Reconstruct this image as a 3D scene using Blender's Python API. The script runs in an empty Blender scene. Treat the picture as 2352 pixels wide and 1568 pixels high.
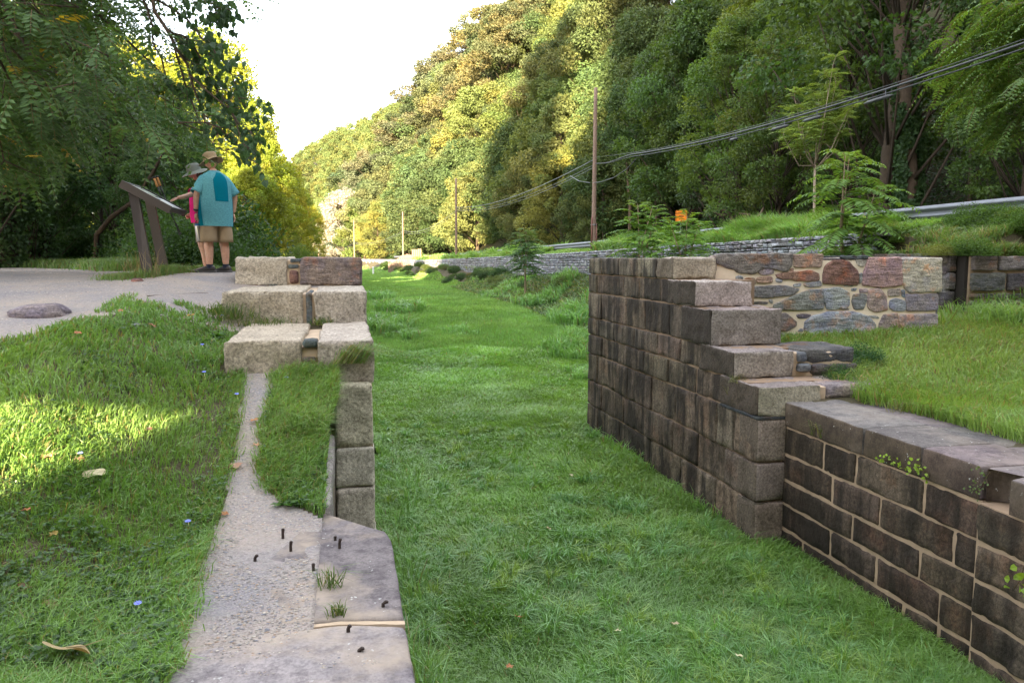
import bpy, math, random
import numpy as np
from mathutils import Vector, Matrix
R = math.radians
sc = bpy.context.scene
# ------------------------------------------------------------------ camera
EYE = 3.25
YAW, PITCH = math.atan(381/1800), math.atan(192/1800)
cam_d = bpy.data.cameras.new("camera")
cam_d.sensor_width = 36; cam_d.lens = 27.55; cam_d.clip_start = .05; cam_d.clip_end = 6000
cam = bpy.data.objects.new("camera", cam_d)
sc.collection.objects.link(cam)
cam.location = (0, 0, EYE)
cam.rotation_euler = (R(90) - PITCH, 0, -YAW)
sc.camera = cam
CM = cam.rotation_euler.to_matrix()
# ------------------------------------------------------------------ world + sun
SUN_EL, SUN_AZ = 16.0, -160.0          # azimuth clockwise from +Y (the canal), so the sun is behind left
w = bpy.data.worlds.new("World"); sc.world = w; w.use_nodes = True
nt = w.node_tree; nt.nodes.clear()
o = nt.nodes.new("ShaderNodeOutputWorld"); bg = nt.nodes.new("ShaderNodeBackground")
sky = nt.nodes.new("ShaderNodeTexSky"); sky.sky_type = 'NISHITA'; sky.sun_disc = False
sky.sun_elevation = R(SUN_EL); sky.sun_rotation = R(SUN_AZ); sky.altitude = 100; sky.air_density = 1.0; sky.dust_density = 2.0
tc = nt.nodes.new("ShaderNodeTexCoord"); mp = nt.nodes.new("ShaderNodeMapping"); mp.inputs['Scale'].default_value = (1, 1, 4.0)
nz = nt.nodes.new("ShaderNodeTexNoise"); nz.inputs['Scale'].default_value = 2.2; nz.inputs['Detail'].default_value = 7; nz.inputs['Roughness'].default_value = .6
cr = nt.nodes.new("ShaderNodeValToRGB"); cr.color_ramp.elements[0].position = .30; cr.color_ramp.elements[1].position = .62
cr.color_ramp.elements[0].color = (.78, .78, .78, 1); cr.color_ramp.elements[1].color = (1, 1, 1, 1)
mx = nt.nodes.new("ShaderNodeMixRGB"); mx.blend_type = 'MIX'
cl = nt.nodes.new("ShaderNodeMixRGB"); cl.blend_type = 'MULTIPLY'; cl.inputs[0].default_value = 1
cl.inputs[1].default_value = (3.3, 3.28, 3.3, 1)   # thin bright overcast veil
nt.links.new(tc.outputs['Generated'], mp.inputs[0]); nt.links.new(mp.outputs[0], nz.inputs[0]); nt.links.new(nz.outputs[0], cr.inputs[0])
nt.links.new(cr.outputs[0], cl.inputs[2])
mx.inputs[0].default_value = .72
nt.links.new(sky.outputs[0], mx.inputs[1]); nt.links.new(cl.outputs[0], mx.inputs[2])
nt.links.new(mx.outputs[0], bg.inputs[0]); bg.inputs[1].default_value = .15; nt.links.new(bg.outputs[0], o.inputs[0])
sd = bpy.data.lights.new("sun", 'SUN'); sd.energy = 5.0; sd.angle = R(.5); sd.color = (1, .80, .50)
sun = bpy.data.objects.new("sun", sd); sc.collection.objects.link(sun)
_az, _el = R(SUN_AZ), R(SUN_EL)
SUNV = Vector((math.sin(_az)*math.cos(_el), math.cos(_az)*math.cos(_el), math.sin(_el)))
sun.rotation_euler = SUNV.to_track_quat('Z', 'Y').to_euler(); sun.location = (-20, -20, 60)
sc.view_settings.view_transform = 'Standard'; sc.view_settings.look = 'None'; sc.view_settings.gamma = 1
sc.view_settings.exposure = 3.08
sc.cycles.max_bounces = 6; sc.cycles.diffuse_bounces = 3; sc.cycles.transmission_bounces = 3; sc.cycles.glossy_bounces = 2
sc.cycles.use_denoising = True
# ------------------------------------------------------------------ helpers
rng = np.random.default_rng(7); random.seed(7)
def ray(u, v):                       # direction through a point of the 2352 px wide view
    d = CM @ Vector(((u-1176)/1800, -(v-784)/1800, -1)); return np.array(d)
def PX(u, v, X): d = ray(u, v); return np.array((0, 0, EYE)) + d*(X/d[0])
def PY(u, v, Y): d = ray(u, v); return np.array((0, 0, EYE)) + d*(Y/d[1])
def PZ(u, v, Z): d = ray(u, v); return np.array((0, 0, EYE)) + d*((Z-EYE)/d[2])
def PD(u, v, z): return np.array((0, 0, EYE)) + ray(u, v)*z
CMn = np.array(CM)
def project(p):                      # world points (n,3) -> u, v, depth
    q = (np.atleast_2d(p) - np.array((0, 0, EYE))) @ CMn
    z = -q[:, 2]; z = np.where(np.abs(z) < 1e-6, 1e-6, z)
    return 1176+1800*q[:, 0]/z, 784-1800*q[:, 1]/z, z
def sstep(x, a, b): t = np.clip((x-a)/(b-a), 0, 1); return t*t*(3-2*t)
def _h(ix, iy, iz, s):
    n = (ix*374761393 + iy*668265263 + iz*2147483647 + s*974634777) & 0xffffffff
    n = ((n ^ (n >> 13))*1274126177) & 0xffffffff; n = (n ^ (n >> 16)) & 0xffffffff
    return n/4294967295.0
def vnoise(x, y, z=0.0, s=0):        # value noise, -1..1
    x, y, z = np.broadcast_arrays(np.asarray(x, float), np.asarray(y, float), np.asarray(z, float))
    ix, iy, iz = np.floor(x).astype(np.int64), np.floor(y).astype(np.int64), np.floor(z).astype(np.int64)
    fx, fy, fz = x-ix, y-iy, z-iz
    fx, fy, fz = fx*fx*(3-2*fx), fy*fy*(3-2*fy), fz*fz*(3-2*fz)
    r = 0
    for dx in (0, 1):
        for dy in (0, 1):
            for dz in (0, 1):
                r = r + _h(ix+dx, iy+dy, iz+dz, s)*(fx if dx else 1-fx)*(fy if dy else 1-fy)*(fz if dz else 1-fz)
    return r*2-1
def fbm(x, y, z=0.0, o=4, s=0):
    a, r, f = 1, 0, 1
    for k in range(o): r = r+a*vnoise(np.asarray(x)*f, np.asarray(y)*f, np.asarray(z)*f, s+k); a *= .5; f *= 2.03
    return r/1.9
def unit(v): v = np.asarray(v, float); return v/np.maximum(np.linalg.norm(v, axis=-1, keepdims=True), 1e-9)
def rdir(n): return unit(rng.normal(size=(n, 3)))

class MB:
    """collects vertices and faces and links them as ONE mesh object"""
    def __init__(s): s.v = []; s.c = []; s.q = []; s.t = []; s.n = 0
    def add(s, v, quads=None, tris=None, col=(1, 1, 1)):
        v = np.asarray(v, float).reshape(-1, 3); c = np.asarray(col, float)
        if c.ndim == 1: c = np.tile(c, (len(v), 1))
        s.v.append(v); s.c.append(c)
        if quads is not None and len(quads): s.q.append(np.asarray(quads, np.int64).reshape(-1, 4)+s.n)
        if tris is not None and len(tris): s.t.append(np.asarray(tris, np.int64).reshape(-1, 3)+s.n)
        s.n += len(v); return s
    def mesh(s, name, off=(0, 0, 0), smooth=False):
        V = np.concatenate(s.v)-np.array(off); C = np.concatenate(s.c)
        q = np.concatenate(s.q) if s.q else np.zeros((0, 4), np.int64)
        t = np.concatenate(s.t) if s.t else np.zeros((0, 3), np.int64)
        me = bpy.data.meshes.new(name)
        me.vertices.add(len(V)); me.vertices.foreach_set('co', V.astype(np.float32).ravel())
        me.loops.add(q.size+t.size); me.loops.foreach_set('vertex_index', np.concatenate([q.ravel(), t.ravel()]).astype(np.int32))
        me.polygons.add(len(q)+len(t))
        me.polygons.foreach_set('loop_start', np.concatenate([np.arange(len(q))*4, q.size+np.arange(len(t))*3]).astype(np.int32))
        me.polygons.foreach_set('use_smooth', np.full(len(q)+len(t), smooth))
        a = me.color_attributes.new("Col", 'FLOAT_COLOR', 'POINT')
        a.data.foreach_set('color', np.concatenate([C, np.ones((len(C), 1))], 1).astype(np.float32).ravel())
        me.update(calc_edges=True); me.validate(); return me
    def build(s, name, mat, parent=None, smooth=False, loc=None):
        off = (0, 0, 0)
        if parent is not None: off = tuple(wloc(parent))
        elif loc is not None: off = loc
        me = s.mesh(name, off, smooth)
        if mat: me.materials.append(mat)
        ob = bpy.data.objects.new(name, me); sc.collection.objects.link(ob)
        if parent is not None: ob.parent = parent
        elif loc is not None: ob.location = loc
        return ob
def wloc(o):
    l = Vector(o.location)
    while o.parent: o = o.parent; l = l+Vector(o.location)
    return l
def tag(o, label=None, cat=None, group=None, kind=None):
    if label: o['label'] = label
    if cat: o['category'] = cat
    if group: o['group'] = group
    if kind: o['kind'] = kind
    return o
def thing(name, label, cat, loc=(0, 0, 0), group=None):
    o = bpy.data.objects.new(name, None); sc.collection.objects.link(o); o.location = Vector([float(x) for x in loc]); o.empty_display_size = .2
    return tag(o, label, cat, group)
def copy_tree(o, parent=None):
    c = o.copy(); sc.collection.objects.link(c); c.parent = parent
    for ch in list(o.children):
        copy_tree(ch, c)
    return c

# ---- shape generators -------------------------------------------------------
def frame_of(a):
    a = unit(a); up = np.where(np.abs(a[..., 2:3]) > .95, np.array([1., 0, 0]), np.array([0., 0, 1]))
    s = unit(np.cross(a, up)); return s, np.cross(s, a)
def tube(mb, pts, rad, n=8, col=(1, 1, 1), cap=True):
    pts = np.asarray(pts, float); m = len(pts); rad = np.broadcast_to(np.asarray(rad, float), (m,))
    t = np.gradient(pts, axis=0); s, u = frame_of(t)
    for i in range(1, m):                     # keep the frames from twisting
        s[i] = unit(s[i-1]-np.dot(s[i-1], unit(t[i]))*unit(t[i])); u[i] = np.cross(s[i], unit(t[i]))
    a = np.arange(n)*2*np.pi/n
    V = pts[:, None]+rad[:, None, None]*(np.cos(a)[None, :, None]*s[:, None]+np.sin(a)[None, :, None]*u[:, None])
    i, j = np.meshgrid(np.arange(m-1), np.arange(n), indexing='ij'); i = i.ravel(); j = j.ravel(); k = (j+1) % n
    Q = np.stack([i*n+j, i*n+k, (i+1)*n+k, (i+1)*n+j], 1)
    V = V.reshape(-1, 3); T = []
    if cap:
        V = np.vstack([V, pts[0], pts[-1]]); c0, c1 = m*n, m*n+1
        for jj in range(n): T += [(c0, (jj+1) % n, jj), (c1, (m-1)*n+jj, (m-1)*n+(jj+1) % n)]
    mb.add(V, Q, T, col)
def box(mb, lo, hi, col=(1, 1, 1), M=None):
    lo = np.asarray(lo, float); hi = np.asarray(hi, float)
    V = np.array([[(lo[0], hi[0])[i], (lo[1], hi[1])[j], (lo[2], hi[2])[k]] for i in (0, 1) for j in (0, 1) for k in (0, 1)])
    if M is not None: V = np.array([M @ Vector(p) for p in V])
    mb.add(V, [(0, 1, 3, 2), (4, 6, 7, 5), (0, 4, 5, 1), (2, 3, 7, 6), (0, 2, 6, 4), (1, 5, 7, 3)], None, col)
def stone(mb, lo, hi, r=.02, amp=.006, res=.06, col=(1, 1, 1), seed=0, M=None, warp=0.0, coarse=None, wet=None, cap=None):
    """a dressed block: rounded edges, rough quarried faces"""
    lo = np.minimum(lo, hi).astype(float) if False else np.asarray(lo, float); hi = np.asarray(hi, float)
    sz = hi-lo; n = np.clip(np.ceil(sz/res).astype(int), 2, 40); r = min(r, sz.min()*.45)
    V = []; Q = []; base = 0
    def lin(a, b, k):
        e = r*.35; t = np.linspace(0, 1, k+1)
        if k >= 3: t = np.concatenate([[0, r*.5/(b-a)], np.linspace(r*1.1/(b-a), 1-r*1.1/(b-a), max(k-1, 2)), [1-r*.5/(b-a), 1]])
        return a+(b-a)*t
    for ax in range(3):
        b, c = (ax+1) % 3, (ax+2) % 3
        B, C = np.meshgrid(lin(lo[b], hi[b], n[b]), lin(lo[c], hi[c], n[c]), indexing='ij')
        nb, nc = B.shape
        for side in (0, 1):
            p = np.zeros((nb, nc, 3)); p[..., ax] = (lo, hi)[side][ax]; p[..., b] = B; p[..., c] = C
            i, j = np.meshgrid(np.arange(nb-1), np.arange(nc-1), indexing='ij'); i = i.ravel(); j = j.ravel()
            q = np.stack([i*nc+j, (i+1)*nc+j, (i+1)*nc+j+1, i*nc+j+1], 1)
            if not side: q = q[:, ::-1]
            V.append(p.reshape(-1, 3)); Q.append(q+base); base += nb*nc
    V = np.concatenate(V); Q = np.concatenate(Q)
    inner = np.clip(V, lo+r, hi-r); d = V-inner; L = np.linalg.norm(d, axis=1, keepdims=True)
    nrm = d/np.maximum(L, 1e-9); V = inner+nrm*r
    s0 = seed*13.7
    k = coarse or 5.0
    dn = amp*(1.3*fbm(V[:, 0]*k+s0, V[:, 1]*k, V[:, 2]*k, 3, 11)+.5*fbm(V[:, 0]*22+s0, V[:, 1]*22, V[:, 2]*22, 2, 5))
    edge = (np.abs(nrm) < .98).all(1)                       # chipped arrises
    dn = dn-edge*np.maximum(0, fbm(V[:, 0]*9+s0, V[:, 1]*9, V[:, 2]*9, 2, 31))*amp*2.2
    V = V+nrm*dn[:, None]
    if warp: V = V+warp*np.stack([fbm(V[:, 0]*1.3+s0, V[:, 1]*1.3, V[:, 2]*1.3, 2, 50+a) for a in range(3)], 1)
    if M is not None:
        A = np.array(M); V = V @ A[:3, :3].T+A[:3, 3]
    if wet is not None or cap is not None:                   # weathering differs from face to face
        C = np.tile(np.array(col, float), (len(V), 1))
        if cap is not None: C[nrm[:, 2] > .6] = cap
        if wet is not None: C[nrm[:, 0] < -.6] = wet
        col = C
    mb.add(V, Q, None, col)
def rubble(mb, poly, origin, ax, ay, nrm, bulge=.03, col=(1, 1, 1), seed=0, base=-.05, grow=1.0):
    """one rounded field stone: outline in a wall plane, given real thickness"""
    poly = np.asarray(poly, float); m = len(poly); P = []
    for i in range(m):
        a, b = poly[i], poly[(i+1) % m]; k = max(3, int(np.linalg.norm(b-a)/.03))
        for t in range(k): P.append(a+(b-a)*t/k)
    P = np.array(P)
    P = .6*P+.2*np.roll(P, 1, 0)+.2*np.roll(P, -1, 0)
    c = P.mean(0); n = len(P); P = c+(P-c)*grow
    P = P+.016*np.column_stack([fbm(P[:, 0]*11, P[:, 1]*11, seed*3.1, 2, 3), fbm(P[:, 0]*11, P[:, 1]*11, seed*3.1, 2, 13)])
    Ls = [(1.0, base), (1.0, 0.0), (.985, bulge*.6), (.955, bulge*.92), (.87, bulge), (.72, bulge*1.02), (.6, bulge*1.04), (.5, bulge*1.05), (.37, bulge*1.05), (.25, bulge*1.05), (.12, bulge*1.05)]
    V = []
    for f, hgt in Ls:
        q = c+(P-c)*f
        hh = hgt+(0 if hgt <= 0 else 1)*(.6*bulge*fbm(q[:, 0]*5+seed, q[:, 1]*8, seed*1.7, 3, 9)+.3*bulge*fbm(q[:, 0]*25, q[:, 1]*25, seed, 2, 4))
        V.append(np.array(origin)+q[:, :1]*ax+q[:, 1:]*ay+np.broadcast_to(hh, (n,))[:, None]*nrm)
    V.append((np.array(origin)+c[0]*ax+c[1]*ay+bulge*1.05*nrm)[None])
    V = np.vstack(V); k = len(Ls); Q = []; T = []
    for i in range(k-1):
        for j in range(n): Q.append((i*n+j, i*n+(j+1) % n, (i+1)*n+(j+1) % n, (i+1)*n+j))
    for j in range(n): T.append(((k-1)*n+j, (k-1)*n+(j+1) % n, k*n))
    mb.add(V, Q, T, col)
def leaf_quads(mb, b, a, nrm, L, W, col, fold=.12):
    """b base, a axis, nrm face normal (n,3); L, W (n,)"""
    a = unit(a); s = unit(np.cross(nrm, a)); nn = np.cross(a, s); L = np.asarray(L)[:, None]; W = np.asarray(W)[:, None]
    m = b+a*L*.45+nn*L*fold
    V = np.stack([b, m-s*W/2, b+a*L-nn*L*fold*.5, m+s*W/2], 1)
    n = len(b); Q = np.arange(n*4).reshape(n, 4)
    mb.add(V.reshape(-1, 3), Q, None, np.repeat(col, 4, 0))
def leaf6(mb, b, a, nrm, L, W, col, fold=.1):
    """larger near leaves: two halves with a mid rib"""
    a = unit(a); s = unit(np.cross(nrm, a)); nn = np.cross(a, s); L = np.asarray(L)[:, None]; W = np.asarray(W)[:, None]
    V = np.stack([b, b+a*L*.28-s*W*.46+nn*W*fold, b+a*L*.68-s*W*.34+nn*W*fold, b+a*L*1.0-nn*L*.12, b+a*L*.68+s*W*.34+nn*W*fold, b+a*L*.28+s*W*.46+nn*W*fold, b+a*L*.4], 1)
    n = len(b); o = np.arange(n)[:, None]*7
    Q = np.concatenate([o+np.array([[0, 1, 2, 6]]), o+np.array([[0, 6, 4, 5]])]); T = np.concatenate([o+np.array([[6, 2, 3]]), o+np.array([[6, 3, 4]])])
    mb.add(V.reshape(-1, 3), Q, T, np.repeat(col, 7, 0))
def fronds(mb, base, d, R_, pairs, lw, col, droop=.5, curl=.0, tipup=0.0, stem=None):
    """pinnate leaves: base (n,3), direction (n,3), length R_ (n,), leaflets in pairs"""
    n = len(base); d = unit(d); R_ = np.asarray(R_, float)
    s = unit(np.cross(d, np.array([0, 0, 1.0])+rng.normal(size=(n, 3))*.05)); up = np.cross(s, d)
    t = np.linspace(.12, 1, pairs)
    T = t[None, :, None]; dr = np.asarray(droop, float); dr = np.broadcast_to(dr, (n,))[:, None, None]
    p = base[:, None]+R_[:, None, None]*(d[:, None]*T-np.array([0, 0, 1.0])*dr*T**2*.6)
    tan = unit(d[:, None]-np.array([0, 0, 1.0])*dr*T*1.2)
    S = np.broadcast_to(s[:, None], p.shape); N = np.cross(S, tan)
    ln = R_[:, None]*lw[0]*(1-.55*np.abs(t-.45)**1.3*1.6)[None]
    for sg in (-1, 1):
        ax = unit(sg*S*1.0+tan*.45-N*.25+rng.normal(size=p.shape)*.12)
        c = np.repeat(col, pairs, 0)*(1+.12*rng.normal(size=(n*pairs, 1)))
        leaf_quads(mb, p.reshape(-1, 3), ax.reshape(-1, 3), (N+rng.normal(size=p.shape)*.15).reshape(-1, 3), (ln*(.9+.2*rng.random(ln.shape))).ravel(), (ln*lw[1]).ravel(), np.clip(c, 0, 1), .06)
    if stem is not None:
        k = 5; tt = np.linspace(0, 1, k)[None, :, None]
        q = base[:, None]+R_[:, None, None]*(d[:, None]*tt-np.array([0, 0, 1.0])*dr*tt**2*.6)
        wd = (stem*np.linspace(1, .4, k))[None, :, None]
        V = np.concatenate([q-s[:, None]*wd, q+s[:, None]*wd], 1); o = np.arange(n)[:, None]*2*k
        Q = np.concatenate([o+np.array([[i, i+1, k+i+1, k+i]]) for i in range(k-1)])
        mb.add(V.reshape(-1, 3), Q, None, (.16, .09, .05))

# ------------------------------------------------------------------ materials
def newmat(name):
    m = bpy.data.materials.new(name); m.use_nodes = True; n = m.node_tree.nodes; n.clear()
    o = n.new("ShaderNodeOutputMaterial"); b = n.new("ShaderNodeBsdfPrincipled"); m.node_tree.links.new(b.outputs[0], o.inputs[0])
    return m, n, m.node_tree.links, b, o
def noise(n, l, scale, detail=4, rough=.55, vec=None, mapscale=None, loc=None, src='Object'):
    t = n.new("ShaderNodeTexNoise"); t.inputs['Scale'].default_value = scale; t.inputs['Detail'].default_value = detail; t.inputs['Roughness'].default_value = rough
    c = n.new("ShaderNodeTexCoord")
    if mapscale or loc:
        m = n.new("ShaderNodeMapping")
        if mapscale: m.inputs['Scale'].default_value = mapscale
        if loc: m.inputs['Location'].default_value = loc
        l.new(c.outputs[src], m.inputs[0]); l.new(m.outputs[0], t.inputs[0])
    else: l.new(c.outputs[src], t.inputs[0])
    return t.outputs[0]
def ramp(n, l, fac, stops):
    r = n.new("ShaderNodeValToRGB"); e = r.color_ramp.elements
    while len(e) < len(stops): e.new(.5)
    for k, (p, c) in enumerate(stops):
        e[k].position = p; e[k].color = (*c, 1) if len(c) == 3 else c
    l.new(fac, r.inputs[0]); return r.outputs[0]
def mix(n, l, a, b, fac, mode='MIX'):
    m = n.new("ShaderNodeMixRGB"); m.blend_type = mode
    for s, x in ((m.inputs[0], fac), (m.inputs[1], a), (m.inputs[2], b)):
        if isinstance(x, (int, float)): s.default_value = x
        elif isinstance(x, tuple): s.default_value = (*x, 1)
        else: l.new(x, s)
    return m.outputs[0]
def attr(n, name="Col"):
    a = n.new("ShaderNodeAttribute"); a.attribute_name = name; return a.outputs['Color']
def bump(n, l, b, hs, strength=.5, dist=.01):
    k = n.new("ShaderNodeBump"); k.inputs['Strength'].default_value = strength; k.inputs['Distance'].default_value = dist
    l.new(hs, k.inputs['Height']); l.new(k.outputs[0], b.inputs['Normal'])
def add_(n, l, a, b, ka=1.0, kb=1.0):
    m1 = n.new("ShaderNodeMath"); m1.operation = 'MULTIPLY'; l.new(a, m1.inputs[0]); m1.inputs[1].default_value = ka
    m2 = n.new("ShaderNodeMath"); m2.operation = 'MULTIPLY_ADD'; l.new(b, m2.inputs[0]); m2.inputs[1].default_value = kb; l.new(m1.outputs[0], m2.inputs[2])
    return m2.outputs[0]
def plain(name, col, rough=.6, metal=0.0, var=.15, scale=20, bmp=0.0, usecol=False):
    m, n, l, b, o = newmat(name)
    f = noise(n, l, scale, 4)
    c = mix(n, l, tuple(x*(1-var) for x in col), tuple(min(1, x*(1+var)) for x in col), f)
    if usecol: c = mix(n, l, c, attr(n), 1.0, 'MULTIPLY')
    l.new(c, b.inputs['Base Color']); b.inputs['Roughness'].default_value = rough; b.inputs['Metallic'].default_value = metal
    if bmp: bump(n, l, b, noise(n, l, scale*3, 5), bmp, .004)
    return m
def stone_mat(name, grain=60, streak=.0, dark=(.035, .03, .026), stain=.35, bmp=.7, lichen=0.0, red=0.0):
    """granite / sandstone: per stone tint, mineral grain, weather streaks, damp stains"""
    m, n, l, b, o = newmat(name)
    c = attr(n)
    g1 = noise(n, l, grain, 3, .7); g2 = noise(n, l, grain*2.7, 2, .7); big = noise(n, l, 3.2, 5, .6)
    c = mix(n, l, c, ramp(n, l, g1, [(.3, (.42, .40, .37)), (.5, (1, 1, 1)), (.70, (1.6, 1.58, 1.52))]), .85, 'MULTIPLY')
    c = mix(n, l, c, ramp(n, l, g2, [(.32, (.6, .6, .6)), (.5, (1, 1, 1)), (.68, (1.35, 1.35, 1.35))]), .6, 'MULTIPLY')
    c = mix(n, l, c, ramp(n, l, big, [(.3, (.72, .70, .68)), (.6, (1.12, 1.1, 1.08))]), .8, 'MULTIPLY')
    if red:
        f = ramp(n, l, noise(n, l, 1.9, 5, .65, loc=(7, 3, 1)), [(.52, (0, 0, 0)), (.66, (1, 1, 1))])
        c = mix(n, l, c, mix(n, l, c, (1.45, .85, .6), 1.0, 'MULTIPLY'), mix(n, l, (0, 0, 0), (red, red, red), f))
    if streak:
        f = noise(n, l, 1.0, 5, .6, mapscale=(5.0, 5.0, .55)); f2 = noise(n, l, 1.1, 4, .6, loc=(3, 8, 2))
        s = ramp(n, l, add_(n, l, f, f2, .62, .42), [(.44, (0, 0, 0)), (.57, (1, 1, 1))])
        c = mix(n, l, c, dark, mix(n, l, (0, 0, 0), (streak,)*3, s))
    if stain:
        s = ramp(n, l, noise(n, l, 6.5, 6, .7, loc=(1, 5, 9)), [(.50, (0, 0, 0)), (.68, (1, 1, 1))])
        c = mix(n, l, c, mix(n, l, c, (.42, .40, .38), 1.0, 'MULTIPLY'), mix(n, l, (0, 0, 0), (stain,)*3, s))
    if lichen:
        s = ramp(n, l, noise(n, l, 13, 5, .65, loc=(4, 4, 4)), [(.64, (0, 0, 0)), (.68, (1, 1, 1))])
        c = mix(n, l, c, (.50, .49, .46), mix(n, l, (0, 0, 0), (lichen,)*3, s))
    l.new(c, b.inputs['Base Color']); b.inputs['Roughness'].default_value = .85; b.inputs['Specular IOR Level'].default_value = .25
    h = add_(n, l, noise(n, l, grain*.55, 6, .72), noise(n, l, 9, 5, .6), .6, 1.0)
    bump(n, l, b, h, bmp, .02)
    return m
def foliage(name, trans=.4, tint=(1, 1, 1), ttint=(1.5, 1.35, .45), rough=.5, spec=.35):
    m, n, l, b, o = newmat(name)
    oi = n.new("ShaderNodeObjectInfo")
    c = mix(n, l, mix(n, l, attr(n), tint, 1.0, 'MULTIPLY'), oi.outputs['Color'], 1.0, 'MULTIPLY')
    l.new(c, b.inputs['Base Color']); b.inputs['Roughness'].default_value = rough; b.inputs['Specular IOR Level'].default_value = spec
    t = n.new("ShaderNodeBsdfTranslucent"); l.new(mix(n, l, c, ttint, 1.0, 'MULTIPLY'), t.inputs[0])
    ms = n.new("ShaderNodeMixShader"); ms.inputs[0].default_value = trans
    l.new(b.outputs[0], ms.inputs[1]); l.new(t.outputs[0], ms.inputs[2]); l.new(ms.outputs[0], o.inputs[0])
    return m
def ground_mat(name, c1, c2, c3, scale=1.0, bmp=.6, fine=90):
    m, n, l, b, o = newmat(name)
    a = noise(n, l, 1.6*scale, 6, .6); f = noise(n, l, fine, 3, .7); v = n.new("ShaderNodeTexVoronoi"); v.inputs['Scale'].default_value = fine*.6
    tcx = n.new("ShaderNodeTexCoord"); l.new(tcx.outputs['Object'], v.inputs[0])
    c = mix(n, l, c1, c2, ramp(n, l, a, [(.35, (0, 0, 0)), (.65, (1, 1, 1))]))
    c = mix(n, l, c, c3, ramp(n, l, f, [(.45, (0, 0, 0)), (.75, (.8, .8, .8))]))
    vv = mix(n, l, (.75, .75, .75), v.outputs['Color'], .45)
    sat = n.new("ShaderNodeHueSaturation"); sat.inputs['Saturation'].default_value = .12; sat.inputs['Value'].default_value = 1.25; l.new(vv, sat.inputs['Color'])
    c = mix(n, l, c, sat.outputs[0], .55, 'MULTIPLY')
    l.new(c, b.inputs['Base Color']); b.inputs['Roughness'].default_value = .95; b.inputs['Specular IOR Level'].default_value = .15
    bump(n, l, b, add_(n, l, v.outputs['Distance'], f, 1.0, .7), bmp, .012)
    return m
M = {}
M['soil'] = ground_mat("soil", (.055, .05, .025), (.09, .075, .045), (.12, .10, .07))
M['bedsoil'] = ground_mat("bed_soil", (.03, .06, .015), (.04, .075, .02), (.05, .09, .03))
M['gravel'] = ground_mat("gravel", (.33, .275, .235), (.215, .20, .21), (.40, .36, .33), .9, .6, 95)
M['asphalt'] = ground_mat("asphalt", (.05, .05, .052), (.06, .06, .06), (.09, .09, .09), .5, .4, 60)
M['litter'] = ground_mat("leaf_litter", (.05, .04, .02), (.035, .045, .015), (.08, .06, .035), .6, .6, 12)
M['granite'] = stone_mat("granite", 38, .0, stain=.35, bmp=.8)
M['dark_granite'] = stone_mat("weathered_granite", 30, .92, dark=(.022, .017, .014), stain=.75, bmp=1.0, red=.3)
M['brownstone'] = stone_mat("brown_sandstone", 30, .8, dark=(.016, .013, .010), stain=.7, bmp=.9, red=.45)
def slab_mat(name="coping_slab", sand=.8):
    m, n, l, b, o = newmat(name); c = attr(n)
    c = mix(n, l, c, ramp(n, l, noise(n, l, 2.6, 6, .62, loc=(2, 2, 2)), [(.35, (.62, .60, .64)), (.5, (.95, .94, .95)), (.66, (1.25, 1.22, 1.2))]), 1, 'MULTIPLY')
    c = mix(n, l, c, ramp(n, l, noise(n, l, 70, 3, .6), [(.3, (.72, .72, .72)), (.5, (1, 1, 1)), (.7, (1.22, 1.22, 1.22))]), 1, 'MULTIPLY')
    c = mix(n, l, c, ramp(n, l, noise(n, l, 11, 6, .75, loc=(9, 1, 3)), [(.40, (.55, .53, .56)), (.52, (1, 1, 1))]), .75, 'MULTIPLY')
    c = mix(n, l, c, (.36, .295, .235), ramp(n, l, noise(n, l, 1.7, 5, .6, loc=(5, .4, 1)), [(.50, (0, 0, 0)), (.64, (sand,)*3)]))
    c = mix(n, l, c, (.5, .5, .48), ramp(n, l, noise(n, l, 24, 4, .6, loc=(4, 4, 4)), [(.68, (0, 0, 0)), (.71, (.8, .8, .8))]))
    l.new(c, b.inputs['Base Color']); b.inputs['Roughness'].default_value = .85; b.inputs['Specular IOR Level'].default_value = .25
    bump(n, l, b, add_(n, l, noise(n, l, 45, 6, .7), noise(n, l, 5, 5, .6), .35, 1.0), .45, .02); return m
M['slab'] = slab_mat(); M['coping'] = slab_mat('weathered_coping', .22)
def field_mat():
    m, n, l, b, o = newmat("field_stone"); c = attr(n)
    st = noise(n, l, 1.0, 6, .65, mapscale=(5, 5, 26), loc=(.3, .2, .1)); g = noise(n, l, 42, 4, .7); bg = noise(n, l, 4.5, 5, .65)
    c = mix(n, l, c, ramp(n, l, st, [(.32, (.55, .54, .54)), (.5, (1, 1, 1)), (.68, (1.4, 1.38, 1.35))]), .85, 'MULTIPLY')
    c = mix(n, l, c, ramp(n, l, g, [(.32, (.5, .5, .5)), (.5, (1, 1, 1)), (.68, (1.55, 1.52, 1.5))]), .8, 'MULTIPLY')
    c = mix(n, l, c, mix(n, l, c, (1.5, .92, .62), 1, 'MULTIPLY'), ramp(n, l, noise(n, l, 3.1, 5, .65, loc=(7, 3, 1)), [(.54, (0, 0, 0)), (.64, (.8, .8, .8))]))
    c = mix(n, l, c, mix(n, l, c, (.8, .82, 1.0), 1, 'MULTIPLY'), ramp(n, l, noise(n, l, 2.6, 5, .65, loc=(1, 9, 4)), [(.5, (0, 0, 0)), (.6, (.9, .9, .9))]))
    c = mix(n, l, c, mix(n, l, c, (.45, .42, .42), 1, 'MULTIPLY'), ramp(n, l, noise(n, l, 7, 6, .75, loc=(1, 5, 9)), [(.55, (0, 0, 0)), (.68, (.8, .8, .8))]))
    l.new(c, b.inputs['Base Color']); b.inputs['Roughness'].default_value = .85; b.inputs['Specular IOR Level'].default_value = .25
    bump(n, l, b, add_(n, l, st, g, 1.2, .8), 1.0, .03); return m
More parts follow.
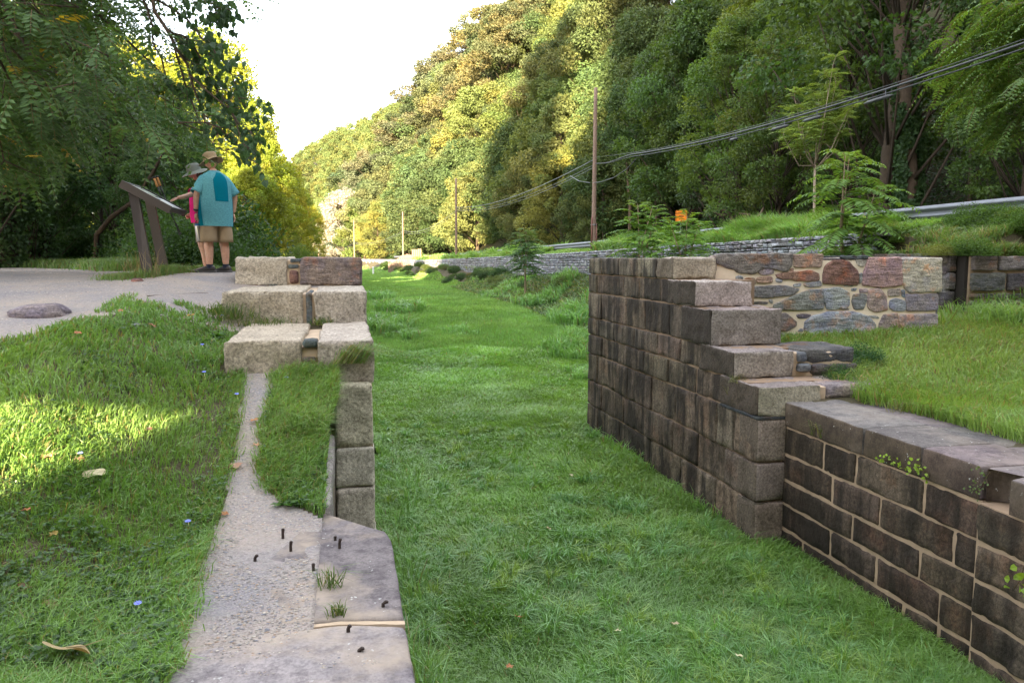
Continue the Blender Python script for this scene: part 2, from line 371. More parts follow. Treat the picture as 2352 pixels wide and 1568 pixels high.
M['field'] = field_mat(); M['mortar_cream'] = plain("cream_mortar", (.78, .65, .50), .95, var=.18, scale=11, bmp=.5)
M['drywall'] = stone_mat("dry_stone", 14, 0, stain=.5, bmp=.6)
M['mortar'] = plain("mortar", (.46, .35, .245), .95, var=.3, scale=14, bmp=.5)
M['mortar_tan'] = plain("tan_mortar", (.36, .255, .17), .95, var=.45, scale=7, bmp=.5)
M['mortar_dark'] = plain("aged_mortar", (.25, .17, .11), .95, var=.35, scale=9, bmp=.5)
M['bark'] = plain("bark", (.10, .075, .055), .95, var=.45, scale=9, bmp=.9, usecol=True)
M['pale_bark'] = plain("pale_bark", (.26, .21, .16), .9, var=.3, scale=12, bmp=.5, usecol=True)
M['polewood'] = plain("weathered_pole_wood", (.20, .135, .105), .9, var=.35, scale=14, bmp=.6)
M['grass'] = foliage("grass", .38, ttint=(1.25, 1.3, .4), rough=.42, spec=.5)
M['leaf'] = foliage("leaf", .42)
M['hill_leaf'] = foliage("hill_leaf", .30, ttint=(1.35, 1.2, .6), rough=.6, spec=.2)
M['deadleaf'] = foliage("dead_leaf", .2, ttint=(1.2, .9, .5))
M['galv'] = plain("galvanised_steel", (.17, .18, .20), .6, .5, .3, 6)
M['iron'] = plain("rusty_iron", (.045, .03, .025), .8, .3, .4, 60, .6)
M['cable'] = plain("cable", (.035, .035, .04), .5, 0, .1, 5)
M['bronze'] = plain("brown_painted_metal", (.042, .034, .034), .45, .1, .12, 6)
# ================================================================== ground
def cx(Y):                           # how far the canal, wall and road bend to the left further on
    return np.interp(Y, [-60, 40, 85, 137, 200, 300, 450, 700, 1000], [0, 0, .6, 2.6, 9, 27, 70, 170, 320])*-1
def bedZ(X, Y): return .95*sstep(Y, 13, 38)+.02*fbm(X*.5, Y*.5, 0, 3, 2)
HR = ([-10, 4.6, 5.3, 6.2, 7.2, 8.0, 9.0, 10.4, 11.4, 13, 60], [1.6, 1.6, 1.48, 1.22, .95, .88, .76, .5, .3, .2, .3])
HL = ([-10, 2, 4, 5.2, 6.4, 8, 10, 12, 14, 20, 60, 400], [1.5, 1.48, 1.24, 1.0, .78, .56, .32, .22, .22, .28, .35, .6])
def leftZ(X, Y):
    k = sstep(-X, .9, 2.2)
    h = np.interp(Y, *HR)*(1-k)+np.interp(Y, *HL)*k
    h = h-.10*sstep(-X, 2.5, 5)*sstep(-Y, -7, -2)
    return EYE-h+.02*fbm(X*.9, Y*.9, 0, 3, 4)*sstep(-X, .9, 1.6)
def terrZ(X, Y): return 1.62+.36*sstep(Y, 7.2, 10.2)+.055*np.maximum(0, X-5.4)+.02*fbm(X*.8, Y*.8, 0, 3, 6)
def roadZ(Y): return np.interp(Y, [-60, 15, 22, 40, 60, 100, 1000], [4.2, 3.82, 3.74, 3.52, 3.34, 2.98, 2.9])
def groundZ(X, Y):
    X = np.asarray(X, float); Y = np.asarray(Y, float); c = cx(Y); x = X-c
    b = bedZ(X, Y)
    # left
    kl = np.where(Y < 12.6, (x < -.15)*1.0, 1-sstep(x, -1.4, .7))
    z = b*(1-kl)+leftZ(x, Y)*kl
    # right, lock stretch
    wall = np.where(Y < 11.95, 1e9, 10.65+.6*sstep(Y, 12.5, 15))
    up = roadZ(Y)-.20
    up = np.where(Y < 14.5, np.minimum(up, 3.3+.2*(Y-12)), up)
    hi = up+(roadZ(Y)-up)*sstep(x, 10.4, 12.4)
    kt = np.where(Y < 13.6, (x > 5.05)*1.0, 0.0)
    t = terrZ(x, Y)
    tt = np.where(Y < 11.6, t+(roadZ(Y)-t)*sstep(x, 13.0, 16), t)
    z = np.where(kt > 0, tt, z)
    # beyond the lock: slope of rubble and weeds up to the dry wall
    ks = sstep(x, 8.4+.5*np.sin(Y*.21)+.3*np.sin(Y*.53), 10.9)*(Y >= 13.6)
    z = z+ks*(1.25-.2*np.sin(Y*.3))*(1-kt)
    z = np.where((x > wall) & (Y >= 11.95), hi, z)
    # hill
    d = x-18.5-1.2*np.sin(Y*.05)
    Hm = 79+10*fbm(Y*.006, 3.3, 0, 2, 8)
    dd = np.maximum(d, 0); dd = dd-9*(1-np.exp(-dd/9))
    hh = np.minimum(Hm*(1-np.exp(-dd*1.62/Hm))*1.12, Hm)
    hh = hh+sstep(d, 2, 25)*(4*fbm(X*.03, Y*.03, 0, 3, 9))
    z = z+np.where(d > 0, hh, 0)
    return z
VERGE = [(-60, 20), (-12, 24.5), (-9, 26), (-6.6, 23), (-4.8, 17.5), (-3.2, 14.2), (-1.2, 12.9)]
SY = [2.2, 3.0, 3.8, 4.6, 5.0, 5.2, 5.6, 6.2, 7.0, 7.4]; SC = [-.25, -.28, -.32, -.42, -.62, -.69, -.72, -.735, -.76, -.80]; SH = [.5, .42, .43, .38, .2, .13, .085, .105, .13, .2]
def path_mask(X, Y):
    """gravel of the towpath, the worn strip down the bank, and grit on the slabs"""
    vx = [p[0] for p in VERGE]; vy = [p[1] for p in VERGE]
    far = np.interp(X, vx, vy)+.35*fbm(X*1.2, Y*1.2, 0, 3, 21)
    near = np.interp(X, [-12, -4.4, -3.3, -2.75, -2.45, -2.0, -1.55, -1.15, -.9, 0], [3.0, 5.5, 6.3, 7.1, 7.7, 8.35, 8.6, 8.75, 9.0, 9.3])+.22*fbm(X*2.5, Y*2.5, 0, 3, 22)
    m = (Y > near) & (Y < far) & (X < .2) & (X > -60)
    # worn strip: centre line and half width against Y
    c = np.interp(Y, SY, SC)+.04*fbm(Y*2, 1.1, 0, 2, 23)
    hw = np.interp(Y, SY, SH)+.045*fbm(X*6, Y*6, 0, 2, 24)
    m = m | ((np.abs(X-c) < hw) & (Y < 7.4) & (Y > 1))
    return m
def grid(xs, ys, cats, zoff=0.0):
    X, Y = np.meshgrid(xs, ys, indexing='ij'); Z = groundZ(X, Y)+zoff
    V = np.stack([X, Y, Z], -1).reshape(-1, 3); nx, ny = X.shape
    i, j = np.meshgrid(np.arange(nx-1), np.arange(ny-1), indexing='ij'); i = i.ravel(); j = j.ravel()
    Q = np.stack([i*ny+j, (i+1)*ny+j, (i+1)*ny+j+1, i*ny+j+1], 1); cen = V[Q].mean(1)
    return V, Q, cen
def spaced(a):
    o = []
    for (x0, x1, d) in a: o += list(np.arange(x0, x1-1e-6, d))
    o.append(a[-1][1]); return np.array(o)
xs = spaced([(-400, -60, 20), (-60, -16, 3), (-16, -5, .5), (-5, -2, .08), (-2, .3, .03), (.3, 5.0, .25), (5.0, 5.15, .05), (5.15, 10.2, .25), (10.2, 13, .12), (13, 20, .5), (20, 60, 2.5), (60, 160, 6), (160, 500, 30)])
ys = spaced([(-200, -20, 15), (-20, -2, 1.5), (-2, 1, .3), (1, 2, .1), (2, 9.6, .035), (9.6, 17, .14), (17, 40, .5), (40, 120, 1.6), (120, 400, 5), (400, 1100, 20)])
V, Q, cen = grid(xs, ys, None)
cX, cY = cen[:, 0], cen[:, 1]; xr = cX-cx(cY)
pm = path_mask(cX, cY)
zmx = V[Q][:, :, 2].max(1)-V[Q][:, :, 2].min(1)
cat_ = np.full(len(Q), 3)                                  # ground
cat_[(xr > -.2) & (xr < 9.2) & (cY > -400) & ((cY > 13.5) | (xr < 5.1))] = 0   # canal bed
cat_[pm] = 1
cat_[(xr > 13.0) & (xr < 17.6) & (cY > 11.6)] = 2
cat_[(xr > 18.6)] = 4
for k, (nm, mt) in enumerate([("canal_bed", 'bedsoil'), ("towpath", 'gravel'), ("road", 'asphalt'), ("ground", 'soil'), ("hillside", 'litter')]):
    q = Q[cat_ == k]; used, inv = np.unique(q, return_inverse=True)
    mb = MB(); mb.add(V[used], inv.reshape(-1, 4)); ob = mb.build(nm, M[mt], smooth=(k != 0)); ob['kind'] = 'structure'
# ================================================================== lock masonry
def tint(c, v=.12):
    c = np.array(c, float); return tuple(np.clip(c*(1+v*random.uniform(-1, 1))*(1+.05*np.array([random.uniform(-1, 1) for _ in range(3)])), .01, .9))
GR = (.33, .285, .235); GRP = (.36, .305, .265); DK = (.15, .118, .088); BR = (.085, .063, .047)
XL, XP, XR_ = .245, 4.44, 4.78          # left face, right pier face, right recess face
Zc = EYE-1.6                             # coping level
def course_blocks(y0, y1, joints): return list(zip([y0]+joints, joints+[y1]))

# ---- right stepped pier ------------------------------------------------------
pier = thing('stepped_lock_wall', 'tall dark stone lock wall stepping down toward the camera on the right side of the grassy canal', 'stone wall', (XP+.6, 11, 0))
def Yat(u, X=XP, v=800): return PX(u, v, X)[1]
yS = [Yat(1547, v=615), Yat(1598, v=670), Yat(1635, v=750), Yat(1687, v=840), Yat(1742, v=930)]   # fronts of the five steps
y_end = Yat(1350, v=800)
hs = [0, .30, .64, 1.10, 1.42, 1.77, 2.28, 2.73, 3.45]
# joints along the face (view u) for each course, far to near
J = [[1362, 1382, 1421, 1463], [1370, 1430, 1466, 1514, 1547], [1380, 1436, 1480, 1535, 1590], [1370, 1410, 1456, 1508, 1560, 1612],
     [1381, 1432, 1478, 1532, 1595], [1370, 1400, 1440, 1494, 1548, 1596, 1645, 1684], [1380, 1430, 1482, 1543, 1600, 1662], [1372, 1420, 1490, 1560, 1640, 1700]]
fronts = [yS[0], yS[1], yS[2], yS[3], yS[4], yS[4], yS[4], yS[4]]
ms = MB(); core = MB()
for k in range(8):
    z1, z0 = EYE-hs[k], EYE-hs[k+1]; yf = fronts[k]; zc = (z0+z1)/2
    vmid = lambda u: 592+(EYE-zc)*1840/(1840*XP/(u-795))
    js = [Yat(u, v=vmid(u)) for u in J[k]]; js = [y for y in js if yf+.25 < y < y_end-.1]
    ys_ = [y_end]+js+[yf+.62 if k < 5 else yf]
    ys_ = sorted(set([round(float(y), 3) for y in ys_ if y >= (yf+.62 if k < 5 else yf)]), reverse=True)
    if k >= 5: pass
    for a, b in zip(ys_[:-1], ys_[1:]):
        far = a > y_end-.35
        dep = .55
        dx = 0.0 if a > y_end-.4 or k < 1 else .025*random.random()
        if k >= 5 and b < yf+.01: dx = 0
        stone(ms, (XP+dx, b+.010, z0+.010), (XP+dep, a-.010, z1-.010), .012, .013, .05, tint(DK if k else (.19, .155, .12), .30), random.random()*99, warp=.006)
    box(core, (XP+.035, (yf+.3 if k < 5 else yf+.045), z0), (XP+1.0, y_end-.03, z1 if k else z1-.035))
ms.build('ashlar_face', M['dark_granite'], pier, True)
core.build('mortar_core', M['mortar_dark'], pier)
# step stones, each a block of its own
sw = [(.0, .62), (.0, .80), (.0, .95), (.0, .78), (.0, .78)]
for k in range(5):
    z1, z0 = EYE-hs[k], EYE-hs[k+1]; yf = yS[k]
    m_ = MB()
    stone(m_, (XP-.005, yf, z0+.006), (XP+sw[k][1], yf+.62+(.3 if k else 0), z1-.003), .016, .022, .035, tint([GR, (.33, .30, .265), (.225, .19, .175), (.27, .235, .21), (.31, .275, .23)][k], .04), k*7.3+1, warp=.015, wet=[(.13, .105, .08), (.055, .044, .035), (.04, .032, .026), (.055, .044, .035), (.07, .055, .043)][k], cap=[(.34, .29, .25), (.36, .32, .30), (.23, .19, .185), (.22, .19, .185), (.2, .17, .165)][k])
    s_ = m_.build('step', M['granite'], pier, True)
# dark stains on the water face of the step stones
m_ = MB()
for k in range(3):
    z1, z0 = EYE-hs[5+k], EYE-hs[6+k]
# end column below the lowest step: facing the camera
for k in range(5, 8):
    z1, z0 = EYE-hs[k], EYE-hs[k+1]
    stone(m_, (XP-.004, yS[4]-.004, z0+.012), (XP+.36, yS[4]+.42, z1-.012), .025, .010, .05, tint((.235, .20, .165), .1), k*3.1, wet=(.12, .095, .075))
m_.build('quoin', M['granite'], pier, True)
m_ = MB(); stone(m_, (XP-.012, yS[4]-.012, EYE-hs[5]-.022), (XP+.35, yS[4]+.9, EYE-hs[5]+.012), .008, .006, .05, (.05, .055, .055), 3, coarse=12)
m_.build('slate_course', M['field'], pier, True)
m_ = MB()
cols = [(.26, .22, .18), (.12, .11, .10), (.22, .19, .16)]
# backing of the low steps
ya = yS[3]
stone(m_, (XP+.86, ya+.05, EYE-1.27), (XP+1.62, ya+.8, EYE-1.08), .05, .02, .05, (.11, .105, .10), 5, warp=.03)
stone(m_, (XP+1.02, ya+.02, EYE-1.42), (XP+1.66, ya+.8, EYE-1.28), .04, .02, .05, (.13, .115, .105), 6, warp=.03)
stone(m_, (XP+.84, ya-.02, EYE-1.36), (XP+1.0, ya+.3, EYE-1.26), .03, .01, .04, (.17, .18, .19), 8)
stone(m_, (XP+.84, ya+.0, EYE-1.24), (XP+.95, ya+.3, EYE-1.12), .03, .01, .04, (.14, .15, .16), 9)
stone(m_, (XP+.83, yS[4]+.04, EYE-1.60), (XP+1.75, yS[4]+.75, EYE-1.43), .05, .02, .05, (.24, .20, .175), 7, warp=.03)
m_.build('backing_stone', M['field'], pier, True)
m_ = MB()
stone(m_, (XP+.76, ya+.06, EYE-1.44), (XP+1.60, ya+.9, EYE-1.13), .03, .012, .06, (1, 1, 1), 2)
stone(m_, (XP+.74, yS[4]+.05, EYE-1.62), (XP+.86, yS[4]+.7, EYE-1.452), .01, .006, .05, (1, 1, 1), 4)
m_.build('mortar_fill', M['mortar'], pier, True)

# ---- rubble wing wall ---------------------------------------------------------
yW = yS[0]+.06
A0 = PY(1560, 600, yW); xw1 = PY(2160, 690, yW)[0]
wing = thing('rubble_wing_wall', 'wall of coloured rubble stones set in pale mortar running right from the top step', 'stone wall', ((XP+xw1)/2, yW+.4, 1.9))
mb = MB(); stone(mb, (XP+.30, yW+.003, 1.4), (xw1-.06, yW+.9, EYE-.03), .02, .008, .06, (1, 1, 1), 77)
mb.build('mortar', M['mortar_cream'], wing, True)
def wp(x, y):                        # a point of the close view of this wall
    u = (2150+x/1.568)*.6125; v = (900+y/1.568)*.6125
    p = PY(u, v, yW); return (p[0], p[2])
tan_, red_, grn, blu, gry, brn, pnk = (.36, .30, .225), (.30, .165, .11), (.15, .155, .135), (.20, .215, .225), (.22, .21, .20), (.15, .105, .085), (.26, .19, .19)
ST = [
 ([(850, 82), (1285, 80), (1280, 150), (1245, 190), (1120, 160), (1065, 200), (990, 195), (900, 160), (848, 140)], (.15, .135, .12), .05),
 ([(1298, 84), (1470, 84), (1455, 160), (1300, 160)], (.24, .16, .125), .04),
 ([(1475, 92), (1570, 92), (1568, 100), (1478, 102)], (.07, .08, .085), .03), ([(1580, 92), (1732, 94), (1728, 112), (1582, 110)], (.07, .08, .085), .035),
 ([(1483, 150), (1530, 120), (1620, 125), (1668, 180), (1672, 262), (1560, 262), (1470, 255), (1468, 205)], (.17, .085, .06), .055),
 ([(1738, 106), (1925, 104), (1935, 265), (1800, 280), (1702, 262), (1712, 180)], (.30, .19, .155), .05),
 ([(1930, 112), (2163, 108), (2158, 300), (1980, 308), (1948, 280), (1932, 200)], (.35, .30, .22), .055),
 ([(1095, 175), (1130, 164), (1180, 172), (1175, 200), (1110, 208), (1085, 196)], pnk, .03),
 ([(1190, 205), (1260, 186), (1400, 180), (1445, 200), (1440, 240), (1330, 240), (1210, 228)], (.25, .135, .085), .035),
 ([(1085, 218), (1170, 212), (1172, 250), (1090, 255), (1075, 238)], (.26, .15, .10), .03),
 ([(1355, 252), (1450, 240), (1462, 268), (1400, 280), (1360, 274)], gry, .025),
 ([(955, 215), (998, 210), (1000, 262), (958, 262)], blu, .03), ([(1008, 222), (1068, 220), (1070, 262), (1010, 264)], (.22, .15, .11), .03),
 ([(1015, 280), (1100, 272), (1250, 266), (1325, 288), (1300, 320), (1150, 340), (1040, 336), (1012, 310)], (.15, .14, .135), .035),
 ([(952, 290), (1005, 288), (1003, 340), (955, 342)], blu, .03),
 ([(1380, 292), (1468, 290), (1470, 405), (1300, 412), (1180, 408), (1185, 378), (1290, 330)], (.17, .175, .155), .045),
 ([(1475, 286), (1570, 278), (1620, 310), (1622, 380), (1600, 405), (1490, 408), (1472, 350)], (.25, .27, .26), .045),
 ([(1645, 318), (1722, 320), (1725, 350), (1705, 408), (1650, 405), (1638, 360)], (.18, .19, .165), .035),
 ([(1740, 290), (1800, 284), (1842, 330), (1845, 410), (1780, 425), (1728, 400), (1732, 340)], (.28, .20, .175), .035),
 ([(1850, 290), (1922, 284), (1925, 325), (1850, 334)], (.27, .22, .185), .03),
 ([(1862, 350), (1900, 342), (1952, 360), (1950, 415), (1880, 418), (1856, 395)], blu, .035),
 ([(1955, 320), (2140, 316), (2138, 412), (1960, 418)], (.19, .165, .15), .045),
 ([(1182, 440), (1250, 428), (1312, 480), (1310, 505), (1250, 534), (1170, 535), (1168, 480)], (.17, .145, .125), .04),
 ([(1310, 440), (1370, 430), (1402, 440), (1380, 458), (1320, 460)], (.12, .10, .12), .02),
 ([(1400, 450), (1500, 424), (1640, 420), (1730, 450), (1775, 500), (1765, 560), (1600, 566), (1420, 566), (1362, 530), (1368, 480)], (.23, .25, .265), .06),
 ([(1735, 445), (1790, 445), (1800, 460), (1760, 462)], gry, .02),
 ([(1820, 440), (1905, 430), (1912, 565), (1790, 568), (1795, 500)], (.22, .165, .14), .04),
 ([(1918, 440), (2138, 434), (2130, 568), (1925, 570), (1912, 500)], (.23, .20, .18), .055),
 ([(1200, 545), (1340, 548), (1350, 590), (1230, 600)], (.2, .195, .185), .04), ([(1640, 585), (1790, 575), (1900, 580), (1890, 630), (1660, 630)], (.22, .22, .215), .05),
 ([(1935, 580), (2130, 575), (2150, 640), (1960, 640)], (.21, .21, .20), .07), ([(1910, 580), (1935, 582), (1938, 630), (1908, 628)], (.3, .3, .3), .03),
 ([(1420, 580), (1600, 578), (1620, 600), (1450, 606)], (.09, .10, .10), .02), ([(1168, 555), (1192, 560), (1190, 600), (1150, 600)], (.28, .15, .09), .02),
 ([(1020, 362), (1145, 360), (1140, 378), (1030, 376)], (.12, .11, .1), .02), ([(1148, 350), (1172, 350), (1170, 372), (1158, 370)], blu, .02),
 ([(1190, 225), (1232, 232), (1225, 252), (1192, 250)], (.25, .25, .26), .02), ([(1590, 268), (1650, 262), (1640, 274), (1600, 276)], gry, .015),
 ([(1680, 200), (1698, 190), (1700, 240), (1682, 262)], gry, .02), ([(1655, 112), (1728, 118), (1705, 160), (1670, 150)], (.26, .24, .2), .02),
 ([(1630, 280), (1665, 282), (1660, 300), (1635, 300)], blu, .02), ([(1680, 285), (1732, 285), (1730, 310), (1685, 312)], pnk, .025),
 ([(945, 350), (1010, 350), (1000, 358), (950, 360)], (.08, .09, .09), .015), ([(1595, 400), (1625, 402), (1620, 412), (1600, 412)], blu, .015),
 ([(1926, 292), (1950, 290), (1950, 340), (1930, 330)], (.14, .17, .2), .02), ([(1275, 170), (1295, 165), (1298, 185), (1278, 186)], (.3, .15, .1), .015),
 ([(815, 95), (842, 92), (845, 180), (805, 200)], (.28, .24, .2), .02),
 ([(1290, 262), (1340, 250), (1335, 275), (1300, 276)], blu, .02), ([(1330, 520), (1355, 525), (1350, 540), (1320, 538)], blu, .02)]
mb = MB()
for k, (poly, c, bl) in enumerate(ST):
    P = np.array([wp(*p) for p in poly]); P = P[::-1]
    rubble(mb, P*1.0, (0, yW+.005, 0), np.array([1., 0, 0]), np.array([0, 0, 1.]), np.array([0, -1., 0]), bl*.62, tuple(np.clip((np.array(tint(c, .06))*.78+.22*np.mean(c))*1.62, 0, .9)), k*1.37, grow=1.055)
mb.build('rubble_stones', M['field'], wing, True)
m_ = MB()                                                    # quoins at the free end and the cap stones
xq = xw1
for z0, z1, c, e in ((2.45, 3.2, (.33, .28, .21), .0),):
    pass
for (za, zb, c) in ((wp(0, 305)[1], wp(0, 110)[1], (.34, .29, .215)), (wp(0, 415)[1], wp(0, 320)[1], (.19, .165, .15)), (wp(0, 568)[1], wp(0, 432)[1], (.22, .19, .17)), (1.35, wp(0, 575)[1], (.2, .2, .19))):
    stone(m_, (xq-.45, yW+.03, za), (xq+.03*random.random(), yW+.88, zb), .04, .015, .07, tint(c, .05), za*9)
xx = XP+.62
while xx < xw1-.3:
    w_ = random.uniform(.5, 1.0); x2 = min(xx+w_, xw1-.02)
    stone(m_, (xx+.02, yW+.02, EYE-.12), (x2, yW+.9, EYE-.004+random.uniform(-.012, .01)), .03, .016, .07, tint((.25, .215, .19), .2), xx*5); xx = x2
m_.build('cap_stone', M['field'], wing, True)

# ---- lower chamber wall with the gate recess ----------------------------------
lowr = thing('gate_recess_wall', 'low dark sandstone wall with pale mortar joints below the wide grey coping on the right', 'stone wall', (XR_+.6, 6.5, 0))
y_q = PX(2255, 1118, XR_)[1]
hr = [1.6, 1.88, 2.19, 2.49, 2.76, 3.05, 3.45]
y_far = yS[4]+.42
JR = [[1985, 2120], [1890, 1965, 2120], [1910, 2020, 2190], [1955, 2110], [1905, 2010, 2155], [1840, 2070, 2150]]
ms = MB()
for k in range(6):
    z1, z0 = EYE-hr[k], EYE-hr[k+1]
    js = [PX(u, 592+(EYE-(z0+z1)/2)*(u-795)/(XR_)*.99, XR_)[1] for u in JR[k]]
    yy = [y_far]+[y for y in js if y_q+.15 < y < y_far-.15]+[y_q]
    if k == 0: continue
    for a, b in zip(yy[:-1], yy[1:]):
        stone(ms, (XR_, b+.016, z0+.014), (XR_+.5, a-.016, z1-.014), .014, .013, .045, tint(BR, .4), random.random()*99, warp=.008)
# wall in front of the recess, with coarser blocks
for k in range(1, 6):
    z1, z0 = EYE-hr[k], EYE-hr[k+1]; y2 = y_q-.012; e = [0, .45, .7, .5, .8, .6][k]
    for a, b in ((y2, y2-1.1-e*.3), (y2-1.1-e*.3, y2-2.6), (y2-2.6, y2-3.9)):
        stone(ms, (XR_-.05, b+.015, z0+.014), (XR_+.5, a-.015, z1-.014), .015, .015, .045, tint((.115, .09, .068), .3), random.random()*99, coarse=9 if k > 2 else 5)
ms.build('ashlar_face', M['brownstone'], lowr, True)
mb = MB(); box(mb, (XR_+.013, y_q, 0-.2), (XR_+.9, y_far, EYE-hr[1]+.004)); box(mb, (XR_-.037, y_q-4.2, -.2), (XR_+.9, y_q-.02, EYE-hr[1]+.002))
mb.build('mortar_core', M['mortar_tan'], lowr)
# coping stones, the near one notched at the hollow quoin
yc = [y_far, *[PX(u, 592+1.6*(u-795)/XR_*.99, XR_)[1] for u in (1985, 2120)], y_q+.0]
cw = [1.02, .98, 1.05]
for k in range(3):
    m_ = MB()
    stone(m_, (XR_-.012, yc[k+1]+.007, EYE-hr[1]+.01), (XR_+.70, yc[k]-.007, Zc), .02, .010, .07, tint((.15, .128, .13), .08), 60+k, warp=.006, wet=tint((.085, .064, .047), .2))
    m_.build('coping_stone', M['coping'], lowr, True)
    m_ = MB()
    stone(m_, (XR_+.705, yc[k+1]+.01-.1, EYE-hr[1]+.01), (XR_+1.25, yc[k]-.01-.1, Zc-.012), .02, .012, .08, tint((.145, .125, .125), .12), 70+k, warp=.008)
    m_.build('coping_stone', M['coping'], lowr, True)
# near coping with a rounded quoin hollow
m_ = MB()
th = np.linspace(np.pi*.5, -np.pi*.35, 9)
hx, hy, hr_ = XR_+.02, y_q-.16, .17
out = [(XR_-.065, y_q-4.1), (XR_+1.3, y_q-4.1), (XR_+1.3, y_q-.02), (XR_+.06, y_q-.005)] + [(hx+hr_*math.cos(t)+.0, hy+hr_*math.sin(t)*.8) for t in th] + [(XR_-.065, y_q-.33)]
out = np.array(out); n_ = len(out); tz, bz = Zc-.008, EYE-hr[1]+.012
# ring-subdivide the top so that it can be slightly uneven
c_ = np.array((XR_+.65, y_q-2.0))
L_ = []
for f in (1, .995, .8, .6, .4, .2): 
    q = c_+(out-c_)*f; L_.append(np.column_stack([q, np.full(n_, tz-(.012 if f == 1 else 0))+.006*fbm(q[:, 0]*3, q[:, 1]*3, 0, 2)]))
Vv = np.vstack([np.column_stack([out, np.full(n_, bz)])]+L_+[np.array([[*c_, tz]])]); Qv = []; Tv = []
for i in range(len(L_)):
    for j in range(n_): Qv.append((i*n_+j, i*n_+(j+1) % n_, (i+1)*n_+(j+1) % n_, (i+1)*n_+j))
for j in range(n_): Tv.append((len(L_)*n_+j, len(L_)*n_+(j+1) % n_, (len(L_)+1)*n_))
Cc = np.tile(np.array((.15, .128, .13)), (len(Vv), 1)); Cc[:2*n_] = (.085, .064, .047); m_.add(Vv, Qv, Tv, Cc); m_.build('coping_stone', M['coping'], lowr)

# ---- left pier: three steps and a lower block ----------------------------------
lp = thing('stepped_lock_pier', 'light granite stepped lock pier beside the standing people, left of the grassy canal', 'stone wall', (-.6, 10, 0))
def zs(h): return EYE-h
yt0 = 10.95
f0 = PX(831, 625, XL-.02)[1]; f1 = PX(842, 700, XL)[1]; f2 = PX(855, 800, XL)[1]
f0 = 11.0; 
steps = [  # y front, y back, h top, h bottom, split x, x left
 (f0, f0+1.9, .0, .385, (-.86, -.70), PY(540, 620, f0)[0]),
 (9.0, 9.0+2.05, .375, .80, (-.40, -.26), PY(513, 700, 9.0)[0]),
 (7.05, 7.05+2.0, .72, 1.12, (-.36, -.22), PY(512, 800, 7.05)[0])]
cc = [((.37, .33, .27), (.235, .185, .155)), ((.36, .315, .25), (.37, .33, .28)), ((.36, .31, .245), (.37, .325, .28))]
XE = [PY(831, 620, f0)[0], PY(842, 700, 9.0)[0], PY(856, 800, 7.05)[0]]
for k, (ya_, yb_, ht, hb, (xa, xb), xl) in enumerate(steps):
    if k == 0: xa, xb = PY(658, 620, ya_)[0], PY(690, 620, ya_)[0]
    if k == 1: xa, xb = PY(697, 700, ya_)[0], PY(722, 700, ya_)[0]
    if k == 2: xa, xb = PY(690, 790, ya_)[0], PY(730, 790, ya_)[0]
    m_ = MB(); stone(m_, (xl, ya_, zs(hb)), (xa, yb_, zs(ht)), .015, .022, .03, cc[k][0], k*11+3, warp=.022); m_.build('step', M['granite'], lp, True)
    m_ = MB(); stone(m_, (xb, ya_-.01, zs(hb)+(.01 if k != 1 else .05)), (XE[k], yb_, zs(ht)-.004), .016, .022, .03, cc[k][1], k*17+5, warp=.022); m_.build('step', M['granite'] if k else M['field'], lp, True)
    mo = MB(); stone(mo, (xa-.05, ya_+.035, zs(hb)+.01), (xb+.05, yb_-.05, zs(ht)-(.07 if k == 2 else .03)), .01, .012, .04, (1, 1, 1), k+5)
    if k == 1: stone(mo, (xb, ya_+.02, zs(hb)), (XE[k]-.01, yb_-.05, zs(hb)+.055), .01, .005, .05, (1, 1, 1), 9)
    if k == 0: stone(mo, (xl+.05, ya_+.03, zs(hb)-.01), (XE[k]-.03, yb_-.05, zs(hb)+.05), .01, .01, .05, (1, 1, 1), 9)
    mo.build('mortar', M['mortar'], lp, True)
    sl = MB()
    if k == 0:
        stone(sl, (xa+.02, ya_+.005, zs(.145)), (xb-.02, ya_+.2, zs(.09)), .02, .008, .03, (.13, .15, .14), 3)
        stone(sl, (xa+.05, ya_-.005, zs(.06)), (xb+.06, ya_+.3, zs(.015)), .015, .008, .03, (.08, .095, .1), 4)
        stone(sl, (xa+.035, ya_-.0, zs(.35)), (xb-.03, ya_+.2, zs(.17)), .03, .012, .03, (.22, .12, .09), 5)
    if k == 1: stone(sl, (xa+.03, ya_-.0, zs(hb)), (xb-.03, ya_+.9, zs(ht)-.012), .015, .01, .03, (.11, .125, .125), 6)
    if k == 2:
        stone(sl, (xa+.02, ya_-.02, zs(ht)-.06), (xb-.0, ya_+.2, zs(ht)+.002), .02, .012, .03, (.085, .105, .10), 7)
        stone(sl, (xa+.01, ya_+.0, zs(ht)-.19), (xb-.02, ya_+.2, zs(ht)-.145), .015, .008, .03, (.2, .17, .14), 8)
    sl.build('chink_stone', M['field'], lp, True)
# thin slate bed under the top block
m_ = MB(); stone(m_, (steps[0][5]+.02, f0-.005, zs(.385)), (-.9, f0+.5, zs(.355)), .008, .006, .04, (.13, .135, .125), 2, coarse=12); m_.build('slate_course', M['field'], lp, True)
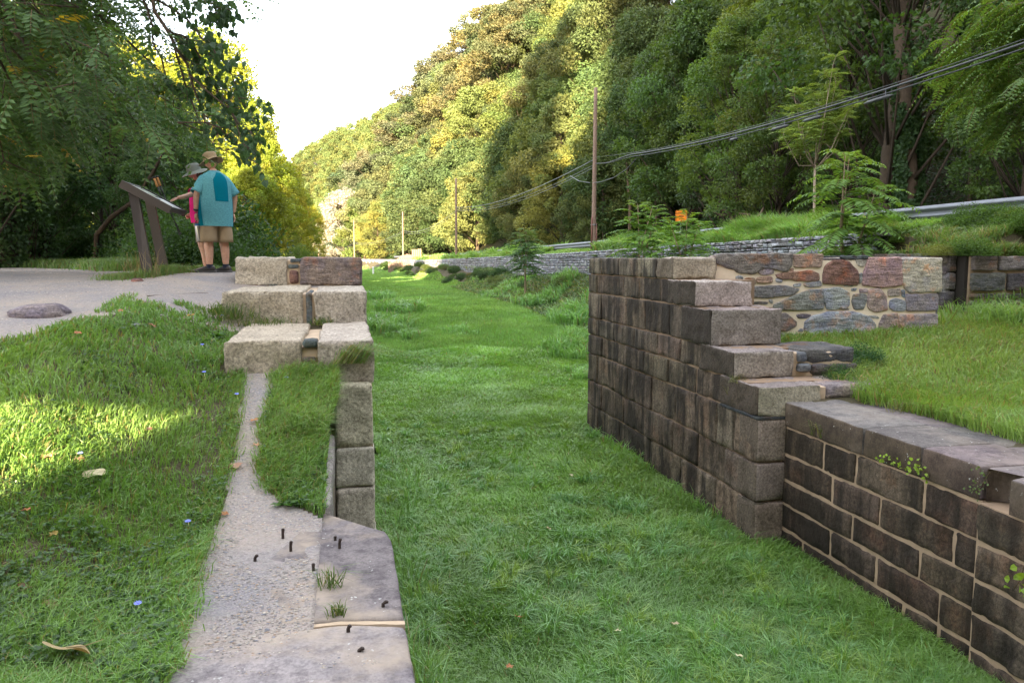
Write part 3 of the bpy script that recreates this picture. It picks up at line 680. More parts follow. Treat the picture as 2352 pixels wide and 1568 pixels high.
# water side of the pier: stacked blocks down to the bed
xrec = PY(772, 1100, 6.9)[0]
hl = [1.10, 1.66, 2.02, 2.42, 2.8, 3.4]
m_ = MB()
for k in range(5):
    stone(m_, (xrec, 6.88 if k else 6.9, zs(hl[k+1])+.006), (PY(858+k*.7, 1000, 6.9)[0], 7.9, zs(hl[k])-.004), .025, .018 if k == 0 else .011, .04, tint((.46, .41, .345), .05), k*5.7+2, warp=.012)
for k in range(6):                       # face along the canal further on
    for j in range(6):
        ya_ = 7.9+j*.85; h0, h1 = [(.73, 1.1), (1.1, 1.66), (1.66, 2.02), (2.02, 2.42), (2.42, 2.8), (2.8, 3.4)][k]
        if k == 0: ya_ += .4
        stone(m_, (XL-.42, ya_+.006, zs(h1)+.006), (XL-.012, ya_+.844, zs(h0)-.006), .02, .008, .12, tint((.26, .22, .18), .15), k*j+7)
m_.build('ashlar_face', M['granite'], lp, True)
mb = MB(); box(mb, (xrec+.02, 6.93, 0), (XL-.04, 8.2, zs(1.12))); box(mb, (XL-.4, 7.9, 0), (XL-.03, 12.9, zs(.8))); box(mb, (-1.3, 9.2, 1.5), (XL-.06, 12.8, zs(.42))); box(mb, (-1.0, 7.3, 1.5), (XL-.06, 9.1, zs(.78)))
mb.build('mortar_core', M['mortar'], lp)

# ---- near slabs the viewer stands on --------------------------------------------
ns = thing('lock_coping', 'worn grey stone slabs with iron pins and a cream joint in the left foreground', 'stone paving', (-.2, 3, 0))
zt = Zc
def outline_slab(mb, pts, top, bot, col, seed, parts=7, amp=.006, crown=0.0):
    P = []; pts = np.array(pts, float); m = len(pts)
    for i in range(m):
        a, b = pts[i], pts[(i+1) % m]; k = max(1, int(np.linalg.norm(b-a)/.045))
        for t in range(k): P.append(a+(b-a)*t/k)
    P = np.array(P); P = .6*P+.2*np.roll(P, 1, 0)+.2*np.roll(P, -1, 0)
    P = P+.007*np.column_stack([fbm(P[:, 0]*11, P[:, 1]*11, seed, 2), fbm(P[:, 0]*11, P[:, 1]*11, seed+5, 2)])
    n = len(P); c = P.mean(0); L = [np.column_stack([P, np.full(n, bot)]), np.column_stack([P, np.full(n, (top+bot)/2)])+np.array([.0, 0, 0])]
    fs = [(1.0, -.03), (.99, -.008), (.975, 0)]+[(f, 0) for f in np.linspace(.9, .08, 14)]
    for f, dz in fs:
        q = c+(P-c)*f; L.append(np.column_stack([q, top+dz+amp*1.6*fbm(q[:, 0]*2.2, q[:, 1]*2.2, seed, 3, 2)+amp*.6*fbm(q[:, 0]*14, q[:, 1]*14, seed, 2, 3)]))
    V = np.vstack(L+[np.array([[c[0], c[1], top]])]); Q = []; T = []
    for i in range(len(L)-1):
        for j in range(n): Q.append((i*n+j, i*n+(j+1) % n, (i+1)*n+(j+1) % n, (i+1)*n+j))
    for j in range(n): T.append(((len(L)-1)*n+j, (len(L)-1)*n+(j+1) % n, len(L)*n))
    mb.add(V, Q, T, col)
def sp(u, v, z=None): p = PZ(u, v, zt if z is None else z); return (p[0], p[1])
e0 = sp(945, 1568); 
# joint runs from the edge at (930,1425) back left to (400,1470)
m_ = MB(); outline_slab(m_, [(-.9, .8), (XL, .8), sp(932, 1432), sp(780, 1430), sp(640, 1448), sp(440, 1490), sp(360, 1580)], zt, zt-.36, (.25, .225, .225), 3.3); m_.build('slab', M['slab'], ns, True)
m_ = MB(); outline_slab(m_, [sp(640, 1438), sp(780, 1421), sp(930, 1420), sp(900, 1240), sp(888, 1218), sp(840, 1206), sp(775, 1186), sp(748, 1176), sp(715, 1196), sp(600, 1300)], zt, zt-.36, (.17, .15, .15), 8.3); m_.build('slab', M['slab'], ns, True)
m_ = MB(); outline_slab(m_, [sp(440, 1480), sp(636, 1441), sp(600, 1304), sp(700, 1180), sp(560, 1150), sp(450, 1300)], zt-.012, zt-.36, (.32, .285, .25), 6.1); m_.build('slab', M['slab'], ns, True)
m_ = MB(); outline_slab(m_, [sp(704, 1150, Zc+.08), sp(722, 1172, Zc+.03), sp(748, 1178), sp(757, 1130, Zc+.02), sp(752, 1068, Zc+.02), sp(735, 1048, Zc+.07), sp(690, 1100, Zc+.08)], zt+.05, zt-.4, (.27, .26, .27), 4.4); m_.build('slab', M['slab'], ns, True)
m_ = MB()
for (a, b) in ((sp(640, 1443), sp(780, 1427)), (sp(780, 1427), sp(930, 1426))):
    a, b = np.array(a), np.array(b); q = np.linspace(0, 1, 14)[:, None]; c0 = a+(b-a)*q; w0 = .014+.006*vnoise(c0[:, 0]*17, c0[:, 1]*9)[:, None]
    V0 = np.vstack([np.column_stack([c0-np.array([[0, 1]])*w0, np.full(14, zt-.006)]), np.column_stack([c0+np.array([[0, 1]])*w0, np.full(14, zt-.005)]), np.column_stack([c0-np.array([[0, 1]])*w0, np.full(14, zt-.1)]), np.column_stack([c0+np.array([[0, 1]])*w0, np.full(14, zt-.1)])])
    Q0 = []
    for i in range(13): Q0 += [(i, i+1, 14+i+1, 14+i), (28+i, 28+i+1, i+1, i), (14+i, 15+i, 43+i, 42+i)]
    m_.add(V0, Q0)
m_.build('mortar_joint', M['mortar'], ns)
# chamber face under the slabs
m_ = MB()
for k in range(5):
    for j in range(6):
        ya_ = .2+j*.75+(.3 if k % 2 else 0); 
        y1_ = min(ya_+.74, 4.62)
        stone(m_, (XL-.5, ya_, zs(1.97+.38*(k+1))+.006), (XL-.02, y1_, zs(1.97+.38*k)-.006), .02, .01, .1, tint((.2, .17, .14), .15), k+j*3)
# recess face, set back
for k in range(4):
    for j in range(3): stone(m_, (xrec-.5, 4.65+j*.77, zs(1.7+.45*(k+1))+.006), (xrec-.01, 5.4+j*.77, zs(1.7+.45*k)-.006), .02, .008, .1, tint((.24, .2, .165), .12), k+j*5)
stone(m_, (xrec-.17, 4.9, zs(1.75)), (xrec, 6.9, zs(1.53)), .03, .012, .05, (.27, .25, .24), 5)
m_.build('ashlar_face', M['granite'], ns, True)
# iron pins set in the stone
for (u, v, hh, lean) in ((668, 1266 , .055, .1), (586, 1288, .03, .3), (880, 1392, .022, .5), (720, 1310, .035, 0), (780, 1258, .05, .15), (770, 1240, .02, 0), (800, 1452, .03, .2), (825, 1497, .015, .4), (650, 1236, .055, 0.05)):
    p = np.array((*sp(u, v), zt-.03)); m_ = MB(); tube(m_, [p, p+(.0, 0, .03+hh*.6), p+(lean*.03, 0, .03+hh)], [.009, .008, .009], 7); tube(m_, [p+(lean*.03, 0, .026+hh), p+(lean*.035, 0, .034+hh)], [.010, .008], 7)
    o_ = m_.build('iron_pin', M['iron'], ns)

# ---- far right masonry corner and dry stone road wall ---------------------------
cw_ = thing('corner_masonry_wall', 'dark mortared stone wall with a recessed corner half hidden by weeds at the right edge', 'stone wall', (12, 11.7, 2.0))
m_ = MB(); m2 = MB()
def random_courses(x0, x1, z0, z1, put, hmin=.12, hmax=.42):
    z = z1
    while z > z0+.05:
        hh = random.uniform(hmin, hmax); hh = min(hh, z-z0); x = x0
        while x < x1-.04:
            ww = random.uniform(.7, 2.3)*max(hh, .16); ww = min(ww, x1-x); ww = x1-x if x1-x-ww < .12 else ww
            if random.random() < .18 and hh > .24:
                put(x, x+ww, z-hh*.5, z); put(x, x+ww, z-hh, z-hh*.5)
            else: put(x, x+ww, z-hh, z)
            x += ww
        z -= hh
cs = [(.13, .12, .115), (.16, .15, .135), (.10, .09, .085), (.17, .14, .12), (.13, .105, .09)]
def putB(a, b, c, d):
    g = .018; P = [(a+g+.02*random.random(), c+g), (b-g, c+g+.01*random.random()), (b-g-.02*random.random(), d-g), (a+g, d-g-.015*random.random())]
    rubble(m_, P, (0, 11.52, 0), np.array([1., 0, 0]), np.array([0, 0, 1.]), np.array([0, -1., 0]), .05, tint(random.choice(cs), .2), random.random()*50)
random.seed(5)
random_courses(10.42, 16.5, 1.9, 3.30, putB, .1, .4)
def putA(a, b, c, d):
    g = .018; P = [(a+g, c+g), (b-g, c+g), (b-g, d-g), (a+g, d-g)]
    rubble(m_, P, (10.22, 0, 0), np.array([0, -1., 0]), np.array([0, 0, 1.]), np.array([-1., 0, 0]), .05, tint(random.choice(cs), .2), random.random()*50)
random_courses(-14.6, -11.75, 1.6, 3.34, putA, .1, .4)
zz_ = 3.34
while zz_ > 1.6:
    hh_ = random.uniform(.16, .4); stone(m_, (10.19, 11.72, zz_-hh_+.012), (10.35, 12.1, zz_-.01), .03, .012, .05, tint(random.choice(cs), .2), zz_*9); zz_ -= hh_
m_.build('rubble_stones', M['field'], cw_, True)
m3 = MB(); box(m3, (10.43, 11.53, 1.5), (17, 12.2, 3.27)); m3.build('mortar', M['mortar_tan'], cw_); box(m2, (10.23, 11.8, 1.2), (10.34, 14.6, 3.30)); box(m2, (10.34, 12.3, 1.2), (10.9, 14.6, 3.2)); box(m2, (10.36, 11.56, 1.2), (10.427, 12.28, 3.285)); m2.build('shaded_fill', plain('slot_shade', (.022, .017, .013), .95), cw_)  # near-black colour puts the shade of the corner slot into the fill
# ================================================================== dry stone wall, guardrail, poles, cables, signs
random.seed(11)
def wallx(Y): return 11.0+cx(Y)
def topz(Y): return roadZ(Y)-.03+.0*Y
dw = thing('dry_stone_road_wall', 'long low grey dry stone wall holding up the road verge beyond the canal', 'stone wall', (11, 40, 2.5))
def flat_stones(mb, L, depth=.25):
    """L rows of (y0,y1,z0,z1,bulge,tint) set in the wall line"""
    L = np.array(L); n = len(L); y0, y1, z0, z1 = L[:, 0], L[:, 1], L[:, 2], L[:, 3]; b = L[:, 4]
    g = .010+.00*y0; ins = np.minimum(.035+.0007*y0, .3*(z1-z0)); insy = np.minimum(ins*1.3, .3*(y1-y0))
    def ring(dx, iy, iz, jit):
        P = []
        for (yy, sy, zz, sz) in ((y0, 1, z0, 1), (y1, -1, z0, 1), (y1, -1, z1, -1), (y0, 1, z1, -1)):
            Y = yy+sy*(g+iy)+jit*insy*rng.normal(size=n); Z = zz+sz*(g*.8+iz)+jit*ins*rng.normal(size=n)
            X = 11.0+cx(Y)-dx+jit*.012*rng.normal(size=n); P.append(np.stack([X, Y, Z], 1))
        return np.stack(P, 1)
    V = np.stack([ring(-depth, 0, 0, 0), ring(b*.3, 0, 0, .25), ring(b, insy, ins, .3)], 1)     # n,3,4,3
    o = np.arange(n)[:, None]*12; Q = []
    for r in (0, 1):
        for j in range(4): k = (j+1) % 4; Q.append(o+np.array([[r*4+j, r*4+4+j, r*4+4+k, r*4+k]]))
    Q.append(o+np.array([[8, 11, 10, 9]]))
    c = np.repeat(L[:, 5:8], 12, 0)
    mb.add(V.reshape(-1, 3), np.concatenate(Q), None, c)
rows = []
def fill(y0, y1, zlo, zhi, h0, h1, ar, cols):
    y = y0
    cut = y0
    # columns of courses with stepped joints
    z = zhi
    while z > zlo:
        h = random.uniform(h0, h1); y = y0-random.uniform(0, .3)
        while y < y1:
            w = h*random.uniform(*ar); c = tint(random.choice(cols), .18)
            zt_ = topz(y)+(z-zhi); zb = zt_-h; j = random.uniform(-.012, .012)
            if random.random() < .12: rows.append((y, y+w, zb+h*.45+j, zt_, random.uniform(.01, .05), *c)); rows.append((y, y+w, zb, zb+h*.45+j, random.uniform(.01, .05), *c))
            else: rows.append((y, y+w, zb+random.uniform(0, .02), zt_, random.uniform(.01, .06), *c))
            y += w
        z -= h
sc_ = [(.24, .25, .285), (.28, .29, .33), (.19, .20, .23), (.32, .325, .35), (.22, .215, .23)]
fill(14.7, 44, 2.3, 3.85, .07, .155, (1.2, 3.2), sc_)
fill(44, 80, 2.1, 3.4, .10, .2, (1.6, 4.0), sc_)
fill(80, 200, 2.2, 3.1, .22, .34, (1.6, 3.2), sc_)
sc2 = [(.12, .12, .125), (.15, .145, .145), (.10, .10, .105), (.17, .16, .155)]
z_save = list(rows); rows = []
fill(30, 62, 1.2, 2.6, .16, .36, (.9, 2.0), sc2)
rows = [(a, b, c-1.15, d-1.15, e+.08, *f) for (a, b, c, d, e, *f) in rows]
mb = MB(); flat_stones(mb, z_save); flat_stones(mb, rows, .5); mb.build('stone_courses', M['drywall'], dw)
mb = MB()
yy = np.concatenate([np.arange(14.7, 80, 1.0), np.arange(80, 205, 5)])
A = np.stack([11.1+cx(yy), yy, topz(yy)-.05], 1); B = A.copy(); B[:, 2] = .3; C_ = A.copy(); C_[:, 0] += .6; n = len(yy)
i = np.arange(n-1); mb.add(np.vstack([A, B, C_]), np.concatenate([np.stack([i, i+1, n+i+1, n+i], 1), np.stack([2*n+i, 2*n+i+1, i+1, i], 1)]), None, (.05, .05, .05)); mb.build('earth_core', M['soil'], dw)

# guardrail
gx = 12.85
gr = thing('guardrail', 'galvanised steel guardrail running beside the road behind the dry stone wall', 'guardrail', (gx, 30, 3.6))
prof = np.array([(-.0, .155), (.02, .135), (.075, .10), (.08, .065), (.02, .025), (.0, 0), (.02, -.025), (.08, -.065), (.075, -.10), (.02, -.135), (0, -.155)])
yy = np.arange(11.9, 150, 1.9); mb = MB()
zc_ = roadZ(yy)+.44
V = np.stack([gx+cx(yy)[:, None]-.08+np.broadcast_to(prof[:, 0], (len(yy), 11))*-1, np.broadcast_to(yy[:, None], (len(yy), 11)), zc_[:, None]+prof[:, 1][None]], -1)
V2 = V.copy(); V2[..., 0] += .006; k = 11; i, j = np.meshgrid(np.arange(len(yy)-1), np.arange(k-1), indexing='ij'); i = i.ravel(); j = j.ravel()
Q = np.stack([i*k+j, (i+1)*k+j, (i+1)*k+j+1, i*k+j+1], 1)
mb.add(V.reshape(-1, 3), Q); mb.add(V2.reshape(-1, 3), Q[:, ::-1]); mb.build('rail', M['galv'], gr, True)
for k, y in enumerate(np.arange(13.0, 110, 3.81)):
    m_ = MB(); X = gx+float(cx(y)); z = float(roadZ(y))
    box(m_, (X-.06, y-.08, z-.3), (X-.045, y+.08, z+.58)); box(m_, (X+.045, y-.08, z-.3), (X+.06, y+.08, z+.58)); box(m_, (X-.045, y-.006, z-.3), (X+.045, y+.006, z+.575)); m_.build('post', M['galv'], gr)

# poles
PD1 = [(1363, 210, 572, 40, .125), (1048, 412, 590, 84, .135), (926, 487, 600, 136, .14), (814, 507, 592, 172, .15), (732, 560, 592, 250, .15)]
plabel = ['tallest and nearest wooden utility pole with a braced reddish foot behind the dry stone wall',
          'second wooden utility pole, bare, standing behind the weedy stone wall in mid distance',
          'wooden utility pole beside the far picket fence', 'far utility pole lit pale by the sun above the left stone pier', 'farthest tiny utility pole in front of the sunlit trees']
poles = []
for k, (u, vt, vb, z, r) in enumerate(PD1):
    t = PD(u+(1 if k == 0 else 0), vt, z); b = PD(u, vb, z); b = np.array([b[0], b[1], float(groundZ(b[0], b[1]))-.3]); t[0] = b[0]+.02*k*0+.03; t[1] = b[1]
    po = thing('utility_pole', plabel[k], 'utility pole', b, 'wooden utility poles along the road')
    m_ = MB(); q = np.linspace(0, 1, 12)[:, None]; tube(m_, b+(t-b)*q, np.linspace(r, r*.72, 12), 12); m_.build('shaft', M['polewood'], po, True)
    if k == 0:
        m_ = MB(); z0 = b[2]+.2
        tube(m_, [(b[0]-.13, b[1]-.06, z0), (b[0]-.10, b[1]-.06, z0+1.75), (b[0]-.07, b[1]-.03, z0+1.95)], [.055, .055, .03], 8)
        tube(m_, [(b[0]+.13, b[1]-.06, z0), (b[0]+.12, b[1]-.06, z0+1.55)], [.05, .045], 8)
        m_.build('brace', plain("red_steel_brace", (.17, .075, .06), .6, .2, .2, 12), po, True)
        m_ = MB(); tube(m_, [(b[0], b[1], z0+1.45), (b[0], b[1], z0+1.52)], [.155, .155], 14); m_.build('band', M['galv'], po); m_ = MB(); tube(m_, [(b[0], b[1], z0+.6), (b[0], b[1], z0+.66)], [.158, .158], 14); m_.build('band', M['galv'], po)
    poles.append((b, t))
def atpole(k, v):
    b, t = poles[k]; d = ray(PD1[k][0], v); return np.array([b[0], b[1], EYE+d[2]*(b[1]/d[1])])
def catenary(a, b, sag, n=28):
    q = np.linspace(0, 1, n)[:, None]; p = a+(b-a)*q; p[:, 2] -= (4*sag*q*(1-q))[:, 0]; return p
# near span fitted so that it climbs out of the frame at the upper right
a = atpole(0, 360); pts = []
for (u, v) in ((1363, 360), (1470, 351), (1600, 322), (1740, 286), (1860, 253), (2060, 190), (2200, 143), (2352, 88)):
    zc2 = 1840*12.25/(u-795) if u > 1400 else 40; pts.append(PX(u, v, poles[0][0][0]-.004*(40-zc2)))
pts = np.array(pts); y = pts[:, 1]; cz = np.polyfit(y, pts[:, 2], 2)
Yc = np.linspace(pts[0, 1], -8, 60); bundle = np.stack([np.full(60, pts[0, 0]), Yc, np.polyval(cz, Yc)], 1)
cb = thing('cable_bundle', 'heavy black cable bundle climbing from the nearest pole out of the upper right corner', 'cable', bundle[0])
w_ = sstep(-Yc, -37, -33)                                      # strands draw together
for nm, dz, dx, r in (('messenger_wire', .02, 0, .009), ('main_cable', -.05, .0, .026), ('second_cable', -.14, .03, .017)):
    m_ = MB(); p = bundle+np.array([dx, 0, 0])*w_[:, None]; p[:, 2] += dz*np.where(w_ > 0, w_, 0)+(1-w_)*(0 if dz > 0 else -.32+ (.0 if dz > -.1 else -.02))*np.where(dz > 0, 0, 1)
    tube(m_, p, r*(.5+.5*w_), 8); m_.build(nm, M['cable'], cb, True)
for (u, hl_) in ((2018, .42), (1868, .36), (1794, .40), (1689, .22)):
    yv = PX(u, 250, bundle[0, 0])[1]; z = np.polyval(cz, yv)-.235; dzdy = np.polyval(np.polyder(cz), yv)
    m_ = MB(); d = unit(np.array([0, 1, dzdy])); c = np.array([bundle[0, 0]-.02, yv, z])
    tube(m_, [c-d*hl_*1.25, c-d*hl_, c-d*hl_*.92, c+d*hl_*.92, c+d*hl_, c+d*hl_*1.25], [.014, .024, .045, .045, .024, .014], 10); sp_ = m_.build('splice_case', M['cable'], cb, True)
    for s in (-.6,):
        m_ = MB(); q = c+d*hl_*s; tube(m_, [q+(0, 0, .05), q+(0, 0, .17)], [.012, .012], 6); m_.build('hanger', M['galv'], sp_)
m_ = MB(); p0 = atpole(0, 420)+(-.15, 0, 0)
L0 = [PX(u, v, poles[0][0][0]-.1) for (u, v) in ((1462, 364), (1440, 388), (1410, 408), (1380, 418), (1362, 420))]
tube(m_, L0, .016, 6); m_.build('slack_loop', M['cable'], cb, True)
def span(k, v0s, v1s, sag, label, loop=None):
    a0 = atpole(k, v0s[0]); c_ = thing('cable_span', label, 'cable', a0, 'cables strung between the poles')
    for i_, (v0, v1) in enumerate(zip(v0s, v1s)):
        m_ = MB(); tube(m_, catenary(atpole(k, v0), atpole(k+1, v1), sag*(1+.06*i_)), .011 if i_ else .02, 6); m_.build('cable', M['galv'] if k else M['galv'], c_, True)
    if loop is not None: m_ = MB(); tube(m_, [PD(*q) for q in loop], .016, 6); m_.build('slack_loop', M['galv'], c_, True)
span(0, (366, 378, 384), (476, 480, 483), .7, 'three grey cables sagging from the nearest pole to the second pole', [(1310, 404, 46), (1330, 416, 43), (1355, 420, 40.5)])
span(1, (484, 489), (529, 533), 1.0, 'thin pair of cables between the second pole and the pole by the fence')
span(2, (531, 535), (557, 560), .9, 'thin cables between the fence pole and the pale sunlit pole')
span(3, (557, 560), (578, 580), 1.2, 'faint far cables past the sunlit pole toward the farthest pole')
# warning sign
def text_mesh(txt, size, depth=.002):
    cu = bpy.data.curves.new("t", 'FONT'); cu.body = txt; cu.size = size; cu.align_x = 'CENTER'; cu.align_y = 'CENTER'; cu.extrude = depth; cu.offset = size*.02
    ob = bpy.data.objects.new("t", cu); sc.collection.objects.link(ob); dg = bpy.context.evaluated_depsgraph_get(); dg.update()
    me = bpy.data.meshes.new_from_object(ob.evaluated_get(dg)); bpy.data.objects.remove(ob); return me
sgp = PD(1565, 496, 37.5); zg = float(groundZ(sgp[0], sgp[1]))
sg = thing('road_warning_sign', 'square orange road sign reading CONGESTED AREA at the foot of the wooded slope', 'road sign', (sgp[0], sgp[1], zg))
sz = .54; az_ = math.atan2(sgp[0], sgp[1])
RM = Matrix.Translation((sgp[0], sgp[1], sgp[2])) @ Matrix.Rotation(-az_, 4, 'Z')
m_ = MB(); 
a_ = []
for cxx, cyy, t0 in ((1, 1, 0), (-1, 1, 90), (-1, -1, 180), (1, -1, 270)):
    for t in (0, 30, 60, 90): a_.append((cxx*(sz/2-.05)+.05*math.cos(R(t0+t)), cyy*(sz/2-.05)+.05*math.sin(R(t0+t))))
a_ = np.array(a_); n_ = len(a_)
Vf = [RM @ Vector((x, -.004, y)) for x, y in a_]+[RM @ Vector((x, .004, y)) for x, y in a_]+[RM @ Vector((0, -.004, 0)), RM @ Vector((0, .004, 0))]
m_.add(np.array(Vf), [(j, (j+1) % n_, n_+(j+1) % n_, n_+j) for j in range(n_)], [(j, 2*n_, (j+1) % n_) for j in range(n_)]+[(n_+j, n_+(j+1) % n_, 2*n_+1) for j in range(n_)])
pan = m_.build('panel', plain("orange_sheeting", (.85, .24, .005), .4, 0, .03), sg)
blk = plain("black_lettering", (.012, .012, .012), .5)
for t_, zz, s_ in (("CONGESTED", .13, .088), ("AREA", -.02, .10), ("AHEAD", -.2, .13)):
    if t_ == "AHEAD": continue
    me = text_mesh(t_, s_); me.materials.append(blk); ob = bpy.data.objects.new('lettering', me); sc.collection.objects.link(ob); ob.parent = pan
    ob.matrix_local = Matrix.Translation(-Vector(sg.location)) @ RM @ Matrix.Translation((0, -.008, zz)) @ Matrix.Rotation(R(90), 4, 'X')
m_ = MB(); h_ = sz/2-.02
for a0, b0 in (((-h_, h_), (h_, h_)), ((h_, h_), (h_, -h_)), ((h_, -h_), (-h_, -h_)), ((-h_, -h_), (-h_, h_))):
    tube(m_, [RM @ Vector((a0[0]*.97, -.006, a0[1]*.97)), RM @ Vector((b0[0]*.97, -.006, b0[1]*.97))], .005, 4)
m_.build('border', blk, pan)
m_ = MB(); tube(m_, [(sgp[0], sgp[1]+.04, zg-.3), (sgp[0], sgp[1]+.04, sgp[2]+.2)], .03, 8); m_.build('post', M['galv'], sg)
# far fence and white marker post
fa, fb = PD(893, 597, 118), PD(966, 598, 112)
fz = float(groundZ(fa[0], fa[1]))
fn = thing('picket_fence', 'dark wooden fence of upright boards around the foot of the far pole', 'fence', (fa[0], fa[1], fz))
for k in range(18):
    q = k/17; p = fa+(fb-fa)*q; z = float(groundZ(p[0], p[1])); m_ = MB(); box(m_, (p[0]-.11, p[1]-.03, z-.2), (p[0]+.11, p[1]+.03, z+1.55+.05*math.sin(k*2))); m_.build('board', M['polewood'], fn)
m_ = MB(); tube(m_, [(fa[0], fa[1]+.06, fz+.4), (fb[0], fb[1]+.06, fz+.4)], .05, 4); tube(m_, [(fa[0], fa[1]+.06, fz+1.2), (fb[0], fb[1]+.06, fz+1.2)], .05, 4); m_.build('rail', M['polewood'], fn)
p = PD(857, 599, 110); z = float(groundZ(p[0], p[1])); m_ = MB(); tube(m_, [(p[0], p[1], z-.2), (p[0], p[1], z+1.0), (p[0], p[1], z+1.06)], [.12, .12, .06], 8)
tag(m_.build('marker_post', plain("white_paint", (.7, .7, .68), .6), None, loc=None), 'short white marker post left of the dark far fence', 'post')
# ================================================================== wayside exhibit
random.seed(4)
def gz(x, y): return float(groundZ(x, y))
# side plane of the panel: front post foot at (343,622), panel from (288,430) upper end to (410,490) lower end
zA = 10.6
fp = PD(344, 620, zA); fp[2] = gz(fp[0], fp[1])
rp = PD(381, 600, zA+.86); rp[2] = gz(rp[0], rp[1])
ws = thing('wayside_sign', 'brown metal interpretive panel tilted on two square posts beside the gravel towpath', 'information sign', fp)
ex = unit(np.array([rp[0]-fp[0], rp[1]-fp[1], 0]))        # along the width (away from the viewer)
ey = np.array([ex[1], -ex[0], 0]); ey = ey if ey[0] > 0 else -ey   # toward the reader's side (right)
hi_ = PD(284, 418, zA); lo_ = PD(391, 477, zA+.05)
dv = lo_-hi_; dlen = .78
along = unit(np.array([ey[0]*math.hypot(dv[0], dv[1]), ey[1]*math.hypot(dv[0], dv[1]), dv[2]]))
c0 = (hi_+lo_)/2; wid = .86
nrm_ = unit(np.cross(along, ex)); nrm_ = nrm_ if nrm_[2] > 0 else -nrm_
def PP(a, b, c): return c0+along*a+ex*b+nrm_*c            # a down the slope, b away, c up
def obox(mb, a0, a1, b0, b1, d0, d1, col=(1, 1, 1)):
    V = [PP(a, b, c) for a in (a0, a1) for b in (b0, b1) for c in (d0, d1)]
    mb.add(V, [(0, 1, 3, 2), (4, 6, 7, 5), (0, 4, 5, 1), (2, 3, 7, 6), (0, 2, 6, 4), (1, 5, 7, 3)], None, col)
Lh = np.linalg.norm(lo_-hi_)/2+.005
m_ = MB(); obox(m_, -Lh, Lh, -.03, 0, -.085, .02); obox(m_, -Lh, Lh, wid, wid+.03, -.085, .02); obox(m_, Lh-.03, Lh, .0, wid, -.06, .012); obox(m_, -Lh, -Lh+.03, 0, wid, -.06, .012); m_.build('frame', M['bronze'], ws)
m_ = MB(); obox(m_, -Lh+.031, Lh-.031, .001, wid-.001, -.03, 0)
gmat = plain("sign_panel_print", (.20, .22, .24), .25, 0, .5, 4); pan = m_.build('panel', gmat, ws)
m_ = MB(); obox(m_, -Lh+.031, -Lh+.13, .002, wid-.002, .001, .003); m_.build('title_band', plain("dark_band", (.02, .02, .02), .3), pan)
for k, (a0, a1, b0, b1, cl_) in enumerate([(-.28, .05, .06, .45, (.35, .33, .28)), (-.26, -.05, .5, .95, (.16, .24, .18)), (.0, .3, .5, .95, (.32, .36, .4)), (.1, .3, .06, .45, (.42, .4, .36))]):
    m_ = MB(); obox(m_, a0, a1, b0, b1, .001, .003); m_.build('picture', plain("print_%s" % "abcd"[k], cl_, .3, 0, .4, 18), pan)
for (p, side) in ((fp, 0), (rp, 1)):
    m_ = MB(); th_ = .035; wd = .105
    # posts lean back toward the upper end; top meets the underside
    a_top = -.18 if side == 0 else -.16
    tp = PP(a_top, .07 if side == 0 else wid-.09, -.06)
    foot = p-np.array([0, 0, .15])
    e1 = ey*wd*.62; e2 = ex*th_
    V = [q+s1*e1+s2*e2 for q in (foot, tp) for s1 in (-1, 1) for s2 in (-1, 1)]
    V = [np.array(v) for v in V]
    for i_ in (4, 5, 6, 7):                                  # trim to the slope of the panel
        d_ = np.dot(PP(0, 0, -.06)-V[i_], nrm_)/nrm_[2]; V[i_] = V[i_]+np.array([0, 0, d_])
    m_.add(V, [(0, 1, 3, 2), (4, 6, 7, 5), (0, 4, 5, 1), (2, 3, 7, 6), (0, 2, 6, 4), (1, 5, 7, 3)]); m_.build('post', M['bronze'], ws)
# trekking poles leaned on the far edge of the sign: two poles
cork = plain("cork", (.55, .27, .10), .8, 0, .2, 60); blk2 = plain("black_rubber", (.02, .02, .022), .5)
def pt(x, y, z): return PD((400+x/3.137)*.6125, (560+y/3.137)*.6125, z)
for k, (x0, y0, x1, y1) in enumerate(((560, 345, 640, 540), (595, 335, 668, 530))):
    zz = zA+.95+.05*k
    T0, T1 = pt(x0, y0, zz), pt(x1, y1, zz+.0); d = unit(T1-T0)
    tk = thing('trekking_pole', ('nearer' if k == 0 else 'farther')+' black trekking pole with an orange cork grip leaning on the information sign', 'trekking pole', T0)
    m_ = MB(); tube(m_, [T0, T0+d*.05, T0+d*.13], [.019, .016, .018], 8); m_.build('grip', cork, tk, True)
    m_ = MB(); tube(m_, [T0+d*.131, T0+d*.2, T0+d*.26], [.014, .012, .015], 8); m_.build('lower_grip', blk2, tk, True)
    m_ = MB(); e_ = pt(790, 830, zz); e_ = T0+d*.26+unit(e_-(T0+d*.26))*.62; tube(m_, [T0+d*.26, e_], [.009, .007], 6)
    tube(m_, [e_, e_+d*.02, e_+d*.03], [.008, .014, .006], 6); m_.build('shaft', blk2, tk, True)
    m_ = MB(); tube(m_, [T0+(0, 0, .01), T0+(0, 0, .02)-d*.012], [.024, .018], 8); s0 = T0+(.0, 0, .01)
    tube(m_, [s0, s0+(-.05, 0, -.0), s0+(-.065, 0, -.06), s0+(-.06, 0, -.15)] if k == 0 else [s0, s0+(.04, 0, -.01), s0+(.065, 0, -.06), s0+(.085, 0, -.14)], .008, 5); m_.build('strap', blk2, tk, True)

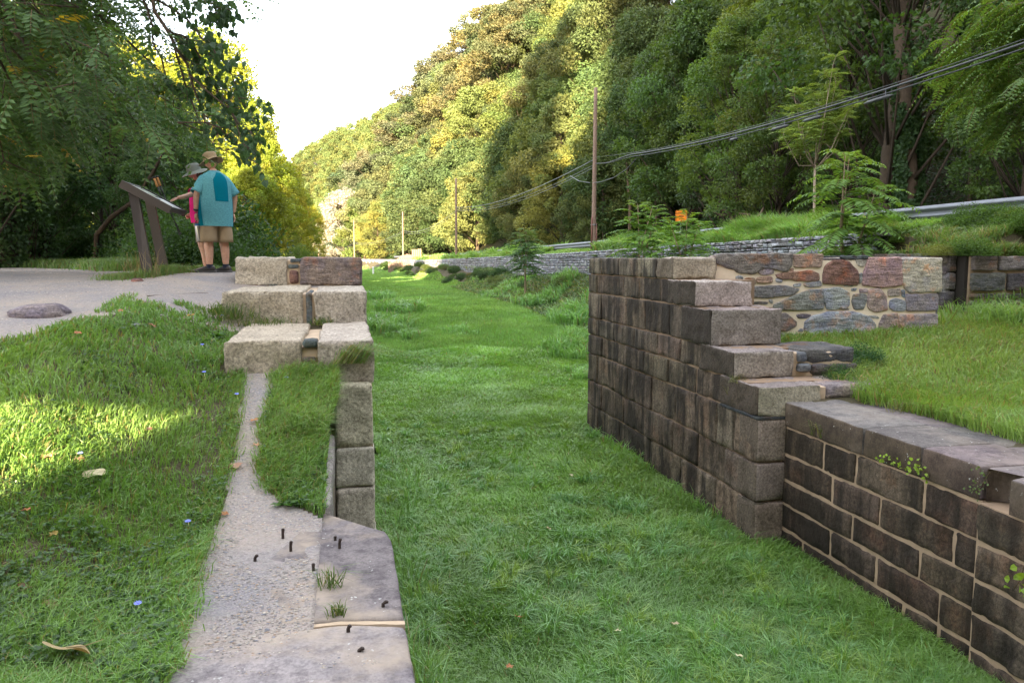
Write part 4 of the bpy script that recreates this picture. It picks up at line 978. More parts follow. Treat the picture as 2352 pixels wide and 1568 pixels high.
# ================================================================== people
def skin_body(verts, edges, radii, root=0, sub=2):
    me = bpy.data.meshes.new("b"); me.from_pydata([tuple(v) for v in verts], edges, []); ob = bpy.data.objects.new("b", me); sc.collection.objects.link(ob)
    md = ob.modifiers.new("s", 'SKIN'); md.use_smooth_shade = True
    for i_, sv in enumerate(me.skin_vertices[0].data):
        r = radii[i_]; sv.radius = (r, r) if isinstance(r, (int, float)) else r; sv.use_root = (i_ == root)
    sb = ob.modifiers.new("u", 'SUBSURF'); sb.levels = sub; sb.render_levels = sub
    dg = bpy.context.evaluated_depsgraph_get(); dg.update(); m2 = bpy.data.meshes.new_from_object(ob.evaluated_get(dg)); bpy.data.objects.remove(ob)
    n = len(m2.vertices); co = np.empty(n*3); m2.vertices.foreach_get('co', co); Q = []; T = []
    for p in m2.polygons:
        (Q if len(p.vertices) == 4 else T).append(tuple(p.vertices)[:4 if len(p.vertices) == 4 else 3])
    return co.reshape(-1, 3), Q, T
def loft(mb, rings, n=28, col=(1, 1, 1), fold=0.0, seed=0, close=(False, False), pw=2.0, fz=7.0):
    """rings: (centre, rx, ry, [axis u], [axis v]) """
    V = []; a = np.arange(n)*2*np.pi/n
    for (c, rx, ry, *ax) in rings:
        eu, ev = (np.array(ax[0]), np.array(ax[1])) if ax else (np.array([1., 0, 0]), np.array([0, 1., 0]))
        ca, sa = np.cos(a), np.sin(a); ca = np.sign(ca)*np.abs(ca)**(2/pw); sa = np.sign(sa)*np.abs(sa)**(2/pw)
        f = 1+fold*fbm(np.cos(a)*1.5+seed, np.sin(a)*1.5, c[2]*fz*.35, 3, 3)+fold*.5*np.sin(a*5+seed)*1
        V.append(np.array(c)+(rx*f*ca)[:, None]*eu+(ry*f*sa)[:, None]*ev)
    m = len(rings); V = np.array(V).reshape(-1, 3); Q = [(i*n+j, i*n+(j+1) % n, (i+1)*n+(j+1) % n, (i+1)*n+j) for i in range(m-1) for j in range(n)]; T = []
    if close[0]: V = np.vstack([V, np.array(rings[0][0])]); T += [(len(V)-1, (j+1) % n, j) for j in range(n)]
    if close[1]: V = np.vstack([V, np.array(rings[-1][0])]); T += [(len(V)-1, (m-1)*n+j, (m-1)*n+(j+1) % n) for j in range(n)]
    mb.add(V, Q, T, col)
def head(c, yaw, pitch, hh, skin_c, lip=(.38, .15, .13), hair=None):
    """egg shaped head with brow, eye hollows, nose, lips, chin and ears; c is its centre"""
    nu, nv = 40, 28; th = np.linspace(0, np.pi, nv)[:, None]; ph = (np.arange(nu)*2*np.pi/nu)[None]
    x = np.sin(th)*np.sin(ph); y = np.sin(th)*np.cos(ph); z = np.cos(th)*np.ones_like(ph)
    X = x*.078; Y = y*.096; Z = z*hh/2
    low = sstep(-z, .0, .9); X = X*(1-.26*low); Y = Y*(1-.12*low)+.012*low*(y > 0)*y
    fr = np.maximum(0, y)
    def bmp_(cx_, cz_, sx, sz_, h): return h*np.exp(-((X-cx_)/sx)**2-((Z-cz_)/sz_)**2)*fr**2
    d = bmp_(0, -.018, .011, .022, .026)+bmp_(0, -.032, .016, .010, .012)+bmp_(0, .026, .05, .012, .007)
    d += bmp_(0, -.062, .024, .006, .007)+bmp_(0, -.052, .022, .005, .006)-bmp_(0, -.057, .02, .003, .004)+bmp_(0, -.095, .02, .014, .009)
    d += -bmp_(.032, .008, .015, .010, .009)-bmp_(-.032, .008, .015, .010, .009)+bmp_(.042, -.03, .02, .018, .006)+bmp_(-.042, -.03, .02, .018, .006)
    Y = Y+d
    V = np.stack([X, Y, Z], -1).reshape(-1, 3); Q = [(i*nu+j, (i+1)*nu+j, (i+1)*nu+(j+1) % nu, i*nu+(j+1) % nu) for i in range(nv-1) for j in range(nu)]
    col = np.tile(np.array(skin_c), (len(V), 1)); lipm = (np.abs(V[:, 0]) < .024) & (np.abs(V[:, 2]+.057) < .010) & (V[:, 1] > .06); col[lipm] = lip
    cks = np.exp(-((np.abs(V[:, 0])-.042)/.02)**2-((V[:, 2]+.03)/.02)**2)*(V[:, 1] > 0); col = col*(1-cks[:, None]*np.array([0, .18, .18]))
    mb = MB(); mb.add(V, Q, None, col)
    for s in (-1, 1):                                        # ears
        t = np.linspace(0, 2*np.pi, 12, endpoint=False)
        for (r1, dx) in ((1, 0),):
            O = np.stack([np.full(12, s*.078)+s*.012*(np.cos(t)*-.5+.5), -.008+.017*np.cos(t)-.004, .0+.032*np.sin(t)], 1)
            I = np.stack([np.full(12, s*.074), -.008+.012*np.cos(t), .0+.024*np.sin(t)], 1); B = O*np.array([1, 1, 1])-np.array([s*.010, .004, 0])
            mb.add(np.vstack([B, O, I, I.mean(0)[None]]), [(i_, (i_+1) % 12, 12+(i_+1) % 12, 12+i_) for i_ in range(12)]+[(12+i_, 12+(i_+1) % 12, 24+(i_+1) % 12, 24+i_) for i_ in range(12)], [(24+i_, 24+(i_+1) % 12, 36) for i_ in range(12)], skin_c)
    A = (Matrix.Translation(Vector(c)) @ Matrix.Rotation(yaw, 4, 'Z') @ Matrix.Rotation(pitch, 4, 'X'))
    return mb, A
def xf(mb, A):
    A = np.array(A); mb.v = [v @ A[:3, :3].T+A[:3, 3] for v in mb.v]; return mb
def sunhat(A, name, mat, parent, crown=.115, brim=.105, droop=.035, seed=1):
    n = 48; a = np.arange(n)*2*np.pi/n; R0 = []
    rx, ry = .092, .110; z0 = .035
    prof_ = [(1.0, .0), (1.0, .03), (.98, .06), (.93, .082), (.80, .098), (.55, .108), (.25, .112)]
    m_ = MB(); V = []
    for k, bb in enumerate([1.0, .8, .6, .4, .2, .05]):
        zz = z0-.005-droop*bb**1.5+.016*np.sin(a*2+seed)*bb-(.02*bb*(np.cos(a) > .3)*np.cos(a)); f = 1+brim*bb/.10
        V.append(np.stack([np.sin(a)*rx*f, np.cos(a)*ry*(1+brim*bb/.12)+(.02*bb*(np.cos(a) > 0)*np.cos(a)), zz+0*a], 1))
    for (f, h) in prof_: V.append(np.stack([np.sin(a)*rx*f, np.cos(a)*ry*f, z0+h+.003*np.sin(a*3+h*60)], 1))
    m = len(V); V = np.array(V).reshape(-1, 3); V = np.vstack([V, [[0, 0, z0+.113]]])
    m_.add(V, [(i_*n+j, i_*n+(j+1) % n, (i_+1)*n+(j+1) % n, (i_+1)*n+j) for i_ in range(m-1) for j in range(n)], [((m-1)*n+j, (m-1)*n+(j+1) % n, m*n) for j in range(n)])
    xf(m_, A); return m_.build(name, mat, parent, True)
def glasses(A, parent):
    m_ = MB()
    for s in (-1, 1):
        t = np.linspace(0, 2*np.pi, 14, endpoint=False); C0 = np.array([s*.033, .095, .004])
        P = np.stack([C0[0]+.027*np.cos(t), C0[1]+0*t-.010*(np.abs(C0[0]+.027*np.cos(t))/.06)**2, C0[2]+.018*np.sin(t)], 1)
        m_.add(np.vstack([P, P+np.array([0, .004, 0]), [C0+(0, .006, 0)]]), [(i_, (i_+1) % 14, 14+(i_+1) % 14, 14+i_) for i_ in range(14)], [(14+i_, 14+(i_+1) % 14, 28) for i_ in range(14)])
        tube(m_, [(s*.058, .088, .008), (s*.077, .05, .010), (s*.080, -.005, .008)], .0035, 5)
    tube(m_, [(-.01, .098, .008), (.01, .098, .008)], .003, 5); xf(m_, A); return m_.build('sunglasses', plain("dark_lens", (.01, .01, .012), .12), parent, True)
def hand(wr, d, palm_n, thumb_side, curl, s=1.0):
    """palm and five fingers as skinned chains; wr wrist, d pointing direction, palm_n the way the palm faces"""
    d = unit(d); pn = unit(palm_n-np.dot(palm_n, d)*d); sd_ = np.cross(d, pn)*thumb_side; out = []
    kn = [wr+d*.088*s+sd_*x*s for x in (.030, .010, -.010, -.029)]
    V = [wr, wr+d*.045*s]+kn; E_ = [(0, 1)]+[(1, 2+i_) for i_ in range(4)]; Rr = [(.021*s, .027*s), (.030*s, .016*s)]+[.0115*s]*4
    out.append(skin_body(V, E_, [.024*s, .026*s]+[.0135*s]*4, 0, 1))
    for i_, (k, L) in enumerate(zip(kn, (.072, .080, .074, .058))):
        L *= s; p = [k-d*.012*s]; a = curl*.35; cur = k
        for f, ca in ((.45, curl*.8), (.3, curl*1.7), (.25, curl*2.3)):
            dd = d*math.cos(ca)+pn*math.sin(ca); cur = cur+dd*L*f; p.append(cur)
        out.append(skin_body(p, [(0, 1), (1, 2), (2, 3)], [.0105*s, .0098*s, .0088*s, .0070*s], 0, 1))
    b = wr+d*.028*s+sd_*.022*s; t1 = b+(d*.5+sd_*.8+pn*.25)*.036*s; t2 = t1+(d*.85+sd_*.25+pn*.45)*.032*s; t3 = t2+(d*.9+pn*.4)*.022*s
    out.append(skin_body([b, t1, t2, t3], [(0, 1), (1, 2), (2, 3)], [.0135*s, .0120*s, .0105*s, .0085*s], 0, 1)); return out
def addskin(mb, parts, col):
    for (V, Q, T) in parts: mb.add(V, Q, T, col)
def shoe(foot, yaw, mat_up, mat_sole, parent, L=.30, name='shoe'):
    """foot = point on the ground under the ankle"""
    A = Matrix.Translation(Vector(foot)) @ Matrix.Rotation(yaw, 4, 'Z')
    up = MB(); R0 = []
    for y, w, h in ((-.085, .028, .055), (-.07, .036, .085), (-.03, .041, .105), (.02, .042, .098), (.07, .045, .075), (.12, .050, .058), (.165, .047, .045), (.20, .032, .034), (.212, .012, .022)):
        R0.append(((0, y, .014+h/2), w, h/2, (1, 0, 0), (0, 0, 1)))
    loft(up, R0, 18, close=(True, True), pw=2.4); xf(up, A); u_ = up.build(name, mat_up, parent, True)
    so = MB(); R0 = []
    for y, w in ((-.095, .026), (-.085, .038), (-.03, .044), (.03, .040), (.09, .048), (.14, .053), (.18, .048), (.212, .030), (.222, .010)): R0.append(((0, y, .016+.006*(y > .17)), w, .018, (1, 0, 0), (0, 0, 1)))
    loft(so, R0, 16, close=(True, True), pw=4); xf(so, A); so.build('sole', mat_sole, u_, True)
    la = MB()
    for k in range(4): tube(la, [(-.022, .02+k*.022, .115-.012*k), (0, .024+k*.022, .121-.012*k), (.022, .02+k*.022, .115-.012*k)], .0035, 5)
    xf(la, A); la.build('laces', blk2, u_, True); return u_
def skinmat(name):
    m, n, l, b, o = newmat(name); f = noise(n, l, 30, 3)
    l.new(mix(n, l, attr(n), ramp(n, l, f, [(.35, (.9, .86, .84)), (.65, (1.08, 1.05, 1.04))]), 1, 'MULTIPLY'), b.inputs['Base Color']); b.inputs['Roughness'].default_value = .55
    b.inputs['Subsurface Weight'].default_value = .12; b.inputs['Subsurface Scale'].default_value = .01; return m
SK = skinmat("skin")
def cloth(name, col, var=.1, sc1=(60, 60, 260), heather=None):
    m, n, l, b, o = newmat(name); f = noise(n, l, 1.0, 3, .7, mapscale=sc1)
    c = mix(n, l, tuple(x*(1-var) for x in col), tuple(x*(1+var) for x in (heather or col)), ramp(n, l, f, [(.35, (0, 0, 0)), (.65, (1, 1, 1))]))
    l.new(c, b.inputs['Base Color']); b.inputs['Roughness'].default_value = .9; b.inputs['Specular IOR Level'].default_value = .1
    bump(n, l, b, noise(n, l, 9, 3), .35, .02); return m
# ---- the man ---------------------------------------------------------------
zm = 12.05
mb0 = PD(500, 621, zm); mx_, my_ = mb0[0], mb0[1]; mz = gz(mx_, my_)
view = math.atan2(mx_, my_)                                  # camera to man heading
fac = view+R(-24)                                            # he looks away and to the left
YW = -fac                                                    # rotation about Z of a figure built facing +Y
man = thing('person', 'person in teal T-shirt, khaki shorts and tan hat seen from behind, holding a bottle', 'person', (mx_, my_, mz))
LM = Matrix.Translation((mx_, my_, mz)) @ Matrix.Rotation(YW, 4, 'Z')
def lp_(p): return np.array(LM @ Vector(p))
skc = (.56, .33, .24)
# skeleton (facing +Y, left is -X)
S = {'pel': (0, 0, .93), 'sp': (0, .02, 1.12), 'ch': (0, 0, 1.34), 'nk': (0, .0, 1.50), 'hb': (-.01, .03, 1.58),
     'ls': (-.195, 0, 1.395), 'le': (-.285, -.01, 1.15), 'lw': (-.275, .05, .90), 'rs': (.195, 0, 1.395), 're': (.30, -.03, 1.16), 'rw': (.285, .0, .91),
     'lh': (-.105, 0, .88), 'lk': (-.120, .02, .49), 'lc': (-.128, -.015, .34), 'la': (-.135, -.03, .09), 'rh': (.105, 0, .88), 'rk': (.125, .03, .49), 'rc': (.128, -.005, .34), 'ra': (.13, -.01, .09)}
rad = {'pel': .16, 'sp': .165, 'ch': .13, 'nk': .066, 'hb': .062, 'ls': .058, 'le': .052, 'lw': .032, 'rs': .058, 're': .052, 'rw': .032, 'lh': .105, 'lk': .074, 'lc': .070, 'la': .044, 'rh': .105, 'rk': .074, 'rc': .070, 'ra': .044}
ks = list(S); E_ = [('pel', 'sp'), ('sp', 'ch'), ('ch', 'nk'), ('nk', 'hb'), ('ch', 'ls'), ('ls', 'le'), ('le', 'lw'), ('ch', 'rs'), ('rs', 're'), ('re', 'rw'), ('pel', 'lh'), ('lh', 'lk'), ('lk', 'lc'), ('lc', 'la'), ('pel', 'rh'), ('rh', 'rk'), ('rk', 'rc'), ('rc', 'ra')]
bm_ = MB(); addskin(bm_, [skin_body([S[k] for k in ks], [(ks.index(a), ks.index(b)) for a, b in E_], [rad[k] for k in ks], 0, 2)], skc)
addskin(bm_, hand(np.array(S['lw']), np.array((.02, .06, -1)), np.array((1, .2, 0)), -1, .55, 1.0), skc)
addskin(bm_, hand(np.array(S['rw']), np.array((.05, .02, -1)), np.array((-1, -.2, 0)), 1, .38, 1.0), skc)
hc = (-.015, .05, 1.675); hm, HA = head((0, 0, 0), 0, 0, .235, skc)
HA = Matrix.Translation(hc) @ Matrix.Rotation(R(28), 4, 'Z') @ Matrix.Rotation(R(-16), 4, 'X')
xf(hm, HA); bm_.v += hm.v; bm_.c += hm.c; bm_.q += [q+bm_.n for q in hm.q]; bm_.t += [t+bm_.n for t in hm.t]; bm_.n += hm.n
xf(bm_, LM); bm_.build('body', SK, man, True)
sunhat(LM @ HA, 'hat', cloth("tan_hat", (.36, .27, .17), .08), man, brim=.085); glasses(LM @ HA, man)
hr_m = MB(); loft(hr_m, [((0, -.012, .045), .081, .092), ((0, -.014, .0), .0795, .090), ((0, -.018, -.03), .073, .083), ((0, -.02, -.045), .062, .075)], 24); xf(hr_m, LM @ HA)
# hair only at the back and sides: drop front faces
hv = hr_m.v[0]; inv = np.array((LM @ HA).inverted()); hl_ = hv @ inv[:3, :3].T+inv[:3, 3]; hr_m.q = [q[(hl_[q][:, :, 1].mean(1) < .015)] for q in hr_m.q]; hr_m.build('hair', plain("grey_hair", (.18, .14, .10), .8), man, True)
# shirt: hanging loft plus sleeves, raglan
teal = cloth("heather_teal", (.085, .27, .33), .22, (40, 40, 300), (.13, .37, .43)); deep = cloth("deep_teal", (.0, .155, .23), .06)
sh = MB()
RG = [((0, 0, .70), .248, .182), ((0, .005, .74), .252, .186), ((0, .01, .9), .258, .196), ((0, .015, 1.05), .258, .20), ((0, .01, 1.18), .254, .19), ((0, 0, 1.3), .25, .17), ((0, -.005, 1.38), .238, .152), ((0, -.008, 1.44), .205, .132), ((0, -.008, 1.485), .155, .110), ((0, .0, 1.515), .105, .088), ((0, .006, 1.535), .082, .078)]
RG2 = [((0, float(np.interp(z_, [r[0][2] for r in RG], [r[0][1] for r in RG])), float(z_)), float(np.interp(z_, [r[0][2] for r in RG], [r[1] for r in RG])), float(np.interp(z_, [r[0][2] for r in RG], [r[2] for r in RG]))) for z_ in np.unique(np.concatenate([np.linspace(.70, 1.535, 34), [1.485, 1.515]]))]
loft(sh, RG2, 72, fold=.034, seed=3, pw=2.25)
shirt_v = None
def sleeve(mb, a, b, r0, r1, ext=1.0):
    a, b = np.array(a, float), np.array(b, float); d = unit(b-a); s_, u_ = frame_of(d[None]); s_, u_ = s_[0], u_[0]; L = np.linalg.norm(b-a)
    rr = [(0, r0*.85), (.15, r0), (.5, (r0+r1)/2*1.02), (.85, r1*1.04), (1.0, r1*1.1), (.99, r1*.98)]
    loft(mb, [(a+d*L*t, r, r, s_, u_) for t, r in rr], 24, fold=.03, seed=5)
sleeve(sh, (-.135, -.005, 1.425), (-.285, -.005, 1.185), .088, .088); sleeve(sh, (.135, -.005, 1.425), (.302, -.02, 1.185), .088, .088)
xf(sh, LM); shirt = sh.build('shirt', teal, man, True)
# back panel and side gores, following the shirt surface 3 mm proud
def shirt_patch(a0f, a1f, z0, z1, nm, nz_=16, na=10, off=.004):
    zz = [r[0][2] for r in RG]; P = []
    for k in range(nz_+1):
        z = z0+(z1-z0)*k/nz_; rx = np.interp(z, zz, [r[1] for r in RG]); ry = np.interp(z, zz, [r[2] for r in RG]); yc_ = np.interp(z, zz, [r[0][1] for r in RG])
        a = np.linspace(a0f(k/nz_), a1f(k/nz_), na+1); ca, sa = np.cos(a), np.sin(a); f = 1+.034*fbm(ca*1.5+3, sa*1.5, z*2.45, 3, 3)+.017*np.sin(a*5+3)
        ca = np.sign(ca)*np.abs(ca)**(2/2.25); sa = np.sign(sa)*np.abs(sa)**(2/2.25)
        P.append(np.stack([(rx*f+off)*ca, yc_+(ry*f+off)*sa, np.full(na+1, z)], 1))
    V = np.array(P).reshape(-1, 3); Q = [(i_*(na+1)+j, i_*(na+1)+j+1, (i_+1)*(na+1)+j+1, (i_+1)*(na+1)+j) for i_ in range(nz_) for j in range(na)]
    m_ = MB(); m_.add(V, Q); xf(m_, LM); return m_.build(nm, deep, shirt, True)
shirt_patch(lambda t: R(-104-t*6+max(0, t-.75)*60), lambda t: R(-60+t*3-max(0, t-.85)*60), 1.07, 1.50, 'back_panel')
shirt_patch(lambda t: R(175-t*0), lambda t: R(207-t*10), .705, 1.22, 'side_panel'); shirt_patch(lambda t: R(-25+t*8), lambda t: R(4), .705, 1.2, 'side_panel')
khaki = cloth("khaki", (.34, .26, .175), .06, (80, 80, 80))
so_ = MB()
loft(so_, [((0, .0, .96), .225, .165), ((0, 0, .85), .235, .175), ((0, 0, .78), .235, .17), ((0, 0, .72), .232, .165)], 40, fold=.01)
for s in (-1, 1):
    loft(so_, [((s*.108, 0, .80), .118, .150), ((s*.112, .0, .70), .122, .145), ((s*.120, .0, .6), .124, .138), ((s*.122, .0, .52), .126, .136), ((s*.124, .0, .462), .130, .138), ((s*.124, 0, .464), .120, .128), ((s*.124, 0, .50), .110, .12)], 30, fold=.028, seed=s*3)
xf(so_, LM); so_.build('shorts', khaki, man, True)
dsh = plain("dark_shoe_leather", (.035, .030, .028), .6, 0, .3, 40); dso = plain("grey_sole", (.10, .095, .095), .8)
for (k, yw) in (('la', R(48)), ('ra', R(30))):
    p = S[k]; w0 = LM @ Vector((p[0], p[1], 0)); w0.z = gz(w0.x, w0.y)-.004
    shoe(w0, YW+yw, dsh, dso, man); m_ = MB(); loft(m_, [((p[0], p[1], .065), .046, .05), ((p[0], p[1], .10), .049, .052), ((p[0], p[1], .125), .050, .053)], 16); xf(m_, LM); m_.build('sock', plain("navy_sock", (.02, .025, .05), .9), man, True)
m_ = MB(); w0 = np.array(S['lw']); e0_ = np.array(S['le']); d = unit(e0_-w0); q = w0+d*.045; s_, u_ = frame_of(d[None]); loft(m_, [(q-d*.013, .036, .036, s_[0], u_[0]), (q-d*.013, .041, .041, s_[0], u_[0]), (q+d*.013, .042, .042, s_[0], u_[0]), (q+d*.013, .036, .036, s_[0], u_[0])], 18); xf(m_, LM); m_.build('watch', blk2, man, True)
# bottle hanging from his left hand
hb_ = lp_(np.array(S['lw'])+(.012, .012, -.135)); bt = thing('water_bottle', 'brushed steel water bottle with a blue collar held in the standing person\'s left hand', 'bottle', hb_)
steel = plain("brushed_steel", (.55, .55, .57), .28, 1.0, .08, 5); blue = plain("blue_plastic", (.03, .12, .35), .4)
dn = unit(np.array([.09, .03, -1])); q = lambda t: hb_+dn*t
m_ = MB(); tube(m_, [q(.055), q(.06), q(.075), q(.285), q(.295), q(.297)], [.034, .039, .040, .040, .038, .03], 20); m_.build('flask', steel, bt, True)
m_ = MB(); tube(m_, [q(.03), q(.032), q(.058), q(.059)], [.024, .036, .0405, .036], 20); m_.build('cap', blue, bt, True)
m_ = MB(); ct = q(.035); tube(m_, [ct+(-.02, 0, 0), ct+(-.022, 0, .035), ct+(-.008, 0, .052), ct+(.012, 0, .052), ct+(.024, 0, .033), ct+(.02, 0, 0)], .0055, 8); m_.build('carry_loop', blk2, bt, True)

# ---- the woman, mostly behind him -------------------------------------------
zw = 12.55; w0 = PD(470, 616, zw); wx, wy = w0[0], w0[1]; wz = gz(wx, wy)
wom = thing('person', 'person in a pink T-shirt and grey sun hat reaching out to touch the information panel', 'person', (wx, wy, wz))
WY = R(100)                                                  # faces left along the image
WM = Matrix.Translation((wx, wy, wz)) @ Matrix.Rotation(WY, 4, 'Z'); WI = WM.inverted()
skw = (.60, .36, .27)
hand_t = PD(374, 470, zA+.84); hl2 = WI @ Vector(hand_t)
S = {'pel': (0, 0, .88), 'sp': (0, .01, 1.05), 'ch': (0, .01, 1.26), 'nk': (0, .02, 1.40), 'hb': (0, .05, 1.47), 'ls': (.18, 0, 1.33), 'rs': (-.18, .0, 1.33),
     'lh': (-.09, 0, .84), 'lk': (-.11, .03, .46), 'lc': (-.11, -.01, .32), 'la': (-.11, -.02, .085), 'rh': (.09, 0, .84), 'rk': (.11, .03, .46), 'rc': (.11, -.01, .32), 'ra': (.11, -.02, .085)}
# the arm nearest the viewer reaches to the sign
near = 'ls' if (WM @ Vector(S['ls'])).y < (WM @ Vector(S['rs'])).y else 'rs'
sh_ = np.array(S[near]); wr = np.array(hl2); wr_ = sh_+(wr-sh_)*1.0; Ld = np.linalg.norm(wr-sh_); wrist = sh_+unit(wr-sh_)*min(Ld-.10, .60); elb = (sh_+wrist)/2+np.array([0, 0, -.04])
S['ne'] = tuple(elb); S['nw'] = tuple(wrist); far_ = 'rs' if near == 'ls' else 'ls'; sx = np.sign(S[far_][0]); S['fe'] = (sx*.24, .02, 1.08); S['fw'] = (sx*.20, .16, .95)
rad = {'pel': .15, 'sp': .14, 'ch': .15, 'nk': .052, 'hb': .052, 'ls': .056, 'rs': .056, 'ne': .042, 'nw': .026, 'fe': .04, 'fw': .026, 'lh': .09, 'lk': .066, 'lc': .06, 'la': .038, 'rh': .09, 'rk': .066, 'rc': .06, 'ra': .038}
ks = list(S); E_ = [('pel', 'sp'), ('sp', 'ch'), ('ch', 'nk'), ('nk', 'hb'), ('ch', 'ls'), ('ch', 'rs'), (near, 'ne'), ('ne', 'nw'), (far_, 'fe'), ('fe', 'fw'), ('pel', 'lh'), ('lh', 'lk'), ('lk', 'lc'), ('lc', 'la'), ('pel', 'rh'), ('rh', 'rk'), ('rk', 'rc'), ('rc', 'ra')]
bm_ = MB(); addskin(bm_, [skin_body([S[k] for k in ks], [(ks.index(a), ks.index(b)) for a, b in E_], [rad[k] for k in ks], 0, 2)], skw)
dd = unit(wrist-elb)+np.array([0, 0, -.1]); addskin(bm_, hand(wrist, dd, np.array((0, 0, -1.)), 1 if near == 'ls' else -1, .16, .92), skw)
addskin(bm_, hand(np.array(S['fw']), np.array((-sx*.3, .6, -.6)), np.array((-sx, 0, 0)), -1, .4, .92), skw)
hm, _ = head((0, 0, 0), 0, 0, .225, skw, (.50, .12, .12)); HA = Matrix.Translation((0, .085, 1.565)) @ Matrix.Rotation(R(22), 4, 'Z') @ Matrix.Rotation(R(-20), 4, 'X')
xf(hm, HA); bm_.v += hm.v; bm_.c += hm.c; bm_.q += [q_+bm_.n for q_ in hm.q]; bm_.n += hm.n
xf(bm_, WM); bm_.build('body', SK, wom, True)
sunhat(WM @ HA, 'hat', cloth("grey_hat", (.24, .26, .24), .08), wom, brim=.10, droop=.03, seed=2); glasses(WM @ HA, wom)
m_ = MB(); loft(m_, [((0, -.012, .045), .081, .092), ((0, -.014, .0), .081, .090), ((0, -.02, -.05), .074, .083), ((0, -.02, -.08), .055, .065)], 24); xf(m_, WM @ HA); hv = m_.v[0]; inv = np.array((WM @ HA).inverted()); hl_ = hv @ inv[:3, :3].T+inv[:3, 3]; m_.q = [q_[(hl_[q_][:, :, 1].mean(1) < .02)] for q_ in m_.q]; m_.build('hair', plain("brown_hair", (.12, .07, .04), .7), wom, True)
m_ = MB(); loft(m_, [((0, 0, .78), .225, .17), ((0, .01, .92), .22, .175), ((0, .02, 1.05), .205, .165), ((0, .02, 1.2), .205, .165), ((0, .01, 1.3), .195, .13), ((0, .01, 1.36), .15, .10), ((0, .02, 1.41), .08, .07)], 44, fold=.016, seed=1)
d_ = unit(elb-sh_); sleeve(m_, sh_-d_*.05, sh_+d_*.24, .085, .072); f_ = np.array(S[far_]); sleeve(m_, f_, f_+unit(np.array(S['fe'])-f_)*.18, .08, .07)
xf(m_, WM); m_.build('shirt', cloth("pink_cotton", (.72, .02, .22), .06), wom, True)
m_ = MB(); loft(m_, [((0, .0, .93), .18, .14), ((0, 0, .80), .19, .15), ((0, 0, .72), .185, .14)], 30)
for s in (-1, 1): loft(m_, [((s*.09, 0, .76), .10, .125), ((s*.10, .0, .62), .10, .115), ((s*.105, .0, .48), .10, .11)], 24, fold=.02)
xf(m_, WM); m_.build('shorts', cloth("olive_shorts", (.22, .19, .14), .06), wom, True)
psh = plain("mauve_shoe", (.28, .20, .19), .8, 0, .2, 40); pso = plain("pale_sole", (.35, .30, .28), .8)
for (k, yw) in (('la', R(8)), ('ra', R(-14))):
    p = S[k]; q_ = WM @ Vector((p[0], p[1], 0)); q_.z = gz(q_.x, q_.y)-.004; shoe(q_, WY+yw, psh, pso, wom)
# ================================================================== grass
rng = np.random.default_rng(21)
def blades(mb, P, h, w, col, bend=.5, seg=2, wind=None):
    n = len(P); a = rng.random(n)*2*np.pi; face = np.stack([np.cos(a), np.sin(a), np.zeros(n)], 1)
    b = rng.random(n)*2*np.pi; ld = np.stack([np.cos(b), np.sin(b), np.zeros(n)], 1)
    if wind is not None: ld = unit(ld*.8+wind)
    be = (bend*(.3+rng.random(n)*1.0))[:, None]; h = h[:, None]; w = w[:, None]; up = np.array([0, 0, 1.0])
    m = P+h*(up*.52+ld*be*.22); t = P+h*(up*(.93-.35*be)+ld*be*.85)
    if seg == 2:
        V = np.stack([P-face*w/2, P+face*w/2, m+face*w*.42, m-face*w*.42, t], 1); o = np.arange(n)[:, None]*5
        mb.add(V.reshape(-1, 3), o+np.array([[0, 1, 2, 3]]), o+np.array([[3, 2, 4]]), np.repeat(col, 5, 0)*np.tile(np.array([.8, .8, 1, 1, 1.12]), n)[:, None]**0)
    else:
        V = np.stack([P-face*w/2, P+face*w/2, t], 1); mb.add(V.reshape(-1, 3), None, np.arange(n*3).reshape(n, 3), np.repeat(col, 3, 0))
def in_view(P, m=60):
    u, v, z = project(P); return (z > .4) & (u > -m*3) & (u < 2352+m*3) & (v < 1568+m*3) & (v > -m)
G1, G2, G3, GY = np.array([.155, .29, .062]), np.array([.23, .365, .105]), np.array([.16, .305, .11]), np.array([.28, .23, .10])
def gcol(P, dry=.04, patch=1.0, yel=0.0):
    n = len(P); t = np.clip(.5+1.5*fbm(P[:, 0]*.8, P[:, 1]*.8, 0, 3, 41)+.25*rng.normal(size=n), 0, 1)[:, None]; s = np.clip(.5+1.2*fbm(P[:, 0]*.35+9, P[:, 1]*.35, 0, 2, 43)*patch, 0, 1)[:, None]
    c = (G1*(1-t)+G2*t)*(1-.45*s)+G3*.45*s; c = c*(.8+.45*rng.random((n, 1)))*(1+.28*fbm(P[:, 0]*.55, P[:, 1]*.4, 0, 3, 47))[:, None]
    c = c*(1-yel)+yel*np.array([.12, .16, .03])
    d = rng.random(n) < dry; c[d] = GY*(.6+.7*rng.random((d.sum(), 1))); return c
